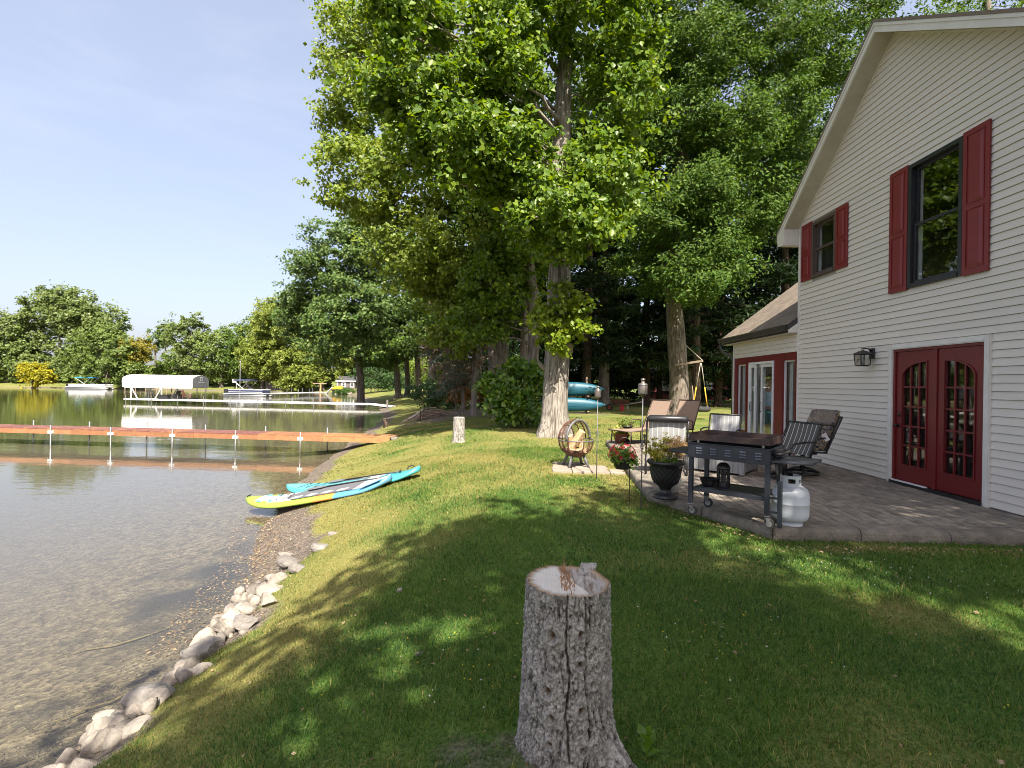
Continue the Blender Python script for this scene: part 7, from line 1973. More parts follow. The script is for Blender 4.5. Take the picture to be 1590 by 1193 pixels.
# ------------------------------------------------------------------ loungers
def lounger(label, x, y, rz):
    t = thing("sun_lounger", label, "lounger", (x, y, PZ), rz, "sun loungers on the patio")
    W2 = .31; bk = math.radians(63); bl_ = .80; sz = .36
    # +x towards the foot end; the back hinges at x=0
    bx, bz_ = -math.cos(bk) * bl_, sz + math.sin(bk) * bl_
    sl = MB()
    sl.add([(0, -W2 + .02, sz), (0, W2 - .02, sz), (bx, W2 - .02, bz_), (bx, -W2 + .02, bz_), (-.012, -W2 + .02, sz - .006), (-.012, W2 - .02, sz - .006), (bx - .012, W2 - .02, bz_ - .006), (bx - .012, -W2 + .02, bz_ - .006)], [(0, 1, 2, 3), (7, 6, 5, 4), (0, 3, 7, 4), (1, 5, 6, 2), (3, 2, 6, 7)])
    sl.build("backrest", M['sling'], t)
    s2 = MB().add([(0, -W2 + .02, sz), (.65, -W2 + .02, sz - .02), (1.25, -W2 + .02, sz), (1.25, W2 - .02, sz), (.65, W2 - .02, sz - .02), (0, W2 - .02, sz), (0, -W2 + .02, sz - .008), (.65, -W2 + .02, sz - .028), (1.25, -W2 + .02, sz - .008), (1.25, W2 - .02, sz - .008), (.65, W2 - .02, sz - .028), (0, W2 - .02, sz - .008)], [(0, 1, 4, 5), (1, 2, 3, 4), (11, 10, 7, 6), (10, 9, 8, 7), (2, 8, 9, 3)])
    s2.build("seat", M['sling'], t)
    for sy in (-1, 1):
        y_ = sy * W2
        MB().tube([(-.05, y_, sz - .015), (1.27, y_, sz - .015)], .016, 8).build("side_rail", M['bronze'], t, smooth=True)
        MB().tube([(0, y_, sz), (bx, y_, bz_ + .01)], .014, 8).build("back_rail", M['bronze'], t, smooth=True)
        MB().tube([(.06, y_ + sy * .02, .0), (.06, y_ + sy * .02, sz + .16), (.10, y_ + sy * .02, sz + .21), (.36, y_ + sy * .02, sz + .21), (.42, y_ + sy * .02, sz + .14), (.42, y_ + sy * .02, 0)], .014, 8).build("arm_frame", M['bronze'], t, smooth=True)
        MB().tube([(1.14, y_, sz - .02), (1.18, y_, 0)], .014, 8).build("leg", M['bronze'], t, smooth=True)
    MB().tube([(bx, -W2, bz_ + .01), (bx, W2, bz_ + .01)], .014, 8).build("head_bar", M['bronze'], t, smooth=True)
    MB().tube([(1.26, -W2, sz - .015), (1.26, W2, sz - .015)], .014, 8).build("foot_bar", M['bronze'], t, smooth=True)
lounger("tan sling lounger with raised back, left of the pair by the oak", 3.36, 13.05, math.radians(216))
lounger("tan sling lounger with raised back, right of the pair by the oak", 4.22, 13.35, math.radians(222))

# ------------------------------------------------------------------ dining chairs round the plank fire table
STR = [mat("sling_grey", (.17, .17, .165), (.14, .14, .135), 70, .85), mat("sling_pale", (.50, .50, .48), (.44, .44, .42), 70, .85), mat("sling_dark", (.085, .08, .07), (.07, .066, .058), 70, .85)]
def sling_chair(name, label, x, y, rz, W_=.56, tilt=18, back=.62, pattern=(0, 1, 1, 1, 1, 1, 0), swivel=False, roll_top=False, seat_z=.42, group="striped sling chairs", sm=STR):
    """faces +x; y across"""
    t = thing(name, label, "chair", (x, y, PZ), rz, group)
    tb_ = math.radians(tilt); hx = lambda l: -.20 - math.sin(tb_) * l; hzz = lambda l: seat_z + math.cos(tb_) * l
    n = len(pattern) * 2; strips = []
    def sling(nm, P0, P1, rows, sagf):
        mb = MB(); v = []; cols = 56
        for j in range(rows + 1):
            for i in range(cols + 1):
                u = i / cols; w = j / rows; p = P0(w) ; y_ = (u - .5) * (W_ - .06); sg = sagf * math.sin(PI * u) * math.sin(PI * w)
                v.append((p[0] - sg * P1[0], y_, p[1] - sg * P1[1]))
        f, m_ = [], []
        for j in range(rows):
            for i in range(cols):
                a = j * (cols + 1) + i; f.append((a, a + 1, a + cols + 2, a + cols + 1))
                u = (i + .5) / cols; m_.append(0 if (u * 7) % 1 < .22 else (1 if (u * 7) % 1 < .34 else pattern[min(int(u * len(pattern)), len(pattern) - 1)]))
        nv = len(v); v += [(a - .008 * abs(P1[0]) - .004, b, c - .008 * abs(P1[1])) for a, b, c in v]
        f += [tuple(q + nv for q in fc[::-1]) for fc in f]; m_ += m_
        mb.add(v, f); mb.m = m_
        return mb.build(nm, sm, t, smooth=True)
    sling("backrest", lambda w: (hx(back * w), hzz(back * w)), (math.cos(tb_), math.sin(tb_)), 6, .03)
    sling("seat", lambda w: (-.20 + .48 * w, seat_z - .02 + .03 * w), (0, 1), 5, .03)
    for sy in (-1, 1):
        y_ = sy * W_ / 2
        MB().tube([(-.18, y_, seat_z - .02), (hx(back * .5), y_, hzz(back * .5)), (hx(back), y_, hzz(back) - .01)], .015, 8).build("back_post", M['blackmetal'], t, smooth=True)
        MB().tube([(-.2, y_, seat_z - .02), (.28, y_, seat_z + .01)], .015, 8).build("seat_rail", M['blackmetal'], t, smooth=True)
        MB().tube([(hx(back * .42), y_ + sy * .01, hzz(back * .42)), (.0, y_ + sy * .03, seat_z + .22), (.22, y_ + sy * .03, seat_z + .20), (.28, y_ + sy * .02, seat_z + .12), (.27, y_ + sy * .0, seat_z)], .015, 8).build("armrest", M['blackmetal'], t, smooth=True)
        if not swivel:
            MB().tube([(.24, y_ * .96, seat_z), (.28, y_, .015), (-.25, y_, .015)], .014, 8).build("leg", M['blackmetal'], t, smooth=True)
            MB().tube([(-.16, y_, seat_z - .02), (-.27, y_, .015)], .014, 8).build("leg", M['blackmetal'], t, smooth=True)
    MB().tube([(hx(back), -W_ / 2, hzz(back) - .01), (hx(back), W_ / 2, hzz(back) - .01)], .016, 8).build("top_rail", M['blackmetal'], t, smooth=True)
    if roll_top:
        MB().tube([(hx(back) - .02, -W_ / 2 + .01, hzz(back) + .0), (hx(back) - .03, -W_ / 2 + .05, hzz(back) + .02), (hx(back) - .03, W_ / 2 - .05, hzz(back) + .02), (hx(back) - .02, W_ / 2 - .01, hzz(back))], [.04, .06, .06, .04], 12).build("head_cushion", M['urn'], t, smooth=True)
    if swivel:
        MB().tube([(0, 0, .10), (0, 0, seat_z - .05)], .035, 10).build("swivel_post", M['blackmetal'], t, smooth=True)
        MB().ring((0, 0, .045), .24, .02, n=26, m=7).build("base_ring", M['blackmetal'], t, smooth=True)
        for k in range(4):
            a = PI / 4 + k * PI / 2; MB().tube([(0, 0, .13), (.13 * math.cos(a), .13 * math.sin(a), .11), (.25 * math.cos(a), .25 * math.sin(a), .05)], .022, 6).build("base_arm", M['blackmetal'], t, smooth=True)
        MB().box((0, 0, seat_z - .05), (.3, .3, .03)).build("seat_plate", M['blackmetal'], t)
    return t
sling_chair("dining_chair", "pale striped sling chair with a black padded top roll, behind the urn", 2.42, 8.52, math.radians(78), W_=.64, tilt=14, back=.52, roll_top=True, seat_z=.40, pattern=(2, 2, 2, 2, 2, 2, 2), sm=[mat("sling_ash", (.34, .34, .335), (.3, .3, .295), 70, .85), mat("sling_line", (.62, .62, .6), (.56, .56, .54), 70, .85), mat("sling_silver", (.33, .33, .325), (.29, .29, .285), 70, .85)])
sling_chair("dining_chair", "sunlit pale striped sling chair on the far side of the plank table", 3.98, 10.15, math.radians(235), W_=.60, tilt=16, back=.52, seat_z=.40, pattern=(2, 2, 2, 2, 2, 2, 2), sm=[bpy.data.materials["sling_ash"], mat("sling_bright", (.52, .51, .50), (.46, .45, .44), 70, .85), bpy.data.materials["sling_silver"]])
sling_chair("swivel_chair", "dark striped sling swivel chair beside the griddle's right shelf", 4.20, 8.12, math.radians(203), W_=.60, tilt=26, back=.56, swivel=True, pattern=(2, 2, 2, 2, 2, 2, 2), sm=[STR[2], STR[1], STR[2]], seat_z=.40)
cc = sling_chair("swivel_chair", "swivel chair with a navy patterned cushion and a white tag, against the siding", 4.72, 8.55, math.radians(200), W_=.56, tilt=30, back=.66, swivel=True, pattern=(2, 2, 2, 2, 2, 2, 2), sm=[STR[2], STR[2], STR[2]], seat_z=.42)
def pattern_mat():
    m = bpy.data.materials.new("navy_wave_fabric"); nt, N, L = nodes_of(m); b = N["Principled BSDF"]; b.inputs["Roughness"].default_value = .9
    tc = N.new("ShaderNodeTexCoord")
    wv = N.new("ShaderNodeTexWave"); wv.wave_type = 'BANDS'; wv.bands_direction = 'Y'; wv.inputs["Scale"].default_value = 13; wv.inputs["Distortion"].default_value = 5; wv.inputs["Detail"].default_value = 0; wv.inputs["Detail Scale"].default_value = 3.2
    L.new(tc.outputs["Object"], wv.inputs["Vector"])
    rp = N.new("ShaderNodeValToRGB"); rp.color_ramp.interpolation = 'CONSTANT'; e = rp.color_ramp.elements
    e[0].position = 0; e[0].color = (.015, .018, .035, 1); e[1].position = .86; e[1].color = (.5, .38, .22, 1)
    for p, c in ((.35, (.03, .06, .16)), (.55, (.02, .022, .035)), (.74, (.36, .24, .06))): q = e.new(p); q.color = (*c, 1)
    L.new(wv.outputs["Fac"], rp.inputs["Fac"]); L.new(rp.outputs["Color"], b.inputs["Base Color"]); return m
navy = pattern_mat()
tl = math.radians(30)
cu = thing("chair_cushion", "navy patterned tufted high-back cushion tied to the chair by the siding", "cushion", cc.location + Vector((0, 0, 0)), cc.rotation_euler.z)
for k, (l0, l1) in enumerate(((.02, .23), (.245, .43), (.445, .74))):
    lm_ = (l0 + l1) / 2; c = (-.20 - math.sin(tl) * lm_ + .055 * math.cos(tl), 0, .42 + math.cos(tl) * lm_ + .055 * math.sin(tl))
    o = MB().box((0, 0, 0), (.10, .50, l1 - l0)).build("cushion_section", navy, cu, bevel=.035); o.location = c; o.rotation_euler = (0, -tl, 0); o.modifiers["bevel"].segments = 4
    for p in o.data.polygons: p.use_smooth = True
o = MB().box((0, 0, 0), (.5, .5, .09)).build("seat_pad", navy, cu, bevel=.035); o.location = (.06, 0, .475); o.modifiers["bevel"].segments = 4
MB().tube([(-.38, -.28, .80), (-.28, -.29, .78), (-.24, 0, .80), (-.28, .29, .78)], .008, 6).build("tie_strap", M['urn'], cu)
o = MB().box((0, 0, 0), (.003, .075, .13)).build("paper_tag", M['paper'], cu); o.location = (-.13, .31, .66); o.rotation_euler = (.55, .1, .9)

# plank-sided fire table
ft = thing("fire_table", "square patio table with a grey vertical-plank base and pale top", "table", (3.52, 8.86, PZ), math.radians(-38))
hb2 = .42
for side in range(4):
    R_ = Matrix.Rotation(side * PI / 2, 3, 'Z')
    for k in range(6):
        x = -hb2 + .07 + .14 * k * (2 * hb2 / .84); c = R_ @ Vector((x, -hb2, .29))
        o = MB().box((0, 0, 0), (.134, .022, .50 + .0), rz=0).build("side_plank", M['greyresin'], ft); o.location = c; o.rotation_euler = (0, 0, side * PI / 2)
    c = R_ @ Vector((hb2 + .0, -hb2 - .0, .285)); o = MB().box((0, 0, 0), (.075, .075, .53)).build("corner_post", M['greyresin'], ft, bevel=.006); o.location = c; o.rotation_euler = (0, 0, side * PI / 2)
MB().b2((-hb2 + .02, -hb2 + .02, .03), (hb2 - .02, hb2 - .02, .53)).build("core", M['urn'], ft)
MB().b2((-.56, -.56, .565), (.56, .56, .605)).build("table_top", M['tabletop'], ft, bevel=.008)
cv = MB(); n = 10; v = []
for j in range(n + 1):
    for i in range(n + 1):
        x, y = -.40 + .8 * i / n, -.36 + .72 * j / n; v.append((x, y, .61 + .03 * float(vnoise(x * 6 + 3, y * 6, 1)) + (.02 if 0 < i < n and 0 < j < n else -.002)))
cv.add(v, [(j * (n + 1) + i, j * (n + 1) + i + 1, (j + 1) * (n + 1) + i + 1, (j + 1) * (n + 1) + i) for j in range(n) for i in range(n)])
cvo = cv.build("table_cover", M['curtain'], None, smooth=True); cvo.location = (3.52, 8.86, PZ); cvo.rotation_euler = (0, 0, math.radians(-38)); tag(cvo, "crumpled pale cloth lying on the plank-sided patio table", "cloth")

# ------------------------------------------------------------------ pots at the lawn corner of the patio
hp_ = thing("flower_pot", "wide terracotta-brown bowl of lime hostas at the far patio corner", "pot", (2.50, 12.85, PZ))
MB().lathe([(.11, 0), (.12, .01), (.175, .17), (.19, .205), (.20, .215), (.195, .235), (.18, .235), (.17, .2), (.0001, .19)], 30).build("pot_body", M['terracotta'], hp_, smooth=True)
foliage(hp_, "hosta_leaves", [(0, 0, .27, .20, .17, .06, 22)], 14, .05, .10, M['hosta'], 221, .42)
pu = thing("urn_planter", "small black pedestal urn with an airy herb behind the hosta bowl", "planter", (2.72, 13.15, PZ))
MB().lathe([(.10, 0), (.105, .02), (.06, .05), (.045, .10), (.07, .14), (.09, .16), (.05, .19), (.045, .25), (.08, .31), (.15, .37), (.175, .39), (.17, .41), (.0001, .39)], 30).build("body", M['urn'], pu, smooth=True)
foliage(pu, "herb_foliage", [(0, 0, .50, .20, .17, .12, 26)], 26, .06, .05, M['herb'], 222, .5)

# ------------------------------------------------------------------ kayaks on their rack
def kayak(label, x, y, z, L_, seed):
    t = thing("kayak", label, "kayak", (x, y, z), 0, "stacked blue kayaks")
    ns, nr = 30, 16; v = []
    for i in range(ns + 1):
        s = i / ns; a = abs(2 * s - 1); w = .38 * max(.015, (1 - a ** 2.2)) ** .75; h = .24 * max(.05, 1 - a ** 3) ** .6; kick = .05 * a ** 3
        for k in range(nr):
            b_ = 2 * PI * k / nr; yy = h * math.cos(b_); zz = w * math.sin(b_)
            if yy < -.06: yy = -.06 + (yy + .06) * .3
            v.append(((s - .5) * L_, -yy, zz + kick * .3))
    f = [(i * nr + k, i * nr + (k + 1) % nr, (i + 1) * nr + (k + 1) % nr, (i + 1) * nr + k) for i in range(ns) for k in range(nr)] + [tuple(range(nr)), tuple(ns * nr + k for k in range(nr - 1, -1, -1))]
    MB().add(v, f).build("hull", M['teal'], t, smooth=True)
    ck = MB(); ck.ring((0, .095, 0), .26, .018, (0, 1, 0), n=26, m=6); ck.build("cockpit_rim", M['urn'], t, smooth=True)
    for s in (-1, 1): MB().tube([(s * (L_ / 2 - .12), -.02, .02), (s * (L_ / 2 - .02), -.05, .02), (s * (L_ / 2 - .02), .04, .02)], .008, 5).build("carry_toggle", M['urn'], t)
    for k in (-.07, .07): MB().tube([((q - .5) * L_ * .9, -.235 * (1 - abs(2 * q - 1) ** 3) ** .6 - .0, k + .0) for q in np.linspace(.08, .92, 13)], .012, 5).build("keel_ridge", M['teal'], t, smooth=True)
kayak("upper of the two blue kayaks stored on edge behind the big tree", 2.62, 27.55, 1.33, 3.7, 1)
kayak("lower of the two blue kayaks stored on edge behind the big tree", 2.62, 27.35, .48, 3.75, 2)
kr = thing("kayak_rack", "weathered wooden post rack holding the two blue kayaks", "rack", (2.6, 27.95, hz(2.6, 27.95)))
for x in (-1.0, .93):
    MB().b2((x - .05, -.05, -.2), (x + .05, .05, 2.0)).build("post", M['oldwood'], kr)
    for z in (.10, .92): MB().b2((x - .04, -.85, z), (x + .04, -.0505, z + .05)).build("arm", M['oldwood'], kr)

# wheelbarrow in the shade
wbr = thing("wheelbarrow", "rusty wheelbarrow with long handles and a red wheel in the shade by the kayaks", "wheelbarrow", (6.1, 31.2, hz(6.1, 31.2)), math.radians(-8))
tr = MB(); q0 = [(-.55, -.28, .42), (.35, -.22, .40), (.35, .22, .40), (-.55, .28, .42)]; q1 = [(-.72, -.36, .74), (.50, -.34, .66), (.50, .34, .66), (-.72, .36, .74)]
tr.add(q0 + q1 + [(a * .97, b * .95, c + .012) for a, b, c in q0] + [(a * .98, b * .96, c) for a, b, c in q1], [(3, 2, 1, 0), (0, 1, 5, 4), (1, 2, 6, 5), (2, 3, 7, 6), (3, 0, 4, 7), (8, 9, 10, 11), (8, 12, 13, 9), (9, 13, 14, 10), (10, 14, 15, 11), (11, 15, 12, 8), (4, 5, 13, 12), (5, 6, 14, 13), (6, 7, 15, 14), (7, 4, 12, 15)])
tr.build("tray", M['rust'], wbr)
for s in (-1, 1):
    MB().tube([(-.75, s * .09, .22), (-.4, s * .2, .36), (.4, s * .24, .40), (1.25, s * .3, .58)], .022, 7).build("handle", M['oldwood'], wbr, smooth=True)
    MB().tube([(.35, s * .22, .38), (.45, s * .24, .02), (.25, s * .24, .02)], .016, 6).build("leg", M['steel'], wbr, smooth=True)
MB().ring((-.72, 0, .2), .16, .045, (0, 1, 0), n=24, m=8).build("wheel", M['rubber'], wbr, smooth=True)
MB().tube([(-.72, -.05, .2), (-.72, .05, .2)], .10, 16).build("hub", M['redplastic'], wbr)
rt = thing("fuel_can", "small red can on the grass beneath the wheelbarrow tray", "can", (6.05, 30.75, hz(6.05, 30.75)))
MB().b2((-.13, -.09, 0), (.13, .09, .34)).build("can_body", M['redplastic'], rt, bevel=.03); MB().tube([(-.06, 0, .33), (-.06, 0, .40), (.07, 0, .40), (.07, 0, .33)], .016, 6).build("handle", M['redplastic'], rt); MB().tube([(.1, 0, .33), (.13, 0, .42)], .02, 7).build("spout", M['urn'], rt)

# swing on the oak
sw = thing("swing_bracket", "weathered timber arm with a rope stay bracketed to the oak trunk", "bracket", (7.62, 25.15, 2.64))
MB().beam((-.05, .0, -.02), (.97, -.9, .16), .09, .10).build("arm_beam", M['oldwood'], sw)
MB().tube([(.04, -.02, 1.32), (.5, -.45, .75), (.95, -.88, .2)], .022, 6).build("stay_rope", M['greyrope'], sw, smooth=True)
ts = thing("tire_swing", "flat black tyre swing hung by two yellow-sleeved ropes from the timber arm", "swing", (8.50, 24.25, .50))
MB().ring((0, 0, 0), .36, .125, n=36, m=12).build("tire", M['rubber'], ts, smooth=True)
for s in (-1, 1):
    MB().tube([(s * .33, 0, .12), (s * .20, 0, 1.05)], .028, 6).build("rope_sleeve", M['yellowrope'], ts, smooth=True)
    MB().tube([(s * .20, 0, 1.05), (s * .02, -.02, 2.20)], .016, 6).build("rope", M['greyrope'], ts, smooth=True)
    MB().tube([(s * .34, 0, .09), (s * .34, 0, .15)], .05, 8).build("anchor", M['steel'], ts)
bh = thing("birdhouse", "small grey birdhouse fixed on the right side of the big pale trunk", "birdhouse", (1.37, 14.93, 2.52))
MB().prism([(-.09, -.08, 0), (.09, -.08, 0), (.09, -.08, .2), (0, -.08, .26), (-.09, -.08, .2)], (0, .16, 0)).build("box", M['oldwood'], bh)
MB().prism([(-.12, -.11, .185), (0, -.11, .275), (0, -.11, .29), (-.135, -.11, .19)], (0, .22, 0)).build("roof_board", M['greystone'], bh); MB().prism([(.12, -.11, .185), (.135, -.11, .19), (0, -.11, .29), (0, -.11, .275)], (0, .22, 0)).build("roof_board", M['greystone'], bh)
MB().tube([(0, -.081, .13), (0, -.083, .13)], .022, 12).build("entrance_hole", M['urn'], bh); MB().beam((-.2, .04, .1), (-.08, .04, .1), .05, .05).build("mount", M['oldwood'], bh)
lr = thing("leaning_plank", "narrow weathered board leaning against the oak trunk", "board", (8.50, 25.2, hz(8.5, 25.2)))
MB().beam((0.02, -.1, 0), (-.05, .1, 1.6), .14, .03).build("board", M['oldwood'], lr)

# neighbour's red house deep in the shade
nb = thing("neighbour_house", "dark red neighbouring house with white gutter, barely showing between the pines", "house", (19.5, 60.0, hz(19.5, 60)))
MB().b2((-4, 0, 0), (5, 6, 3.0)).build("wall", M['brickred'], nb)
MB().prism([(-4.5, -.5, 2.95), (5.5, -.5, 2.95), (5.5, 3, 5.2), (-4.5, 3, 5.2)], (0, 0, .12)).build("roof", M['darkroof'], nb)
MB().b2((-4.5, -.62, 2.86), (5.5, -.5, 2.98)).build("gutter", M['white'], nb)
MB().tube([(.3, -.56, 2.9), (.3, -.1, 2.5), (.3, -.06, .5), (-.5, -.3, .25)], .07, 7).build("downspout", M['white'], nb, smooth=True)
for x in (-2.6, 2.4):
    w_ = MB().b2((x - .5, -.05, 1.0), (x + .5, .0, 2.2)).build("window", M['white'], nb); MB().b2((x - .42, -.06, 1.08), (x + .42, -.051, 2.12)).build("pane", M['glass'], w_)
# ------------------------------------------------------------------ across the water: docks, lift, boats, shed, houses
def pole(mb, x, y, z0, z1, r=.035): mb.tube([(x, y, z0), (x, y, z1)], r, 7)
def alu_dock(label, p0, p1, z, w, nsec, post_h, group="white aluminium docks"):
    p0, p1 = Vector(p0), Vector(p1); d = p1 - p0; L_ = d.length; a = math.atan2(d.y, d.x)
    t = thing("metal_dock", label, "dock", (p0.x, p0.y, z), a, group); s = L_ / nsec
    for i in range(nsec):
        MB().b2((i * s + .02, -w / 2, -.05), ((i + 1) * s - .02, w / 2, .0)).build("deck_section", M['alu'], t)
        for sy in (-1, 1): MB().b2((i * s + .01, sy * (w / 2 + .02) - .02, -.14), ((i + 1) * s - .01, sy * (w / 2 + .02) + .02, .01)).build("side_rail", M['alu'], t)
        for sy in (-1, 1): MB().tube([(i * s + .3, sy * (w / 2 + .08), WL - 1.0 - z), (i * s + .3, sy * (w / 2 + .08), post_h * (1 if sy > 0 else .8))], .033, 7).build("post", M['steel'], t)
    return t
alu_dock("long white aluminium dock running past the boat canopy to the lawn", (-43.3, 54.3), (-15.6, 51.3), -.72, 1.2, 9, .55)
rp_ = thing("dock_ramp", "short sloping white ramp joining the long aluminium dock to the bank", "ramp", (-15.6, 51.3, -.72), math.atan2(-2.0, 3.0)); MB().prism([(0, -.6, 0), (3.6, -.6, -.15), (3.6, .6, -.15), (0, .6, 0)], (0, 0, -.08)).build("ramp_deck", M['alu'], rp_); MB().beam((3.3, -.7, -.3), (3.3, -.7, .5), .12, .12).build("end_post", M['greystone'], rp_)
alu_dock("short pale dock beside the flagged pontoon boat", (-41.0, 80.6), (-38.0, 95.5), -.62, 1.2, 5, .8)

LF = thing("boat_lift", "boat lift with a long white canopy and a grey end panel over the water", "boat lift", (-40.15, 55.8, WL), math.radians(4))
def sec(x, dz=0, k=1): return [(x, -1.55 * k, 1.72 + dz), (x, -1.62 * k, 2.35), (x, -1.5 * k, 2.75), (x, -.8 * k, 3.0), (x, 0, 3.08), (x, .8 * k, 3.0), (x, 1.5 * k, 2.75), (x, 1.62 * k, 2.35), (x, 1.55 * k, 1.72 + dz)]
mb = MB(); xsn = np.linspace(-3.75, 3.7, 22); v = []
for i, x in enumerate(xsn): v += sec(x, .05 * math.sin(i * PI / 1.5) ** 2 - .03)
f = [(i * 9 + k, i * 9 + k + 1, (i + 1) * 9 + k + 1, (i + 1) * 9 + k) for i in range(21) for k in range(8)]
mb.add(v, f); mb.add([(p[0] * .999, p[1] * .97, p[2] - .02 * (p[2] > 1.9)) for p in v], [q[::-1] for q in f])
mb.build("canopy", M['canvaswhite'], LF, smooth=False)
e = MB(); a = sec(3.71); e.prism(a, (.03, 0, 0)); e.build("end_panel", M['canvasgrey'], LF)
e = MB(); a = sec(-3.79); e.prism(a, (.03, 0, 0)); e.build("end_panel", M['canvasgrey'], LF)
tc = bpy.data.curves.new("lettering", 'FONT'); tc.body = "ST"; tc.size = .62; tc.align_x = 'CENTER'; tc.extrude = .004
to = bpy.data.objects.new("lettering_tmp", tc); COL.objects.link(to); dg = bpy.context.evaluated_depsgraph_get()
tm = bpy.data.meshes.new_from_object(to.evaluated_get(dg)); bpy.data.objects.remove(to); tm.materials.clear(); tm.materials.append(M['letter'])
lo_ = inst("lettering", tm, (3.748, .1, 2.45), LF, (PI / 2, 0, PI / 2))
MB().b2((3.745, -.6, 2.26), (3.75, .75, 2.30)).build("emblem_line", M['letter'], LF)
for sx in (-2.9, .35):
    for sy in (-1.45, 1.45):
        MB().tube([(sx, sy, -1.6), (sx, sy, 1.8)], .065, 8).build("corner_post", M['white'], LF)
        MB().tube([(sx, sy, 1.75), (sx + (.9 if sx < 0 else -.9), sy, .05)], .05, 7).build("brace", M['white'], LF)
for sy in (-1.45, 1.45): MB().b2((-3.6, sy - .05, 1.62), (3.6, sy + .05, 1.72)).build("top_rail", M['white'], LF)
for sx in (2.5, 3.5): MB().tube([(sx, 1.45, -1.2), (sx, 1.45, 1.75)], .05, 7).build("rear_post", M['steel'], LF)
MB().b2((-.1, -1.3, .35), (2.8, 1.2, .48)).build("cradle", M['blackmetal'], LF)
MB().b2((1.3, -1.0, .48), (2.0, -.3, .95)).build("winch_box", M['blackmetal'], LF)
MB().tube([(-3.1, -1.45, 3.05), (-3.1, -1.45, 3.0)], .03, 6).build("ridge_cap", M['white'], LF)

def adirondack(label, x, y, z, rz, m):
    t = thing("deck_chair", label, "chair", (x, y, z), rz, "deck chairs by the boat lift")
    MB().beam((-.35, 0, .95), (-.05, 0, .28), .6, .05).build("backrest", m, t); MB().beam((-.1, 0, .3), (.45, 0, .38), .6, .05).build("seat", m, t)
    for s in (-1, 1):
        MB().beam((.42, s * .32, 0), (.42, s * .32, .55), .07, .05).build("leg", m, t); MB().beam((-.2, s * .32, 0), (-.2, s * .32, .5), .07, .05).build("leg", m, t); MB().beam((-.35, s * .33, .55), (.5, s * .33, .56), .10, .03).build("armrest", m, t)
adirondack("black deck chair on the long dock below the canopy's grey end", -37.6, 53.75, -.70, PI * .95, M['blackmetal'])
adirondack("rust-brown deck chair on the long dock, right of the black one", -36.5, 53.65, -.70, .25, M['rust'])
bx_ = thing("dock_box", "low dark storage box on the long dock under the boat canopy", "box", (-39.0, 53.9, -.72)); MB().b2((-.5, -.3, 0), (.5, .3, .42)).build("box_body", M['blackmetal'], bx_); MB().b2((-.53, -.33, .42), (.53, .33, .48)).build("lid", M['blackmetal'], bx_)

mp_ = thing("dock_mast", "tall thin white pole standing in the water left of the flagged pontoon boat", "pole", (-32.6, 57.2, WL)); MB().tube([(0, 0, -1.2), (0, 0, 4.75)], [.06, .045], 8).build("mast", M['steel'], mp_); MB().tube([(0, 0, 4.75), (0, 0, 4.85)], .07, 8).build("mast_cap", M['white'], mp_)

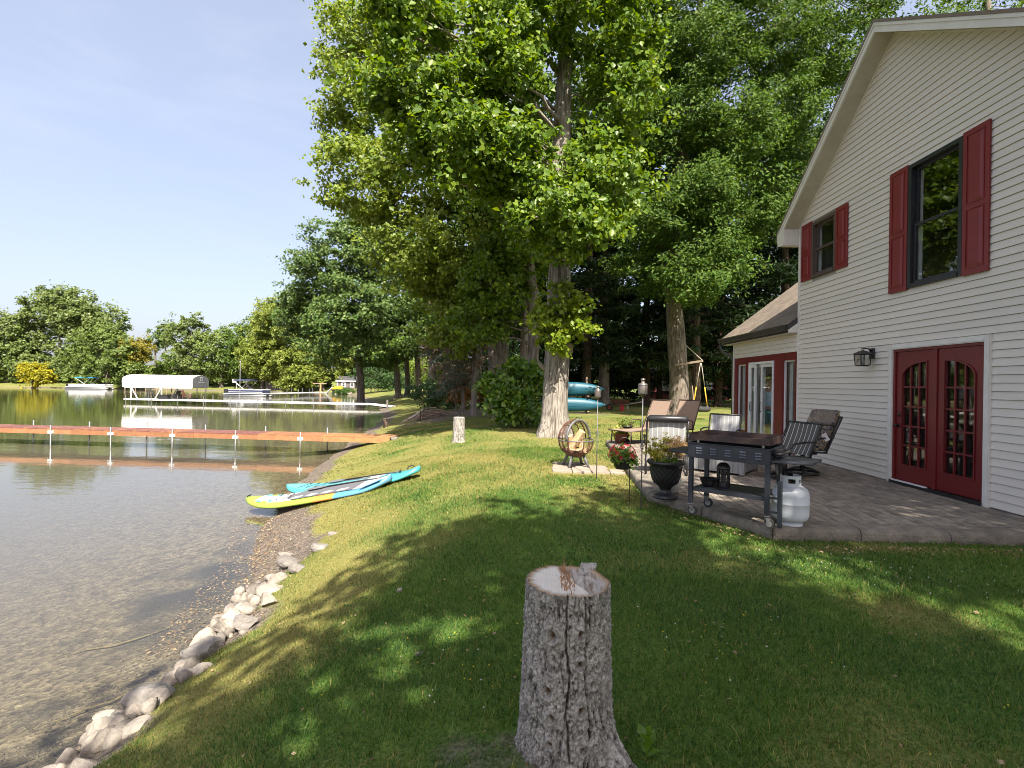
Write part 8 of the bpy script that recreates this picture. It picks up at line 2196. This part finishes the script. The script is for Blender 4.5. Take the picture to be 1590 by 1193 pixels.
def pontoon(label, x, y, rz, L_, bim, side, flag=False, motor=True):
    t = thing("pontoon_boat", label, "boat", (x, y, WL), rz, None)
    for sy in (-.85, .85): MB().tube([(-L_ / 2, sy, .12), (L_ / 2 - .8, sy, .12), (L_ / 2, sy, .22)], [.30, .30, .06], 12).build("pontoon_tube", M['steel'], t, smooth=True)
    MB().b2((-L_ / 2 + .1, -1.2, .42), (L_ / 2 - .3, 1.2, .52)).build("deck", M['hullwhite'], t)
    for sy in (-1.18, 1.18):
        MB().b2((-L_ / 2 + .9, sy - .03, .55), (L_ / 2 - .5, sy + .03, 1.05)).build("side_panel", side, t); MB().b2((-L_ / 2 + .85, sy - .04, 1.05), (L_ / 2 - .45, sy + .04, 1.12)).build("top_rail", M['hullwhite'], t)
        MB().b2((-L_ / 2 + .9, sy - .035, .70), (L_ / 2 - .5, sy + .035, .76)).build("stripe", M['hullwhite'], t)
    MB().b2((L_ / 2 - .55, -1.15, .55), (L_ / 2 - .5, 1.15, 1.05)).build("front_panel", side, t)
    for (a, b) in ((-L_ / 2 + 1.0, -L_ / 2 + 2.2), (L_ / 2 - 2.4, L_ / 2 - .8)):
        for sy in (-.8, .8): MB().b2((a, sy - .28, .53), (b, sy + .28, .95)).build("bench_seat", M['hullwhite'], t, bevel=.05); 
    MB().b2((-.3, .3, .53), (.3, .9, 1.25)).build("console", M['hullwhite'], t, bevel=.05)
    bx0, bx1 = -L_ * .28, L_ * .12
    MB().prism([(bx0, -1.15, 2.45), (bx1, -1.15, 2.45), (bx1 - .1, 0, 2.6), (bx0 + .1, 0, 2.6)], (0, 0, .12)).prism([(bx0 + .1, 0, 2.6), (bx1 - .1, 0, 2.6), (bx1, 1.15, 2.45), (bx0, 1.15, 2.45)], (0, 0, .12)).build("bimini_top", bim, t)
    for sy in (-1.15, 1.15):
        MB().tube([(bx0 + .2, sy, 2.45), ((bx0 + bx1) / 2 + .5, sy, 1.1)], .035, 6).build("bimini_strut", M['steel'], t); MB().tube([(bx1 - .2, sy, 2.45), ((bx0 + bx1) / 2 - .1, sy, 1.1)], .035, 6).build("bimini_strut", M['steel'], t)
    if motor:
        MB().b2((-L_ / 2 - .55, -.22, .5), (-L_ / 2 + .05, .22, 1.15)).build("outboard_motor", M['urn'], t, bevel=.08); MB().b2((-L_ / 2 - .35, -.06, -.4), (-L_ / 2 - .15, .06, .5)).build("motor_leg", M['urn'], t)
    if flag:
        MB().tube([(-L_ / 2 + .9, 1.0, 1.1), (-L_ / 2 + .7, 1.0, 2.7)], .02, 6).build("flag_staff", M['white'], t)
        f_ = MB().b2((-L_ / 2 + .1, .99, 2.2), (-L_ / 2 + .7, 1.01, 2.65)); f_.build("flag", M['white'], t); MB().b2((-L_ / 2 + .1, .985, 2.28), (-L_ / 2 + .45, 1.015, 2.36)).build("flag_stripe", M['redplastic'], t); MB().b2((-L_ / 2 + .45, .985, 2.42), (-L_ / 2 + .69, 1.015, 2.64)).build("flag_canton", M['navy'], t)
pontoon("white pontoon boat with a bright blue bimini on the far shore", -96.5, 110.0, math.radians(3), 9.2, M['bluecanvas'], M['hullwhite'])
pontoon("navy and white pontoon boat with a dark bimini and a small flag", -43.8, 79.3, math.radians(-2), 6.9, M['navy'], M['navy'], flag=True)
fd = thing("wooden_dock", "low weathered dock right of the blue-topped pontoon boat on the far shore", "dock", (-90.5, 112.5, -.6))
MB().b2((0, -.7, 0), (11, .7, .12)).build("deck", M['oldwood'], fd)
for k in range(5):
    for sy in (-.75, .75): MB().tube([(.5 + 2.4 * k, sy, -1.4), (.5 + 2.4 * k, sy, .5)], .09, 7).build("post", M['oldwood'], fd)

sd_ = thing("garden_shed", "little dark shingled shed with a dark roof and two white windows by the water", "shed", (-38.4, 109.2, hz(-38.4, 109.2) + .0), math.radians(6))
sz_ = 2.3
MB().b2((-1.9, -1.2, -.3), (1.9, 1.2, 1.75)).build("wall", M['shingleshed'], sd_)
MB().prism([(-2.15, -1.5, 1.70), (-2.15, 1.5, 1.70), (-2.15, 0, 2.75)], (4.3, 0, 0)).build("roof", M['darkroof'], sd_)
MB().b2((-2.15, -1.56, 1.58), (2.15, -1.5, 1.76)).build("fascia", M['white'], sd_)
MB().b2((-1.96, -1.26, -.3), (-1.70, -1.2, 1.6)).build("corner_board", M['white'], sd_)
for x in (-.55, 1.25):
    w_ = MB().b2((x - .42, -1.27, .35), (x + .42, -1.2, 1.40)).build("window", M['white'], sd_); MB().b2((x - .24, -1.29, .52), (x + .24, -1.271, 1.22)).build("pane", M['urn'], w_); MB().b2((x - .25, -1.295, .85), (x + .25, -1.2901, .89)).build("muntin", M['white'], w_)
ps = thing("wooden_post", "orange-brown timber post with a crosspiece on the bank left of the shed", "post", (-41.4, 102.0, hz(-41.4, 102.0)))
MB().b2((-.13, -.13, -.3), (.13, .13, 2.6)).build("upright", M['orangewood'], ps); MB().b2((-1.6, -.1, 2.45), (1.2, .1, 2.62)).build("crosspiece", M['oldwood'], ps)
yp = thing("play_slide", "white slide with a yellow plastic top on the bank beside the timber post", "slide", (-40.0, 104.6, hz(-40, 104.6)))
MB().beam((-1.3, 0, .15), (.0, 0, 1.5), .7, .12).build("chute", M['white'], yp); MB().b2((.1, -.8, .95), (2.2, .8, 1.15)).build("platform", M['urn'], yp); MB().prism([(.1, -.7, 1.15), (2.3, -.7, 1.15), (1.8, -.7, 1.9), (.7, -.7, 1.75)], (0, 1.4, 0)).build("yellow_hood", M['yellow'], yp)
for x in (.3, 2.0): MB().b2((x - .08, -.6, 0), (x + .08, .6, .95)).build("leg", M['urn'], yp)
wfl = [(-33.5, 100.4), (-34.6, 99.9), (-35.4, 100.8), (-36.6, 101.2), (-37.4, 101.9), (-38.2, 102.4)]
wl_ = ["boulder nearest the reed bed in the pale row at the far water", "second pale far-bank boulder from the reed bed", "middle-right pale boulder of the far-bank row, third from the reeds", "middle-left pale boulder of the far-bank row, third from the timber post", "second pale far-bank boulder from the timber post", "boulder nearest the timber post in the pale row at the far water"]
for k, (x, y) in enumerate(wfl): rock("bank_rock", wl_[k], x, y, max(hz(x, y), WL) + .05, (.75, .5, .4), 790 + k, W_, k, "rock", "boulders at the far bank", 7)
bh_ = thing("lake_house", "house with a brown roof peeping above the boat canopy", "house", (-92.5, 136, .5))
MB().b2((-6, 0, -1), (6, 8, 2.0)).build("wall", M['siding'], bh_); MB().prism([(-6.6, -.7, 1.9), (6.6, -.7, 1.9), (5.0, 4, 5.4), (-5.0, 4, 5.4)], (0, 0, .2)).build("roof", M['brownroof'], bh_); MB().b2((-6.6, -.8, 1.8), (6.6, -.71, 2.05)).build("gutter", M['white'], bh_)
for x in (-3, 2.5):
    w_ = MB().b2((x - .8, -.08, .2), (x + .8, 0, 1.5)).build("window", M['white'], bh_); MB().b2((x - .7, -.1, .3), (x + .7, -.081, 1.4)).build("pane", M['urn'], w_)
MB().b2((-1.0, -2.3, 1.9), (.6, -1.0, 2.0)).build("porch_roof", M['white'], bh_); MB().b2((-.25, -1.8, -1.4), (.05, -1.5, 1.9)).build("porch_post", M['white'], bh_)
fn = thing("board_fence", "dark board fence behind the flagged pontoon boat", "fence", (-58.5, 113.0, hz(-58.5, 113)))
for k in range(18): MB().b2((k * .5, 0, -.4), (k * .5 + .47, .06, 2.0 + .02 * (k % 3))).build("fence_board", M['shingleshed'], fn)
for x in (0, 3, 6, 8.9): MB().b2((x - .08, .06, -.4), (x + .08, .2, 2.05)).build("fence_post", M['shingleshed'], fn)
wb_ = thing("white_cottage", "white cottage wall half hidden by trees on the far shore, left of the blue-topped boat", "house", (-122, 130, -.6))
MB().b2((-5, 0, 0), (6, 6, 3.4)).build("wall", M['hullwhite'], wb_); MB().prism([(-5.5, -.6, 3.3), (6.5, -.6, 3.3), (5.5, 3, 5.6), (-4.5, 3, 5.6)], (0, 0, .2)).build("roof", M['darkroof'], wb_)
for x in (-2.5, 2.5): MB().b2((x - .6, -.06, 1.2), (x + .6, 0, 2.4)).build("window", M['urn'], wb_)
